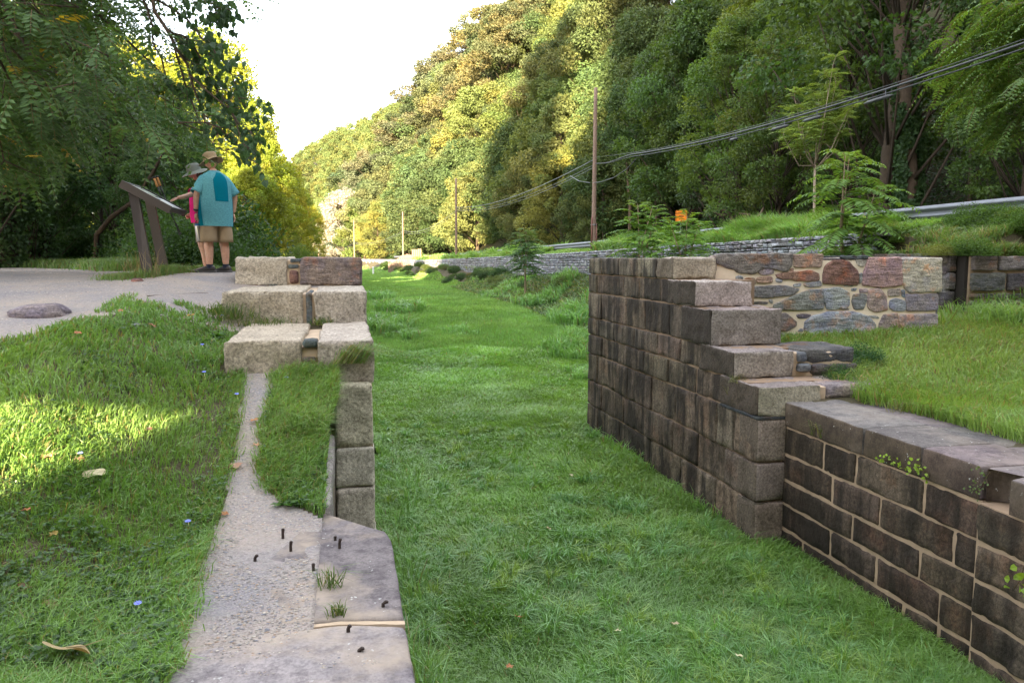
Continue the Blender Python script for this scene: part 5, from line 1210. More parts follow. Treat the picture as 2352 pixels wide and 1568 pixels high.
# --- canal bed: shorter and denser near, broader blades with distance ---
mb = MB()
def scatter(n, x0, x1, y0, y1, p=1.0):
    """denser toward the viewer (level of detail only)"""
    q = rng.random(n)
    if p == 0: y = y0+(y1-y0)*q
    else: y = (y0**(-p)+q*(y1**(-p)-y0**(-p)))**(-1/p)
    return x0+(x1-x0)*rng.random(n), y
x, y = scatter(330000, .18, 4.9, 2.8, 16, .9); x2, y2 = scatter(330000, -.6, 10, 14, 62, 1.6); x3, y3 = scatter(90000, -1.5, 10, 60, 230, 1.4)
X = np.concatenate([x, x2+cx(y2)*0, x3+cx(y3)]); Y = np.concatenate([y, y2, y3])
P = np.stack([X, Y, groundZ(X, Y)-.01], 1); ok = in_view(P) & (X-cx(Y) < 9.6) & ~((X < .2) & (Y < 12.7)); P = P[ok]; X, Y = P[:, 0], P[:, 1]
clump = .5+.5*fbm(X*1.9, Y*1.9, 0, 3, 51); tall = sstep(fbm(X*.30+2, Y*.30, 0, 3, 52)+.12*fbm(X*1.3, Y*1.3, 0, 2, 5), .05, .5)
mown = sstep(Y, 9, 24)*.35
edge = np.maximum(sstep(.9-X, 0, .7)*(Y < 13), sstep(X-4.1, 0, .5)*(Y < 14))
h = (.095+.10*clump+.10*tall)*(1-.45*mown)*(.6+.7*rng.random(len(P)))+.07*edge*rng.random(len(P))
P[:, 2] += (-.0+.0*h)
wd = np.clip(.0017*Y, .006, .30)*(.7+.6*rng.random(len(P)))
near = Y < 24
c = gcol(P, .015, 1.3)*(.75+.45*clump+.25*tall)[:, None]
yb = (sstep(X-1.5, 0, 3)*sstep(Y, 8, 11)*(1-sstep(Y, 14, 19)))[:, None]; c = c*(1-.35*yb)+.35*yb*np.array([.12, .17, .02])
wv = np.stack([fbm(X*.9, Y*.9, 0, 2, 61), fbm(X*.9, Y*.9, 0, 2, 62), 0*X], 1)*1.6
blades(mb, P[near], h[near], wd[near], c[near], .85, 2, wv[near]); blades(mb, P[~near], h[~near]*1.1+.02, wd[~near], c[~near], .6, 1)
tag(mb.build('bed_grass', M['grass']), 'lush green grass filling the dry canal bed between the two lock walls', 'grass', kind='stuff')
# arching tufts that stand out of the sward
nt_ = 1500; tx = .4+4.0*rng.random(nt_); ty = (3.0**-.9+rng.random(nt_)*(15.0**-.9-3.0**-.9))**(-1/.9); m2_ = fbm(tx*.9, ty*.9, 0, 2, 151) > -.15; tx, ty = tx[m2_], ty[m2_]; hh_ = (.13+.15*rng.random(len(tx)))
for k in range(len(tx)):
    n = 34; a = rng.random(n)*6.28; r0 = .05*rng.random(n); P = np.column_stack([tx[k]+r0*np.cos(a), ty[k]+r0*np.sin(a), 0*a]); P[:, 2] = float(bedZ(tx[k], ty[k]))
    if k == 0: BP, BH, BW, BC, BV = [], [], [], [], []
    BP.append(P); BH.append(hh_[k]*(.5+.6*rng.random(n))*1.2); BW.append(np.full(n, max(.006, .0016*ty[k]))); BC.append(np.tile([(.17, .33, .09), (.20, .36, .14), (.24, .36, .09), (.15, .30, .12)][k % 4], (n, 1))*(.8+.4*rng.random((n, 1)))); BV.append(np.column_stack([np.cos(a), np.sin(a), 0*a])*.9)
BP = np.concatenate(BP); ok = in_view(BP); mbt = MB(); blades(mbt, BP[ok], np.concatenate(BH)[ok], np.concatenate(BW)[ok], np.concatenate(BC)[ok], 1.15, 2, np.concatenate(BV)[ok])
tag(mbt.build('arching_grass', M['grass']), 'lighter arching grass clumps rising out of the near canal floor', 'grass', kind='stuff')
# --- taller tufts at the toe of the walls and along the banks ---
mb = MB()
def tuft_spots(n, f):
    out = []
    while len(out) < n: p = f(); out.append(p)
    return np.array(out)
T = []
for (u, v, r, k, hh) in [(880, 740, 1.0, 50, .6), (915, 715, 1.0, 50, .6), (865, 690, .9, 40, .6), (930, 750, .6, 16, .4), (1160, 685, 1.6, 40, .5), (1250, 705, 1.4, 50, .7), (1330, 730, 1.1, 60, .8), (1310, 770, .8, 40, .6), (1345, 760, .8, 40, .7), (1270, 660, 1.6, 40, .6), (1060, 745, .6, 10, .35), (1345, 800, .5, 20, .4)]:
    zz = 3.25/(v-592)*1840; 
    zb = .9 if zz > 26 else 0.2; p = PZ(u, v, zb)
    for _ in range(k): a, q = rng.random()*6.28, r*math.sqrt(rng.random()); T.append((p[0]+q*math.cos(a), p[1]+q*1.6*math.sin(a), hh*(.6+.5*rng.random())))
for _ in range(40): T.append((.35+.25*rng.random(), 2.9+3.2*rng.random(), .30+.2*rng.random()))
for (u, v, hh) in [(935, 1370, .42), (925, 1290, .35), (945, 1400, .35), (940, 1180, .4), (935, 1130, .35), (925, 1210, .3)]:
    p = PZ(u, v, 0.0)
    T.append((p[0], p[1], hh*1.3))
for _ in range(60): T.append((4.35+.3*rng.random(), 4.2+9*rng.random(), .22+.15*rng.random()))
T = np.array(T); kk = 26; P = np.repeat(T, kk, 0); P2 = P.copy(); P2[:, :2] += rng.normal(size=(len(P), 2))*.05*(1+P[:, 1:2]*.03); hh = P[:, 2]*(.6+.8*rng.random(len(P))); P2[:, 2] = groundZ(P2[:, 0], P2[:, 1])-.01
ok = ~((P2[:, 0] < .2) & (P2[:, 1] < 12.7)) & ~((P2[:, 0] > XP-.02) & (P2[:, 1] < 14)); P2, hh = P2[ok], hh[ok]
blades(mb, P2, hh, np.clip(.0012*P2[:, 1], .006, .05)*(1+.5*rng.random(len(P2))), gcol(P2, .05)*np.array([1.0, 1.05, 1.25]), .8, 2)
tag(mb.build('tall_grass', M['grass']), 'taller tufts of coarse grass along the foot of the canal walls and banks', 'grass', kind='stuff')
# --- left bank ---
def slab_mask(X, Y):                                         # stone, no soil
    m = (X > np.interp(Y, [2, 3.05, 3.67, 4.2, 4.6], [-.62, -.68, -.73, -.79, -.80])+.03*fbm(X*9, Y*9, 0, 2, 77)) & (Y < 4.6) & (X < .3)
    return m
mb = MB(); x, y = scatter(470000, -6, -.02, 1.6, 10.5, .8); X, Y = x, y
pm = path_mask(X, Y) | slab_mask(X, Y)
inblock = ((X > -1.08) & (Y > 7.0) & (Y < 9.0) & (X < .3)) | ((Y > 8.95) & (X > -1.5)) | ((X > -.16) & (Y > 4.5) & (Y < 7.1)) 
verge = ((Y > 7.4) & (X > -2.4) & (X < -1.1) & (Y < 9.3) & (fbm(X*2, Y*2, 0, 2, 71) > .05))
ok = (~pm | verge & ~inblock) & ~inblock; X, Y = X[ok], Y[ok]; P = np.stack([X, Y, groundZ(X, Y)-.01], 1); ok = in_view(P, 420); P = P[ok]; X, Y = P[:, 0], P[:, 1]
dens = fbm(X*2.2, Y*2.2, 0, 3, 72); ok = rng.random(len(P)) < np.clip(.9+1.2*dens, .25, 1); P = P[ok]; X, Y = P[:, 0], P[:, 1]
cl = .5+.5*fbm(X*2.6, Y*2.6, 0, 3, 73); farther = sstep(Y, 6.5, 8.5)
d_path = np.abs(X-np.interp(Y, SY, SC))
h = (.055+.115*cl)*(.55+.75*rng.random(len(P)))*(1-.25*farther)*np.clip(.35+d_path*1.6, .35, 1)
c = gcol(P, .07, 1.0, .12); wv = np.stack([.25+fbm(X*1.4, Y*1.4, 0, 2, 75)*1.3, fbm(X*1.4, Y*1.4, 0, 2, 76)*1.3-.1, 0*X], 1)
blades(mb, P, h, np.clip(.0013*Y, .0035, .014)*(.7+.7*rng.random(len(P))), c, .9, 2, wv)
tag(mb.build('bank_grass', M['grass']), 'shaggy grass with clover covering the left bank between gravel path and worn strip', 'grass', kind='stuff')
mb = MB(); n = 3400; y = 2.5+4.6*rng.random(n); lb = np.where(y < 4.6, np.interp(y, [2, 3.05, 3.67, 4.2, 4.6], [-.62, -.68, -.73, -.79, -.80]), np.interp(y, SY, SC)-np.interp(y, SY, SH)); dn_ = fbm(y*3.1, 0*y, 0, 3, 171) > -.25; y, lb = y[dn_], lb[dn_]; n = len(y)
P = np.column_stack([lb-.03+.035*rng.normal(size=n), y, 0*y]); P[:, 2] = groundZ(P[:, 0], P[:, 1])-.005; blades(mb, P, .05+.08*rng.random(n), np.full(n, .006), gcol(P, .14, 1, .1), 1.2, 2, np.array([[.5, -.1, 0]]))
n = 900; y = 5.1+1.9*rng.random(n); P = np.column_stack([np.interp(y, SY, SC)+np.interp(y, SY, SH)+.05+.04*rng.normal(size=n), y, 0*y]); P[:, 2] = groundZ(P[:, 0], P[:, 1])-.005; blades(mb, P, .04+.07*rng.random(n), np.full(n, .006), gcol(P, .14, 1, .1), 1.2, 2, np.array([[-.8, -.3, 0]]))
tag(mb.build('edge_grass', M['grass']), 'longer grass flopping over the ragged edges of the worn gravel strip', 'grass', kind='stuff')
# clover and small broad leaves among the grass
mb = MB(); x, y = scatter(26000, -5, -.02, 2.2, 9, .9); pm = path_mask(x, y) | slab_mask(x, y) | ((x > -1.2) & (y > 6.98)); k = (fbm(x*1.7, y*1.7, 0, 3, 81) > -.02) & ~pm; x, y = x[k], y[k]; P = np.stack([x, y, groundZ(x, y)+.02+.05*rng.random(len(x))], 1); P = P[in_view(P, 60)]
for j in range(3):
    a = rng.random(len(P))*6.28+j*2.1; d = np.stack([np.cos(a), np.sin(a), .3*rng.random(len(P))], 1); leaf_quads(mb, P, d, np.array([0, 0, 1.])+.4*rng.normal(size=P.shape), .016+.012*rng.random(len(P)), .018+.010*rng.random(len(P)), np.array([.05, .11, .03])*(.7+.6*rng.random((len(P), 1))), .05)
tag(mb.build('clover', M['grass']), 'clover leaves mixed through the grass of the left bank', 'ground cover', kind='stuff')
def weed(name, P0, n, L, W, col, label, cat='weed', up=.5, sd=1, group=None):
    r_ = np.random.default_rng(sd); mb = MB(); P = np.tile(np.array(P0, float), (n, 1))+r_.normal(size=(n, 3))*np.array([.02, .02, 0]); a = r_.random(n)*6.28; d = np.stack([np.cos(a), np.sin(a), up*(.3+r_.random(n))], 1)
    leaf6(mb, P, d, np.array([0, 0, 1.])+.2*r_.normal(size=(n, 3)), L*(.6+.6*r_.random(n)), W*(.7+.5*r_.random(n)), np.array(col)*(.75+.5*r_.random((n, 1))), .12)
    return tag(mb.build(name, M['grass'], None, False, None), label, cat, group)
def atg(u, v, z0=1.65):
    t = np.linspace(2.2, 40, 6000); p = np.array((0, 0, EYE))+ray(u, v)[None]*t[:, None]; g = groundZ(p[:, 0], p[:, 1]); k = int(np.argmax(p[:, 2] < g)); p = p[k]; p[2] = g[k]
    return p
for k, (u, v, n, L, lab) in enumerate([(665, 1160, 22, .09, 'small broad-leaved weed growing from the gravel beside the mossy slab corner'), (290, 1385, 10, .13, 'cluster of long pale green leaves low in the left foreground grass'), (250, 1330, 9, .12, 'broad dock leaves in the grass above the large fallen leaf'),
                          (120, 1480, 10, .11, 'dark broad weed leaves just above the big tan leaf at lower left'), (690, 835, 20, .10, 'leafy weed against the face of the lowest left step'), (610, 830, 14, .08, 'little weed at the left foot of the lowest step'), (455, 790, 26, .10, 'dark leafy weed clump at the left end of the steps'), (500, 775, 30, .11, 'broad-leaved weed touching the left end of the lowest step'), (490, 715, 26, .10, 'leafy weed beside the left end of the middle step'), (478, 830, 22, .09, 'weed sprawling below the left end of the lowest step')]):
    p = atg(u, v); weed('weed', p+(0, 0, .0), n, L, L*.42, (.06, .14, .03), lab, sd=k+3)
# grass tufts in the slab joint, each one a thing
def tuft(u, v, n, hgt, spread, lab, z0=None, col=(.09, .15, .03), wdt=.004, zz=None, P0=None, flat=1.2):
    p = P0 if P0 is not None else (atg(u, v) if zz is None else PZ(u, v, zz)); mb = MB(); Q = np.tile(p, (n, 1)); Q[:, :2] += rng.normal(size=(n, 2))*spread; cc_ = np.array(col)*(.7+.6*rng.random((n, 1))); dry = rng.random(n) < .15; cc_[dry] = GY
    blades(mb, Q, hgt*(.5+.7*rng.random(n)), np.full(n, wdt)*(.7+.6*rng.random(n)), cc_, flat, 2); return tag(mb.build('grass_tuft', M['grass']), lab, 'grass tuft')
tuft(760, 1345, 60, .14, .028, 'larger spreading grass tuft growing on the near slab', zz=Zc, wdt=.005, flat=1.5); tuft(776, 1412, 70, .085, .016, 'small dense grass tuft at the cream slab joint', zz=Zc)
tuft(2055, 945, 40, .2, .05, 'wispy dry grass tuft lying on the right coping top', zz=Zc, col=(.16, .16, .07), flat=1.7); tuft(2130, 955, 50, .06, .03, 'small green tuft on the right coping top', zz=Zc)
tuft(1700, 880, 46, .18, .05, 'sparse wiry grass hanging at the edge of the fourth right step', P0=PX(1690, 878, XP-.0), col=(.14, .15, .07), flat=1.9)
for (u, v, h0, lab) in ((1868, 1000, .28, 'grass tuft rooted in the mortar joint under the first coping stone'), (1888, 1005, .25, 'thin seed-headed grass hanging beside the joint tuft on the dark wall')): tuft(0, 0, 26, h0, .02, lab, P0=PX(u, v, XR_-.01), col=(.12, .16, .05))
tuft(1665, 900, 22, .22, .02, 'dry stalks sprouting from the far edge of the lowest right step', P0=PX(1672, 905, XP), col=(.2, .18, .09), flat=2.0)
for (u, v, n, hh_, sp_s, lab) in ((600, 742, 220, .16, .16, 'green tufts along the foot of the middle left step'), (540, 735, 160, .18, .12, 'grass clump wrapped round the left end of the middle step'), (740, 738, 90, .14, .06, 'grass tuft in the crack between the middle step blocks'), (505, 690, 200, .2, .12, 'grass and weeds beside the left end of the middle step')):
    p = PY(u, v, 8.93); p[2] = max(Zc+.86, float(groundZ(p[0]-.2, 8.93))); tuft(0, 0, n, hh_, sp_s, lab, P0=p, wdt=.007)
# bigger clump on top of the old recess on the left
mb = MB(); n = 30000; x = -.75+.66*rng.random(n); y = 4.85+2.15*rng.random(n); kx = np.interp(y, [4.9, 5.2, 5.6, 7.0], [-.42, -.55, -.63, -.62])+.10*fbm(y*4, x*1.5, 0, 3, 6); k_ = (x > kx) & (y > 4.98+.1*fbm(x*6, 1, 0, 2, 7)) & (x < np.interp(y, [4.9, 5.2, 5.6, 6.2, 7], [-.36, -.27, -.2, -.13, .02])); x, y = x[k_], y[k_]; P = np.stack([x, y, groundZ(np.minimum(x, -.16), y)], 1)
cl = .5+.5*fbm(x*3, y*3, 0, 2, 5); ed_ = np.clip((P[:, 0]+.66)/.18, .25, 1)*np.clip((P[:, 1]-4.95)/.4, .3, 1); dn_ = rng.random(len(P)) < ed_*1.1; P, cl, ed_ = P[dn_], cl[dn_], ed_[dn_]; P[:, 2] -= .03*(1-ed_); blades(mb, P, (.06+.17*cl)*(.4+.9*rng.random(len(P))), .006*(.7+.6*rng.random(len(P))), gcol(P, .13, 1, .15), 1.0, 2, np.array([[.5, -.3, 0]]))
tag(mb.build('recess_grass', M['grass']), 'thick grass clump between the worn strip and the left granite blocks', 'grass', kind='stuff')
mb = MB(); n = 170; P = np.tile(PY(800, 836, 6.95), (n, 1)); P[:, 0] += rng.random(n)*.28-.14; P[:, 1] += .1*rng.random(n); blades(mb, P, .30*(.6+.6*rng.random(n)), np.full(n, .006), gcol(P, .3, 1, .2), 1.9, 2, np.array([[1.6, -.3, 0]])); tag(mb.build('grass_tuft', M['grass']), 'long grass drooping over the top of the rough corner block', 'grass tuft')
# --- right terrace ---
mb = MB(); x, y = scatter(260000, 5.0, 13.5, 3.2, 14, .7); edgeX = XR_+np.interp(y, [3, 5, 6.5, 7.6, 8.6, 9.2, 10.2], [1.15, 1.1, 1.08, .95, 1.0, 1.3, .3])+.10*fbm(y*2, x*.1, 0, 3, 91)
ok = (x > edgeX-.12) & ~((y > yW-.0) & (x < xw1+.1)) & ~((x > 10.2) & (y > 11.5)); x, y = x[ok], y[ok]; P = np.stack([x, y, groundZ(x, y)-.01], 1); P = P[in_view(P, 80)]; X, Y = P[:, 0], P[:, 1]
cl = .5+.5*fbm(X*1.7, Y*1.7, 0, 3, 93); ed = 1-sstep(X-(XR_+1.1), 0, .8); h = (.11+.15*cl+.08*ed)*(.55+.7*rng.random(len(P)))
blades(mb, P, h, np.clip(.0013*Y, .005, .02)*(.7+.6*rng.random(len(P))), gcol(P, .10, 1.2, .15)*np.array([1.25, 1.1, 1.2]), .95, 2, np.stack([fbm(X, Y, 0, 2, 94)-.3, fbm(X, Y, 0, 2, 95)-.3, 0*X], 1))
tag(mb.build('terrace_grass', M['grass']), 'long grass on the ledge behind the right coping and under the rubble wing wall', 'grass', kind='stuff')
mb = MB()
for (u, v, k, r, hh_) in [(2215, 700, 90, .6, .75), (2330, 690, 110, .7, .85), (2300, 740, 60, .6, .6), (2190, 720, 30, .4, .5)]:
    p = atg(u, v+8, 2.1); T = np.stack([p[0]+rng.normal(size=k)*r*.5, p[1]+rng.normal(size=k)*r*.4-.1, 0*rng.random(k)], 1); Q = np.repeat(T, 12, 0); Q[:, :2] += rng.normal(size=(len(Q), 2))*.05; Q[:, 2] = groundZ(Q[:, 0], Q[:, 1])
    Q = Q[(Q[:, 1] < 11.45)]; blades(mb, Q, hh_*(.45+.6*rng.random(len(Q))), np.full(len(Q), .014), gcol(Q, .04, 1, .25)*1.1, 1.2, 2)
tag(mb.build('reed_grass', M['grass']), 'tall arching broad-bladed grass in front of the corner masonry wall', 'grass', kind='stuff')
# --- grass and weeds above the dry wall, and the verge round the sign ---
mb = MB(); x, y = scatter(150000, 11.1, 13.6, 14.2, 120, .9); x = x+cx(y); z_ = groundZ(x, y); P = np.stack([x, y, z_-.02], 1); P = P[in_view(P)]; X, Y = P[:, 0], P[:, 1]
tl = sstep(fbm(Y*.35, X*.4, 0, 3, 97), -.2, .4); low = ((Y > 35) & (Y < 47)) | (Y < 16.0); h = (.30+.45*tl+.35*sstep(X-cx(Y), 11.7, 12.4))*(.6+.55*rng.random(len(P)))*np.where(low, .35, 1); blades(mb, P, h, np.clip(.0018*Y, .02, .2)*(.6+.8*rng.random(len(P))), gcol(P, .08, 1.2, .15)*1.1, .9, 2)
tag(mb.build('verge_grass', M['grass']), 'rank grass on the road verge above the dry stone wall', 'grass', kind='stuff')
mb = MB(); n = 26000; x = 10.45+4*rng.random(n); y = 11.62+4.5*rng.random(n)**1.3; P = np.column_stack([x, y, np.maximum(groundZ(x, y), 3.25)]); cc_ = gcol(P, .25, 1.2, .3)*np.array([1.0, .92, 1.0]); bl_ = sstep(fbm(x*1.1, y*1.1, 0, 3, 131), -.2, .3)
blades(mb, P, (.08+.32*bl_)*(.4+.8*rng.random(n)), .015*(.6+.7*rng.random(n)), cc_, 1.0, 2); leaf_quads(mb, P[::2]+(0, 0, .1), rng.normal(size=(n//2, 3)), np.array([-.3, -.4, 1.])+.5*rng.normal(size=(n//2, 3)), .04+.05*rng.random(n//2), .04+.03*rng.random(n//2), np.array([.12, .19, .05])*(.6+.8*rng.random((n//2, 1))))
tag(mb.build('corner_weeds', M['grass']), 'mixed weeds and seeding grass on the slope above the corner masonry wall', 'weeds', kind='stuff')
mb = MB(); n = 9000; t = rng.random(n); q = np.array([PD(u, v, z)[:2] for (u, v, z) in ((255, 640, 10.2), (340, 628, 10.6), (395, 615, 11.6), (480, 607, 13.3), (530, 600, 13.8))]); tt = t*4; i0 = np.minimum(tt.astype(int), 3); f = (tt-i0)[:, None]; xy = q[i0]*(1-f)+q[i0+1]*f+rng.normal(size=(n, 2))*np.array([.10, .17])
P = np.column_stack([xy, groundZ(xy[:, 0], xy[:, 1])]); ppl = (project(P)[0] > 425) & (P[:, 1] < 13.4); P[ppl, 2] -= .06; blades(mb, P, (.03+.09*rng.random(n))*(1+.7*(t > .25)*(t < .75)), np.full(n, .008), gcol(P, .2, 1, .2)*.8, 1.0, 2)
tag(mb.build('sign_grass', M['grass']), 'strip of rough grass round the feet of the wayside sign', 'grass', kind='stuff')
for (u, v, z_, lab) in ((350, 612, 10.5, 'dry seed stalks rising against the nearer sign post'), (310, 600, 10.8, 'wispy tall stalks left of the nearer sign post')):
    p = PD(u, v, z_); p[2] = gz(p[0], p[1]); tuft(0, 0, 22, .55, .05, lab, P0=p, col=(.26, .2, .12), wdt=.006, flat=.9)
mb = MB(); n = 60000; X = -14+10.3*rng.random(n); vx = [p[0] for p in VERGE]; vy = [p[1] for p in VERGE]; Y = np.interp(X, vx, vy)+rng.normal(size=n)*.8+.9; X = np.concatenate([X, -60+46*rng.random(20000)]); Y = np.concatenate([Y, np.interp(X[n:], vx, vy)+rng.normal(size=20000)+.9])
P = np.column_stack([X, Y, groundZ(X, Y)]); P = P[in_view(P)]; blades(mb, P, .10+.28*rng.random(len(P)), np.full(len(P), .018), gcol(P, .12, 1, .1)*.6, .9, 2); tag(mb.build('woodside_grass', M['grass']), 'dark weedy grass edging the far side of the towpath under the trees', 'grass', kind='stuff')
mb = MB(); n = 60000; y = 14+46*rng.random(n)**1.6; x = 8.0+3.0*rng.random(n)+cx(y); P = np.column_stack([x, y, groundZ(x, y)]); P = P[in_view(P)]; n = len(P); k_ = fbm(P[:, 0]*1.3, P[:, 1]*.8, 0, 3, 111); cc_ = gcol(P, .22, 1.2, .3)*np.array([.95, .8, .9]); hh = .10+.30*np.maximum(0, k_+.3)*rng.random(n)
blades(mb, P, hh, np.clip(.0016*P[:, 1], .02, .1)*(.6+.7*rng.random(n)), cc_, 1.0, 2); leaf_quads(mb, P[::3]+(0, 0, .12), rng.normal(size=(len(P[::3]), 3)), np.array([-.3, -.4, 1.])+.5*rng.normal(size=(len(P[::3]), 3)), .06+.05*rng.random(len(P[::3])), .06+.03*rng.random(len(P[::3])), np.array([.07, .12, .035])*(.6+.8*rng.random((len(P[::3]), 1))))
tag(mb.build('bank_weeds', M['grass']), 'mixed weeds and dry grass covering the stony bank below the dry stone wall', 'weeds', kind='stuff')
# pebbles and grit
mb = MB(); n = 52000; x = np.concatenate([-9+9*rng.random(20000), -1.2+1.4*rng.random(26000), -6*rng.random(6000)]); y = np.concatenate([6+16*rng.random(20000)**1.4, 2.2+5.0*rng.random(26000), 7+4*rng.random(6000)]); k_ = path_mask(x, y); x, y = x[k_], y[k_]
slabk = (y < 4.62) & (x > -.75) & (x < .22); keep = ~slabk | ((fbm(x*2.6, y*2.6, 0, 3, 101) > .02) & (y > 3.0)); x, y, slabk = x[keep], y[keep], slabk[keep]
z = np.where(slabk, Zc+.002, groundZ(x, y)); P = np.column_stack([x, y, z]); P = P[in_view(P)]; n = len(P); s = (.0024+.0050*rng.random(n)**3)*(1+.06*P[:, 1])
octa = np.array([(1, 0, 0), (0, 1, 0), (-1, 0, 0), (0, -1, 0), (0, 0, .7), (0, 0, -.6)], float); V = P[:, None]+octa[None]*s[:, None, None]*(.6+.8*rng.random((n, 6, 1)))*np.array([1.2, .9, .6]); o = np.arange(n)[:, None]*6
T = np.concatenate([o+np.array([[a, b, 4]]) for a, b in ((0, 1), (1, 2), (2, 3), (3, 0))]+[o+np.array([[b, a, 5]]) for a, b in ((0, 1), (1, 2), (2, 3), (3, 0))])
pc = np.array([(.30, .27, .25), (.22, .22, .25), (.38, .33, .28), (.18, .17, .17), (.45, .40, .34), (.38, .28, .21)])[rng.integers(0, 6, n)]*(.8+.4*rng.random((n, 1)))
mb.add(V.reshape(-1, 3), None, T, np.repeat(pc, 6, 0)); tag(mb.build('loose_gravel', plain("pebble", (1, 1, 1), .85, var=.1, usecol=True)), 'loose gravel strewn on the towpath, the worn strip and the near slabs', 'gravel', kind='stuff')
# boulders
def boulder(u, v, sx, sy, sz_, col, lab, seed):
    p = atg(u, v, 2.7); m_ = MB(); nu, nv = 40, 22; th = np.linspace(0, np.pi, nv)[:, None]; ph = np.linspace(0, 2*np.pi, nu, endpoint=False)[None]; d = np.stack([np.sin(th)*np.cos(ph), np.sin(th)*np.sin(ph), np.cos(th)*np.ones_like(ph)], -1).reshape(-1, 3)
    r_ = 1+.28*fbm(d[:, 0]*1.3+seed, d[:, 1]*1.3, d[:, 2]*1.3, 4, 7); V = d*r_[:, None]*np.array([sx, sy, sz_]); V[:, 2] = np.minimum(V[:, 2], sz_*.8+.05*V[:, 0]); m_.add(V+p, [(i_*nu+j, i_*nu+(j+1) % nu, (i_+1)*nu+(j+1) % nu, (i_+1)*nu+j) for i_ in range(nv-1) for j in range(nu)], None, col)
    return tag(m_.build('boulder', M['field'], None, True), lab, 'rock')
boulder(92, 722, .27, .2, .125, (.24, .20, .20), 'rounded grey boulder set in the gravel at the left edge', 2.2); boulder(315, 646, .075, .06, .05, (.22, .13, .11), 'small reddish stone on the gravel below the sign', 5.1)
boulder(310, 750, .05, .04, .035, (.30, .29, .32), 'small pale stone in the grass at the path edge', 6.1); boulder(635, 765, .05, .04, .02, (.3, .25, .2), 'small flat stone chip at the foot of the steps', 3.3) if False else None
# fallen leaves, flowers, twigs
def dead_leaf(p, L, yaw, col, lab, lobes=5, grp='fallen leaves on the left bank', tilt=.2, sd=0):
    r_ = np.random.default_rng(sd); n = 40; a = np.linspace(0, 2*np.pi, n, endpoint=False); r = L*.5*(1-.30*np.abs(np.sin(a*lobes/2+.4))**.8*(lobes > 1)+.06*r_.normal(size=n)*(lobes > 1))*(1 if lobes > 1 else 1); 
    X0 = r*np.cos(a)*(1 if lobes > 1 else 1.1); Y0 = r*np.sin(a)*(.9 if lobes > 1 else .5); rings = []
    for f in (1, .6, .25): rings.append(np.stack([X0*f, Y0*f, L*((.12 if L < .1 else .05)*(f*np.cos(a*2+sd))**2+.05*f*np.sin(a*3+sd)+.1*f*f*np.sin(a+sd))], 1))
    V = np.vstack(rings+[np.zeros((1, 3))]); A = Matrix.Rotation(yaw, 3, 'Z') @ Matrix.Rotation(tilt, 3, 'X'); V = V @ np.array(A).T+np.array(p)+(0, 0, L*.05)
    m_ = MB(); m_.add(V, [(i_*n+j, i_*n+(j+1) % n, (i_+1)*n+(j+1) % n, (i_+1)*n+j) for i_ in range(2) for j in range(n)], [(2*n+j, 2*n+(j+1) % n, 3*n) for j in range(n)], col)
    q = np.array(p)+(0, 0, L*.06); d_ = np.array([math.cos(yaw+.5), math.sin(yaw+.5), .1]); tube(m_, [q, q-d_*L*.4, q-d_*L*.75+(0, 0, L*.1)], .0018, 4, col)
    return tag(m_.build('fallen_leaf', M['deadleaf'], None, True), lab, 'leaf', grp)
tanl, orl, brl = (.42, .34, .20), (.42, .17, .07), (.22, .11, .06)
LV = [(218, 1118, .115, 0.6, (.60, .52, .32), 'large pale yellow leaf curled on the sunny grass', 1, .10), (155, 1535, .17, 2.9, (.36, .27, .13), 'biggest tan and green leaf lying at the bottom left', 1, .10),
      (112, 1078, .06, 1, (.55, .32, .18), 'light orange lobed leaf at the left edge of the sunny patch', 5, .1), (186, 1082, .055, 2, (.5, .26, .14), 'orange lobed leaf just above the large pale leaf', 5, .1), (65, 1200, .04, 0, orl, 'rust leaf low in the sunny grass', 5, .09), (345, 1010, .055, .5, brl, 'brown lobed leaf in the middle of the shaded bank grass', 5, .1),
      (118, 1414, .085, 1.4, brl, 'dark brown leaf among dock leaves', 5, .06), (55, 1370, .06, 2.2, brl, 'brown leaf at the far left lower grass', 5, .06), (540, 1074, .115, .2, (.40, .23, .16), 'flat pinkish brown leaf on the worn gravel strip', 5, .012), (585, 972, .07, 1.3, (.5, .22, .09), 'bright orange leaf on the edge of the worn strip', 5, .03),
      (545, 975, .06, 2, (.45, .25, .18), 'salmon leaf left of the bright orange one', 5, .02), (590, 1042, .06, .2, (.42, .23, .12), 'rusty leaf in the grass edge right of the strip', 5, .08), (180, 790, .06, .4, orl, 'orange leaf near the top of the bank', 5, .12), (350, 765, .09, 1.9, (.33, .15, .08), 'brown curled leaf cluster at the path edge', 5, .09), (278, 740, .06, 1.1, (.40, .18, .08), 'upright orange leaf at the top edge of the bank grass', 5, .14),
      (440, 745, .08, .9, (.35, .22, .05), 'yellow brown leaf beside the left end of the steps', 5, .12), (560, 836, .07, .3, (.34, .15, .09), 'reddish leaf under the lowest step', 5, .02), (640, 832, .06, 1.4, (.34, .16, .09), 'brown leaf at the middle of the lowest step foot', 5, .02), (517, 1185, .05, .4, orl, 'little orange leaf at the edge of the strip grass', 5, .02),
      (600, 845, .05, 2.4, (.4, .2, .12), 'small red leaf at the head of the worn strip', 5, .02), (125, 1250, .05, .8, (.4, .28, .08), 'small yellow leaf in lower bank grass', 5, .07)]
for k, (u, v, L, yaw, c, lab, lobes, up_) in enumerate(LV):
    p = atg(u, v); 
    if p[1] < 4.6 and p[0] > -.6: p[2] = Zc
    dead_leaf(p+(0, 0, up_*.75), L, yaw, c, lab, lobes, sd=k)
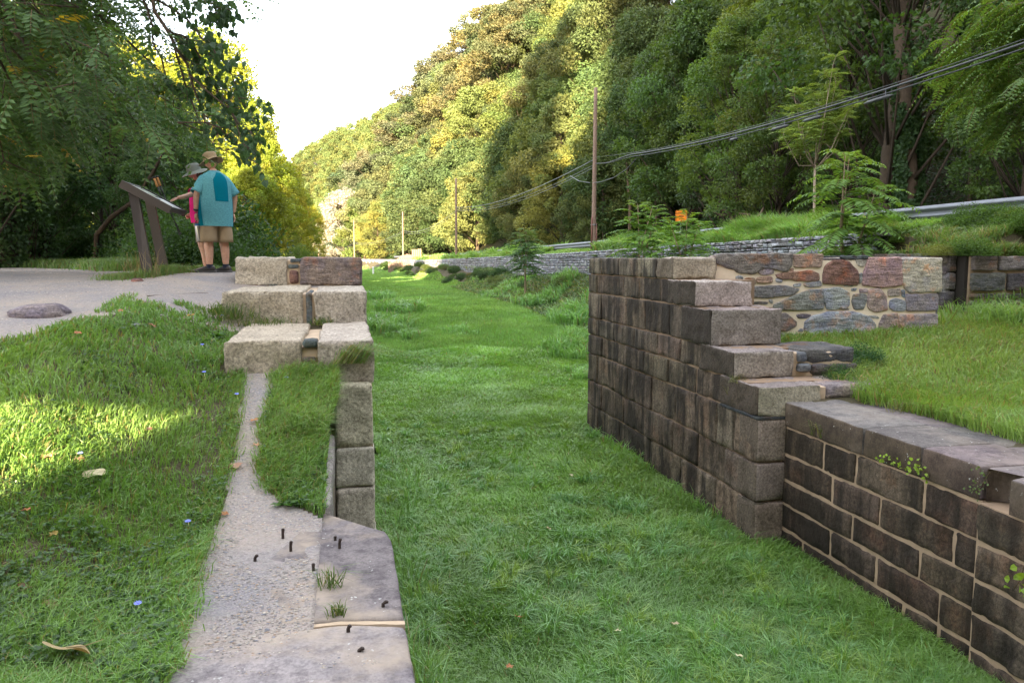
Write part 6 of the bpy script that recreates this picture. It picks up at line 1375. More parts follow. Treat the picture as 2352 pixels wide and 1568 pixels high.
for k, (u, v) in enumerate(((1313, 1091), (1260, 1213), (1190, 1416), (1420, 1448), (1552, 1432), (1170, 1530), (1698, 1506))):
    p = PZ(u, v, .13); dead_leaf(p, .075, k*1.3, [(.6, .55, .35), tanl, orl][k % 3], ['pale leaf standing out in the middle of the canal grass', 'tan leaf in the canal grass left of centre', 'orange leaf in the near canal grass beside the left wall', 'brown leaf in the near canal grass', 'tan leaf in the near canal grass toward the right wall', 'orange leaf at the very bottom of the canal grass', 'pinkish brown leaf low in the canal grass near the right wall'][k], 5, 'fallen leaves in the canal grass', sd=k+30)
petal = plain("chicory_blue", (.22, .26, .75), .7, var=.2, scale=200)
FL = [(434, 1212, 'blue flower nearest the worn strip in the lower grass'), (320, 1407, 'blue flower low in the left foreground'), (187, 1056, 'blue flower above the orange leaf in the sunny grass'), (545, 913, 'blue flower by the upper worn strip'), (470, 862, 'blue flower below the lowest left step corner'), (524, 722, 'blue flower left of the middle step'), (511, 727, 'second blue flower left of the middle step'), (466, 797, 'blue flower in the dark weeds by the steps'), (656, 807, 'blue flower against the lowest step'), (659, 874, 'blue flower in the clump right of the strip')]
for k, (u, v, lab) in enumerate(FL):
    p = atg(u, v+12); hgt = .05; f = thing('chicory_flower', lab, 'flower', p, 'small blue flowers on the left bank'); L_ = p+np.array([0, -.01, hgt+.02])
    m_ = MB(); tube(m_, [p, p+(.005, 0, hgt*.5), L_], .002, 5); m_.build('stem', M['leaf'], f)
    m_ = MB(); n = 13; a = np.arange(n)*2*np.pi/n; d = np.stack([np.cos(a), np.sin(a)*.8-.2, .35+.5*np.sin(a)*.3+0*a], 1); B = np.tile(L_, (n, 1)); leaf_quads(m_, B, d, np.array([0, -.5, 1.])+0*d, np.full(n, .020), np.full(n, .009), np.ones((n, 3)), .05); tube(m_, [L_-(0, 0, .003), L_+(0, 0, .006)], [.004, .003], 6); m_.build('blossom', petal, f)
for k, (u0, v0, u1, v1, lab) in enumerate([(785, 1255, 800, 1268, 'short dark twig beside an iron pin on the near slab'), (338, 681, 478, 673, 'long thin twig lying on the gravel below the sign'), (540, 1010, 552, 985, 'small twig on the worn strip')]):
    a, b = atg(u0, v0), atg(u1, v1); 
    if k == 0: a[2] = b[2] = Zc+.01
    m_ = MB(); c_ = (a+b)/2+(0, 0, .008); tube(m_, [a+(0, 0, .006), c_, b+(0, 0, .006)], [.003+.002*(k == 1), .004, .002], 5); tag(m_.build('twig', M['bark']), lab, 'twig')
# leafy plants on and over the right wall
def vine(pts, n, L, lab, col=(.22, .34, .03), X0=XR_, sd=2, name='creeping_plant', stem=True):
    r_ = np.random.default_rng(sd); m_ = MB(); P = []; 
    for (u, v) in pts: P.append(PX(u, v, X0-.03))
    P = np.array(P); o = thing(name, lab, 'plant', P[0]); t = r_.random(n)*(len(P)-1); i0 = np.minimum(t.astype(int), len(P)-2); f = (t-i0)[:, None]; B = P[i0]*(1-f)+P[i0+1]*f; tip = B+np.stack([-.02-.05*r_.random(n), r_.normal(size=n)*.05, .03*r_.normal(size=n)+.02], 1)
    d = unit(tip-B+r_.normal(size=(n, 3))*.05+np.array([0, 0, -.02])); leaf6(m_, tip, d, np.array([-1., -.3, .4])+.3*r_.normal(size=(n, 3)), L*(.7+.5*r_.random(n)), L*(.9+.3*r_.random(n)), np.array(col)*(.75+.45*r_.random((n, 1))), .05); m_.build('leaves', M['leaf'], o)
    s_ = MB(); tube(s_, P, .003, 5, (.6, .5, .2))
    for a, b in zip(B[::2], tip[::2]): tube(s_, [a, (a+b)/2+(0, 0, .01), b], .0015, 4, (.7, .7, .3))
    s_.build('stem', M['bark'], o); return o
vine([(2022, 1052), (2050, 1058), (2078, 1072), (2100, 1082)], 26, .030, 'bright yellow-green heart-leaved creeper under the second coping stone'); vine([(2108, 1062), (2120, 1078), (2135, 1090), (2128, 1100)], 20, .032, 'bright heart-leaved sprig just right of the longer creeper on the dark wall', sd=5)
vine([(2240, 1130), (2255, 1118), (2262, 1100), (2275, 1085)], 30, .020, 'small sprig of weeds growing out of the notch in the right coping', (.10, .16, .05), sd=6); vine([(2352, 1300), (2345, 1330), (2330, 1350)], 9, .055, 'bright yellow-green leaves hanging at the right edge of the near wall', sd=7, X0=XR_-.06)
# ================================================================== shrubs, saplings, weeds on the slopes
rng = np.random.default_rng(33)
def sumac(p, H, nf, L, lab, stems=1, col=(.10, .20, .04), sd=1, spread=.15, droop=.75, low=.35, pairs=13, lw=(.22, .30), name='tree_of_heaven_sapling', cat='sapling', group=None):
    """ailanthus / sumac sapling: upright stems with arching pinnate fronds"""
    r_ = np.random.default_rng(sd); o = thing(name, lab, cat, p, group); st = MB(); fr = MB(); B = []; D = []; Ls = []
    for s in range(stems):
        a = r_.random()*6.28; top = np.array(p)+np.array([math.cos(a)*spread*(s > 0), math.sin(a)*spread*(s > 0), H*(1-.25*(s > 0)*r_.random())]); base = np.array(p)+(r_.normal()*.04, r_.normal()*.04, -.1); mid = (base+top)/2+r_.normal(size=3)*.03*H
        tube(st, [base, mid, top], [.012+.010*H, .009+.006*H, .006], 6, (1.2, 1.1, 1)); k = nf//stems
        for j in range(k):
            t = low+(1-low)*(j/(k-1))**.85 if k > 1 else 1; q = (base*(1-t)**2+2*mid*t*(1-t)+top*t*t); aa = j*2.4+r_.random()*.6; el = .25+1.1*max(0, t-.5)+.2*r_.random(); B.append(q); D.append((math.cos(aa), math.sin(aa), el)); Ls.append(L*(1.05-.45*max(0, (t-.75)/.25))*(.85+.3*r_.random()))
    B, D, Ls = np.array(B), np.array(D), np.array(Ls); c = np.array(col)*(.8+.4*r_.random((len(B), 1))); tipc = sstep(B[:, 2]-p[2], H*.75, H)[:, None]; c = c*(1-tipc*.35)+tipc*.35*np.array([.2, .28, .05])
    fronds(fr, B, D, Ls, pairs, lw, c, droop=droop, stem=.006); st.build('stem', M['pale_bark'], o, True); fr.build('fronds', M['leaf'], o); return o
def gp(u, v, z): p = PD(u, v, z); p[2] = float(groundZ(p[0], p[1])); return p
p3 = PD(1940, 600, 16.4); p3[2] = 2.55; sumac(p3, 2.75, 110, 1.1, 'large yellow-green ailanthus sapling with feathery fronds in front of the dry wall', 3, sd=4, spread=.55, droop=.95, low=.08, pairs=15, lw=(.21, .27), col=(.13, .24, .06))
p1 = PD(1462, 640, 24); sumac(p1-(0, 0, .1), 2.35, 84, .95, 'bushy feathery sapling just right of the nearest utility pole', 3, sd=5, spread=.5, low=.2)
p2 = PD(1575, 640, 22.5); sumac(p2-(0, 0, .15), 1.95, 78, .9, 'feathery sapling growing in front of the orange road sign', 3, sd=6, spread=.5, low=.2, col=(.12, .24, .04))
p4 = gp(1208, 690, 40); o4 = sumac(p4, 3.7, 110, 1.1, 'slender young tree with feathery crown growing from the canal bank before the dry wall', 4, sd=7, spread=.35, low=.45, col=(.06, .13, .045), droop=.9)
# small pale tree across the road
def branching(p, H, lab, sd, crown, nfr, L, col, r0=.06, fork=.45, name='young_tree'):
    r_ = np.random.default_rng(sd); o = thing(name, lab, 'tree', p); st = MB(); fr = MB(); top = np.array(p)+(0, 0, H*fork); base = np.array(p)-(0, 0, .2); tube(st, [base, (base+top)/2+(.04, 0, 0), top], [r0, r0*.8, r0*.65], 8, (1.3, 1.25, 1.2)); B = []; D = []
    for k in range(9):
        a = k*2.4+r_.random(); rr = crown*(.35+.65*r_.random()); e = top+np.array([math.cos(a)*rr, math.sin(a)*rr, H*(1-fork)*(.45+.5*r_.random()-.25*rr/crown)]); m = (top+e)/2+np.array([0, 0, -.08*H*rr/crown]); tube(st, [top-(0, 0, .1*k*.3), m, e], [r0*.5, r0*.3, r0*.12], 6, (1.3, 1.25, 1.2))
        for j in range(5):
            t = .45+.55*j/4; q = top*(1-t)**2+2*m*t*(1-t)+e*t*t; e2 = q+np.array([r_.normal()*.25, r_.normal()*.25, .15+.3*r_.random()])*crown*.5; tube(st, [q, (q+e2)/2+(0, 0, .03), e2], [r0*.2, r0*.12, .006], 5, (1.3, 1.25, 1.2))
            for f in range(nfr//45): B.append(e2+r_.normal(size=3)*.05); D.append((r_.normal(), r_.normal(), .3+.5*r_.random()))
    B, D = np.array(B), np.array(D); fronds(fr, B, D, L*(.7+.5*r_.random(len(B))), 10, (.22, .34), np.array(col)*(.75+.5*r_.random((len(B), 1))), droop=.6, stem=.006); st.build('trunk', M['pale_bark'], o, True); fr.build('crown', M['leaf'], o); return o
pt_ = gp(1868, 478, 27.5); branching(pt_, PD(1868, 128, 27.5)[2]-pt_[2], 'slender pale-barked young tree with airy light green crown behind the cable bundle', 3, 1.45, 630, .56, (.20, .29, .085), fork=.42)
# bushes: leaf shells with gaps
def bush_mesh(r, n, lsz, sd, col, hz=.8, nclump=16):
    r_ = np.random.default_rng(sd); d = unit(r_.normal(size=(nclump, 3))); d[:, 2] = np.abs(d[:, 2]); cc_ = d*np.array([r, r, r*hz])*(.45+.45*r_.random((nclump, 1))); cr_ = r*(.25+.2*r_.random(nclump)); k = r_.integers(0, nclump, n); q = unit(r_.normal(size=(n, 3))); P = cc_[k]+q*(cr_[k]*(.55+.5*r_.random(n)))[:, None]
    P[:, 2] = np.maximum(P[:, 2], .03*r_.random(n)); mb = MB(); c = np.array(col)*(.65+.6*r_.random((n, 1)))*(.85+.3*r_.random((nclump, 1)))[k]
    leaf_quads(mb, P, q*.6+r_.normal(size=(n, 3))*.5+np.array([0, 0, -.1]), q+np.array([0, 0, .6])+r_.normal(size=(n, 3))*.4, lsz*(.6+.8*r_.random(n)), lsz*.6*(.7+.6*r_.random(n)), c, .08)
    tw = MB()
    for e in cc_[:10]: tube(tw, [(0, 0, -.1), e*.5+r_.normal(size=3)*.03, e], [.02, .014, .006], 5)
    return mb.mesh("bush_leaves"), tw.mesh("bush_stems")
BU = [bush_mesh(1, 8000, .065, 1, (.05, .10, .025), nclump=26), bush_mesh(1, 8000, .055, 2, (.07, .12, .03), .7, 24), bush_mesh(1, 9000, .062, 3, (.045, .09, .03), 1.1, 28), bush_mesh(1, 7000, .055, 4, (.09, .11, .04), .6, 22)]
for a, b in BU: a.materials.append(M['leaf']); b.materials.append(M['bark'])
def bush(p, s, k, lab, grp, tint_=(1, 1, 1), yaw=0.0, sz_=1.0, cat='bush', name='bush'):
    o = thing(name, lab, cat, p, grp); o.rotation_euler.z = yaw; o.scale = (s, s, s*sz_)
    for nm, me in (('foliage', BU[k][0]), ('stems', BU[k][1])):
        c = bpy.data.objects.new(nm, me); sc.collection.objects.link(c); c.parent = o; c.color = (*tint_, 1)
    return o
r_ = random.Random(9)
# slope between canal bed and dry wall
lab_s = ['weedy bush on the stony bank below the dry wall', 'olive bush on the bank in front of the far dry wall']
for k in range(84):
    y = 19+ (k/84)**1.6*125; x = 10.5-r_.random()*1.3+float(cx(y)); z = float(groundZ(x, y)); s = r_.uniform(.26, .52)*(1+y*.008)
    if 31 < y < 42 and r_.random() < .35: continue
    tn = [(1, 1, 1), (1.25, 1.1, .8), (1.5, 1.1, .7), (.9, 1.1, .9), (1.1, 1.25, .8)][r_.randrange(5)]
    bush((x, y, z-.05), s, r_.randrange(4), lab_s[0] if y < 60 else lab_s[1], 'bushes along the near canal bank' if y < 60 else 'bushes along the far canal bank', tn, r_.random()*6, .8)
for k in range(26):                                           # tufts hanging on the dry wall and its top
    y = 15+k*2.3+r_.random(); x = 10.95+float(cx(y))+r_.uniform(-.05, .5); z = float(topz(y))-.05+r_.uniform(-.25, .02); 
    bush((x, y, z), r_.uniform(.16, .34), 3 if k % 2 else 1, 'small creeper cushion trailing over the top of the dry stone wall', 'creepers on the dry stone wall', (1.3, 1.35, .8), r_.random()*6, .5, 'creeper', 'creeper')
# weeds spilling over the corner wall
for k in range(16):
    x = 10.2+k*.42; y = 11.65+r_.random()*.5; bush((x, y, 3.22+.1*r_.random()), r_.uniform(.28, .5), r_.randrange(4), 'low weedy shrub on top of the corner masonry wall', 'shrubs on the corner wall', (1.9, 1.8, 1.1), r_.random()*6, .7)
for k in range(80):
    x = 10.6+r_.random()*2.6; y = 12.1+r_.random()*3.4; x = x; z = float(groundZ(x, y)); bush((x, y, z-.12), r_.uniform(.16, .30), r_.randrange(4), 'green undergrowth bush on the slope between corner wall and guardrail', 'undergrowth below the guardrail', (1.9, 1.75, 1.1), r_.random()*6, .7)
# nettles by the wing wall
for (u, v, s, lab) in ((1905, 850, .42, 'blue-green nettle clump beside the low backing stones'), (1965, 835, .38, 'nettle clump right of the first, against the long grass'), (1930, 880, .32, 'low nettle clump at the coping corner'), (1875, 812, .25, 'small sprig of nettles against the rubble wall base')):
    p = atg(u, v, 1.9); bush(p-(0, 0, .05), s, 2, lab, None, (.85, 1.25, 1.1), r_.random()*6, .8, 'nettles', 'nettle_clump')
p = PX(1835, 912, XR_+.25); bush((p[0]+.05, p[1], Zc-.03), .10, 3, 'mat of tiny green leaves where the coping meets the lowest step', None, (1.5, 1.7, .7), 0, .35, 'ground cover', 'creeping_mat'); bush((p[0]+.35, p[1], Zc-.03), .12, 3, 'second mat of tiny leaves along the back of the coping', None, (1.5, 1.7, .7), 1, .3, 'ground cover', 'creeping_mat')
# undergrowth at the foot of the hill
for k in range(96):
    y = 17+k*1.5*(1+k*.006)+r_.random(); x = 17.9+r_.random()*2.2+float(cx(y)); z = float(groundZ(x, y)); bush((x, y, z-.1), r_.uniform(.7, 1.4), r_.randrange(4), 'dark undergrowth bush at the foot of the wooded slope', 'undergrowth along the road', [(1, 1, 1), (.85, .95, .9), (1.2, 1.1, .7), (1.6, .9, .6)][r_.randrange(4) if r_.random() < .8 else 0], r_.random()*6, .9)
# ivy and ground cover on the lower slope: too many leaves to count
mb = MB(); n = 140000; y = 17+85*rng.random(n)**1.5; x = 18.6+14*rng.random(n)+cx(y); z = groundZ(x, y)+.05+.5*rng.random(n)**2*(1+fbm(x*.5, y*.5, 0, 3, 5)); P = np.column_stack([x, y, z]); P = P[in_view(P)]; n = len(P); s = np.clip(.0042*P[:, 1], .08, .4)
leaf_quads(mb, P, rng.normal(size=(n, 3))*np.array([1, 1, .4]), np.array([-.5, -.5, 1.])+.5*rng.normal(size=(n, 3)), s*(.7+.6*rng.random(n)), s*.8, np.array([.035, .075, .02])*(.6+.8*rng.random((n, 1))), .05); tag(mb.build('slope_ivy', M['leaf']), 'ivy and low ground cover carpeting the foot of the wooded slope', 'ivy', kind='stuff')
# dead wood
for (u, v, z, pts, lab) in ((1680, 495, 24, [(0, 0, 0), (-.5, .1, .02), (-.9, .2, .18)], 'pale root tangle at the foot of the slope right of the orange sign'), (1600, 240, 45, [(0, 0, 0), (-1.0, 0, .5), (-1.9, .2, .35)], 'broken grey snag sticking out high among the trees'), (1735, 505, 25, [(0, 0, 0), (.3, 0, .35), (.4, 0, .6)], 'weathered stump right of the root tangle')):
    X = 19.3 if u != 1600 else 26.5; p = PX(u, v, X); m_ = MB(); q = p+np.array(pts)*1.0; tube(m_, q, [.09, .07, .03], 8, (1.6, 1.5, 1.4)); tube(m_, [q[0], q[0]+(-.25, .1, .25), q[0]+(-.8, .1, .3)], [.07, .05, .02], 7, (1.6, 1.5, 1.4)); tube(m_, [q[0], q[0]+(.2, .2, -.7)], [.10, .14], 7, (1.4, 1.3, 1.2)); tag(m_.build('dead_wood', M['bark'], None, True), lab, 'dead wood')
p = gp(2232, 420, 30); m_ = MB(); tube(m_, [p-(0, 0, .4), (p+PD(2230, 322, 30))/2*1.0, PD(2230, 322, 30)], [.08, .075, .06], 8, (1.2, 1.15, 1.1)); tag(m_.build('broken_trunk', M['bark'], None, True), 'bare broken trunk standing upright on the slope near the upper right', 'dead tree')

for k in range(22):                                           # rank weeds hiding the rail toward the right edge
    x = 12.0+r_.random()*.9; y = 11.9+r_.random()*1.9; bush((x, y, float(groundZ(x, y))-.05), r_.uniform(.35, .6), r_.randrange(4), 'rank roadside weeds hiding the right end of the guardrail', 'weeds in front of the guardrail end', (1.5, 1.5, .9), r_.random()*6, 1.0)
# ================================================================== trees
def tree_meshes(H, Rc, cb, nclump, nleaf, lsz, sd, col, trunk_r=.22, shape=1.0, lean=0.0, fill=.0, kind='quad'):
    r_ = np.random.default_rng(sd); st = MB(); cr = MB(); top = np.array([lean*H, 0, H*.86]); base = np.array([0, 0, -.6]); n_ = 9; q = np.linspace(0, 1, n_)[:, None]
    tk = base+(top-base)*q+np.concatenate([np.cumsum(r_.normal(size=(n_, 2))*.012*H, 0), np.zeros((n_, 1))], 1)*q; tube(st, tk, trunk_r*(1-.85*q[:, 0])+.02, 8, (.7, .66, .6))
    C = []; Rr = []
    for k in range(nclump):
        t = (k+.5)/nclump; zz = cb+(1-cb)*(t**.8); prof_ = math.sin(math.pi*min(1, .18+.82*((zz-cb)/(1-cb))**.75))**.7*shape+.12; a = k*2.399+r_.normal()*.4; rr = Rc*prof_*(.35+.62*math.sqrt(r_.random())); c = np.array([math.cos(a)*rr+lean*H*zz, math.sin(a)*rr, H*zz*(.97)]); C.append(c); Rr.append(Rc*(.20+.17*r_.random()))
        i0 = min(int(max(.08, zz-.16-.1*r_.random())*(n_-1)/.9), n_-1); s = tk[i0]; m = (s+c)/2+np.array([0, 0, -.05*rr]); tube(st, [s, m, c], [trunk_r*.32*(1-zz*.5), trunk_r*.2*(1-zz*.5), .015], 5, (.55, .5, .45))
    C, Rr = np.array(C), np.array(Rr); per = np.maximum(1, (nleaf*Rr**2/np.sum(Rr**2)).astype(int)); k = np.repeat(np.arange(nclump), per); n = len(k); d = unit(r_.normal(size=(n, 3))); d[:, 2] = d[:, 2]*.8+.1
    sub = unit(r_.normal(size=(nclump, 14, 3))); pick = r_.integers(0, 14, n); dirs = unit(sub[k, pick]+d*.55); rad_ = Rr[k]*(.50+.55*r_.random(n)**.6); P = C[k]+dirs*rad_[:, None]*np.array([1, 1, .72])
    cv = (.8+.4*r_.random(nclump))[k][:, None]*(.7+.6*r_.random((n, 1))); hue = (r_.random(nclump)-.5)[k][:, None]*np.array([.35, .05, -.1])+1; c = np.array(col)*cv*hue
    leaf_quads(cr, P, dirs*.5+r_.normal(size=(n, 3))*.55+np.array([0, 0, -.25]), dirs+np.array([0, 0, .5])+r_.normal(size=(n, 3))*.45, lsz*(.6+.8*r_.random(n)), lsz*.62*(.7+.6*r_.random(n)), c, .08)
    a, b = st.mesh("trunk_m", smooth=True), cr.mesh("crown_m"); a.materials.append(M['bark']); b.materials.append(M['hill_leaf'] if kind == 'hill' else M['leaf']); return a, b
gE = (.085, .13, .05)
gA, gB, gC, gD = (.066, .115, .030), (.082, .122, .030), (.052, .102, .038), (.095, .122, .042)
hA, hB, hD = (.090, .132, .045), (.128, .152, .052), (.155, .158, .062)
gA, gB, gC = tuple(1.22*np.array(gA)), tuple(1.22*np.array(gB)), tuple(1.2*np.array(gC))
NEAR = [tree_meshes(13, 3.4, .12, 64, 30000, .19, 101, gA, .20), tree_meshes(15, 3.9, .10, 76, 34000, .20, 102, gB, .24), tree_meshes(11, 3.2, .06, 54, 26000, .17, 103, gC, .17), tree_meshes(16, 3.6, .22, 66, 28000, .19, 104, gA, .25)]
HILL = [tree_meshes(14, 4.6, .42, 26, 20000, .24, 111, hB, .25, kind='hill'), tree_meshes(12, 4.8, .40, 22, 18000, .25, 112, hA, .22, kind='hill'), tree_meshes(16, 4.9, .45, 26, 21000, .26, 113, hD, .3, kind='hill'), tree_meshes(10, 4.2, .35, 18, 16000, .24, 114, gE, .2, kind='hill')]
LOW = [tree_meshes(12, 4.4, .05, 44, 24000, .25, 121, hB, .2, kind='hill'), tree_meshes(11, 4.6, .03, 44, 24000, .25, 122, hA, .2, kind='hill')]
def put_tree(p, meshes, s, yaw, lab, grp, tint_=(1, 1, 1), name='tree', sz_=1.0):
    o = thing(name, lab, 'tree', p, grp); o.rotation_euler.z = yaw; o.scale = (s, s, s*sz_)
    for nm, me in (('trunk', meshes[0]), ('crown', meshes[1])):
        c = bpy.data.objects.new(nm, me); sc.collection.objects.link(c); c.parent = o; c.color = (*tint_, 1)
    return o
rr_ = random.Random(17)
def hue_():
    k = rr_.random()
    if k < .55: v = rr_.uniform(.6, 1.2); return (v, v, v)
    if k < .75: return (1.15, 1.1, .85)
    if k < .9: return (.58, .68, .62)
    return (1.35, 1.25, .95)
# --- wooded slope on the right: near trees ---
cnt = 0
def visible_pt(x, y, z, h, m=100):
    u, v, zz = project(np.array([[x, y, z], [x, y, z+h]])); return zz[0] > 1 and u.max() > -m and u.min() < 2352+m and v.min() < 1500 and v.max() > -40
cand = []
for j in range(0, 30):
    d = 22.4+j*3.4; 
    y = 10.0
    while y < 520:
        st_ = 3.4+.034*y+j*.12; y += st_*rr_.uniform(.8, 1.25); x = d+rr_.uniform(-1.6, 1.6)+float(cx(y)); 
        z = float(groundZ(x, y))
        if not visible_pt(x, y, z, 13): continue
        cand.append((x, y, z, j))
# keep what can be seen over the trees in front: drop deep rows near the viewer
keep = []
for (x, y, z, j) in cand:
    u, v, zz = project(np.array([[x, y, z+11]])); el = v[0]
    vb = project(np.array([[x, y, z+1]]))[1][0]
    if vb < -10 or zz[0] < 14: continue
    keep.append((x, y, z, j, zz[0], u[0], v[0]))
keep.sort(key=lambda t: t[4])
print("hill candidates", len(keep))
buf = np.full(400, 700.0)
final = []; JR_ = []
for (x, y, z, j, zz, u, v) in keep:
    big = zz > 62; gs = 1+1.5*min(1, max(0, (zz-90)/210)); R_ = (4.6 if big else 3.7)*gs; H_ = 14*(.65+.35*gs)
    w_ = R_*1800/zz; a, b = int((u-w_*.8+400)/8), int((u+w_*.8+400)/8); a, b = max(a, 0), min(b+1, 400)
    if b <= a: continue
    q = project(np.array([[x, y, z+H_]]))[1][0]
    gain = np.mean(np.maximum(buf[a:b]-max(q, -20), 0))
    if gain < (14 if zz < 150 else 12): continue
    buf[a:b] = np.minimum(buf[a:b], q+.30*(H_*1800/zz)); final.append((x, y, z, zz, u, q)); JR_.append(j)
print("hill trees", len(final))
zones = [(45, 'shaded dark green tree at the foot of the near wooded slope', 'near slope trees'), (80, 'shaded green tree higher on the near wooded slope', 'mid slope trees'), (150, 'tree on the sunny shoulder of the hill beyond the second pole', 'sunny shoulder trees'), (270, 'golden sunlit tree on the far hillside', 'far hillside trees'), (9999, 'small distant tree near the low end of the ridge', 'distant ridge trees')]
LMK = [(760, 'above the end of the left woods'), (860, 'behind the pale sunlit pole'), (985, 'behind the far picket fence'), (1090, 'behind the second utility pole'), (1200, 'just right of the second pole'), (1320, 'between second and nearest poles'), (1420, 'behind the nearest utility pole'), (1520, 'just right of the nearest pole'), (1620, 'above the orange road sign'), (1760, 'right of the orange road sign'),
       (1950, 'behind the pale young tree'), (2060, 'left of the vine-covered trunk'), (2160, 'behind the vine-covered trunk'), (9999, 'at the right edge')]
far = []
for k, (x, y, z, zz, u, q) in enumerate(final):
    if k >= 285: far.append((x, y, z)); continue
    lab, grp = next((l, g) for (m, l, g) in zones if zz < m); tn = hue_()
    if zz < 150:
        word = 'yellowish' if tn[0] > tn[1]+.05 else 'dull dark' if max(tn) < .8 else 'fresh green' if tn[1] > 1 else 'mid green'
        row = 'front-row' if JR_[k] < 2 else 'second-tier' if JR_[k] < 5 else 'upper-tier'
        lm = next(t for (m, t) in LMK if u < m); lab = '%s %s tree on the wooded slope, %s' % (word, row, lm); grp = 'slope trees '+lm
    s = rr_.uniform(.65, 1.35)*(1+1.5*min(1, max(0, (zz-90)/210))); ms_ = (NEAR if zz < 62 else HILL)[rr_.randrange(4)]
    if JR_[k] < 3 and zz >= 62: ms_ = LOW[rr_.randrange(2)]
    put_tree((x, y, z-.3), ms_, s, rr_.random()*6.28, lab, grp, tuple(np.array(tn)*(np.array([1, 1, 1])+min(1, max(0, (zz-110)/150))*np.array([-.08, -.08, .45]))), sz_=1-.4*min(1, max(0, (zz-90)/210)))  # distance haze put into the tint: far crowns bluer, less saturated
if far:
    cv = [m[1] for m in HILL]; mb = MB()
    for me in cv[:1]:
        n = len(me.vertices); co = np.empty(n*3); me.vertices.foreach_get('co', co); co = co.reshape(-1, 3); cc_ = np.empty(n*4); me.color_attributes[0].data.foreach_get('color', cc_); cc_ = cc_.reshape(-1, 4)[:, :3]
    quad = np.arange(n).reshape(-1, 4); sel = quad[::7]
    for (x, y, z) in far:
        a = rr_.random()*6.28; R2 = np.array([[math.cos(a), -math.sin(a), 0], [math.sin(a), math.cos(a), 0], [0, 0, 1]]); V = co[sel.ravel()]; c0_ = V.reshape(-1, 4, 3).mean(1, keepdims=True); V = (c0_+(V.reshape(-1, 4, 3)-c0_)*2.4).reshape(-1, 3) @ R2.T+np.array((x, y, z)); v_ = rr_.uniform(.8, 1.2); mb.add(V, np.arange(len(V)).reshape(-1, 4), None, cc_[sel.ravel()]*v_)
    tag(mb.build('distant_wood', M['hill_leaf']), 'mass of small treetops filling the farthest part of the hillside', 'wood', kind='stuff')
# ivy clad trunk, upper right
X = 21.5; p = PX(2085, 560, X); p[2] = float(groundZ(p[0], p[1]))-.5; t_ = PX(2070, -260, X); it = thing('ivy_covered_tree', 'huge vine-covered trunk rising out of the top of the picture behind the cable bundle', 'tree', p)
m_ = MB(); q = np.linspace(0, 1, 10)[:, None]; tk = p+(t_-p)*q+np.stack([.12*np.sin(q[:, 0]*7), 0*q[:, 0], 0*q[:, 0]], 1); tube(m_, tk, np.linspace(.34, .26, 10), 12, (1.0, .92, .85)); tube(m_, [tk[7], tk[7]+(.5, 0, 1.6), tk[7]+(1.6, .3, 3.5)], [.16, .12, .05], 8, (1.5, 1.35, 1.2)); tube(m_, [tk[5], tk[5]+(1.0, 0, .9), tk[5]+(2.6, .3, 1.4)], [.10, .07, .03], 7, (1.4, 1.3, 1.2)); m_.build('trunk', M['bark'], it, True)
m_ = MB(); n = 14000; t = rng.random(n); t = np.where(rng.random(n) < .55, t*.45, t); a = rng.random(n)*6.28; k_ = fbm(a*1.2, t*9, 0, 3, 3) > (-.35+.5*t); t, a = t[k_], a[k_]; n = len(t); i = t*9; i0 = np.minimum(i.astype(int), 8); f = (i-i0)[:, None]; C = tk[i0]*(1-f)+tk[i0+1]*f; rr2 = (.30+.75*np.maximum(0, .5-t)**1.2*rng.random(n)+.15*rng.random(n))[:, None]; d = np.stack([np.cos(a), np.sin(a), 0*a], 1)
leaf_quads(m_, C+d*rr2, rng.normal(size=(n, 3))*.6+np.array([0, 0, -.6]), d+.4*rng.normal(size=(n, 3)), np.full(n, .15)*(.7+.6*rng.random(n)), np.full(n, .13), np.array(gC)*(.7+.6*rng.random((n, 1)))); m_.build('ivy', M['leaf'], it)
# slim bare trunks seen in the shade under the crowns
for (u, vt, vb, z, r, lab) in ((1447, 380, 472, 60, .15, 'slim pale trunk seen in the shade right of the nearest pole'), (1508, 420, 470, 57, .13, 'thin dark trunk under the crowns above the sapling'), (2040, 330, 470, 34, .10, 'thin trunk left of the broken trunk')):
    b = PD(u, vb, z); t_ = PD(u-6, vt, z); b[2] = float(groundZ(b[0], b[1]))-.5 if groundZ(b[0], b[1]) < b[2] else b[2]-1; m_ = MB(); mid = (b+t_)/2+(.15, 0, 0); tube(m_, [b, mid, t_, t_+(-.1, 0, .8)], [r, r*.9, r*.75, r*.4], 8, (1.1, 1.0, .9)); tag(m_.build('bare_trunk', M['bark'], None, True), lab, 'tree')
# feathery branches hanging in at the upper right
o = thing('tree_of_heaven', 'feathery ailanthus branches hanging in from the upper right corner', 'tree', (16.5, 12.5, float(groundZ(16.5, 12.5)))); st = MB(); fr = MB(); B = []; D = []
base = np.array([17.5, 11.5, float(groundZ(17.5, 11.5))]); top = base+(0.2, 1, 8.5); tube(st, [base-(0, 0, .3), base+(0, .5, 4), top], [.16, .12, .07], 8, (1.3, 1.2, 1.1))
for (u, v, z) in [(2260, 60, 20), (2200, 110, 20.5), (2300, 130, 19.5), (2230, 180, 20), (2330, 200, 19), (2270, 240, 19.5), (2340, 60, 19), (2310, 20, 19), (2230, 25, 20.5), (2345, 270, 19), (2210, 225, 20.5), (2300, 300, 19.5), (2180, 160, 21)]:
    e = PD(u, v, z); s = base+(top-base)*min(.95, max(.3, (e[2]-base[2])/8.5)); m = (s+e)/2+(0, 0, .3); tube(st, [s, m, e], [.045, .025, .006], 5, (.8, .75, .7))
    for t in np.linspace(.35, 1, 8):
        q = s*(1-t)**2+2*m*t*(1-t)+e*t*t
        for _ in range(7): B.append(q+rng.normal(size=3)*.16); D.append(unit((e-s))+rng.normal(size=3)*.7)
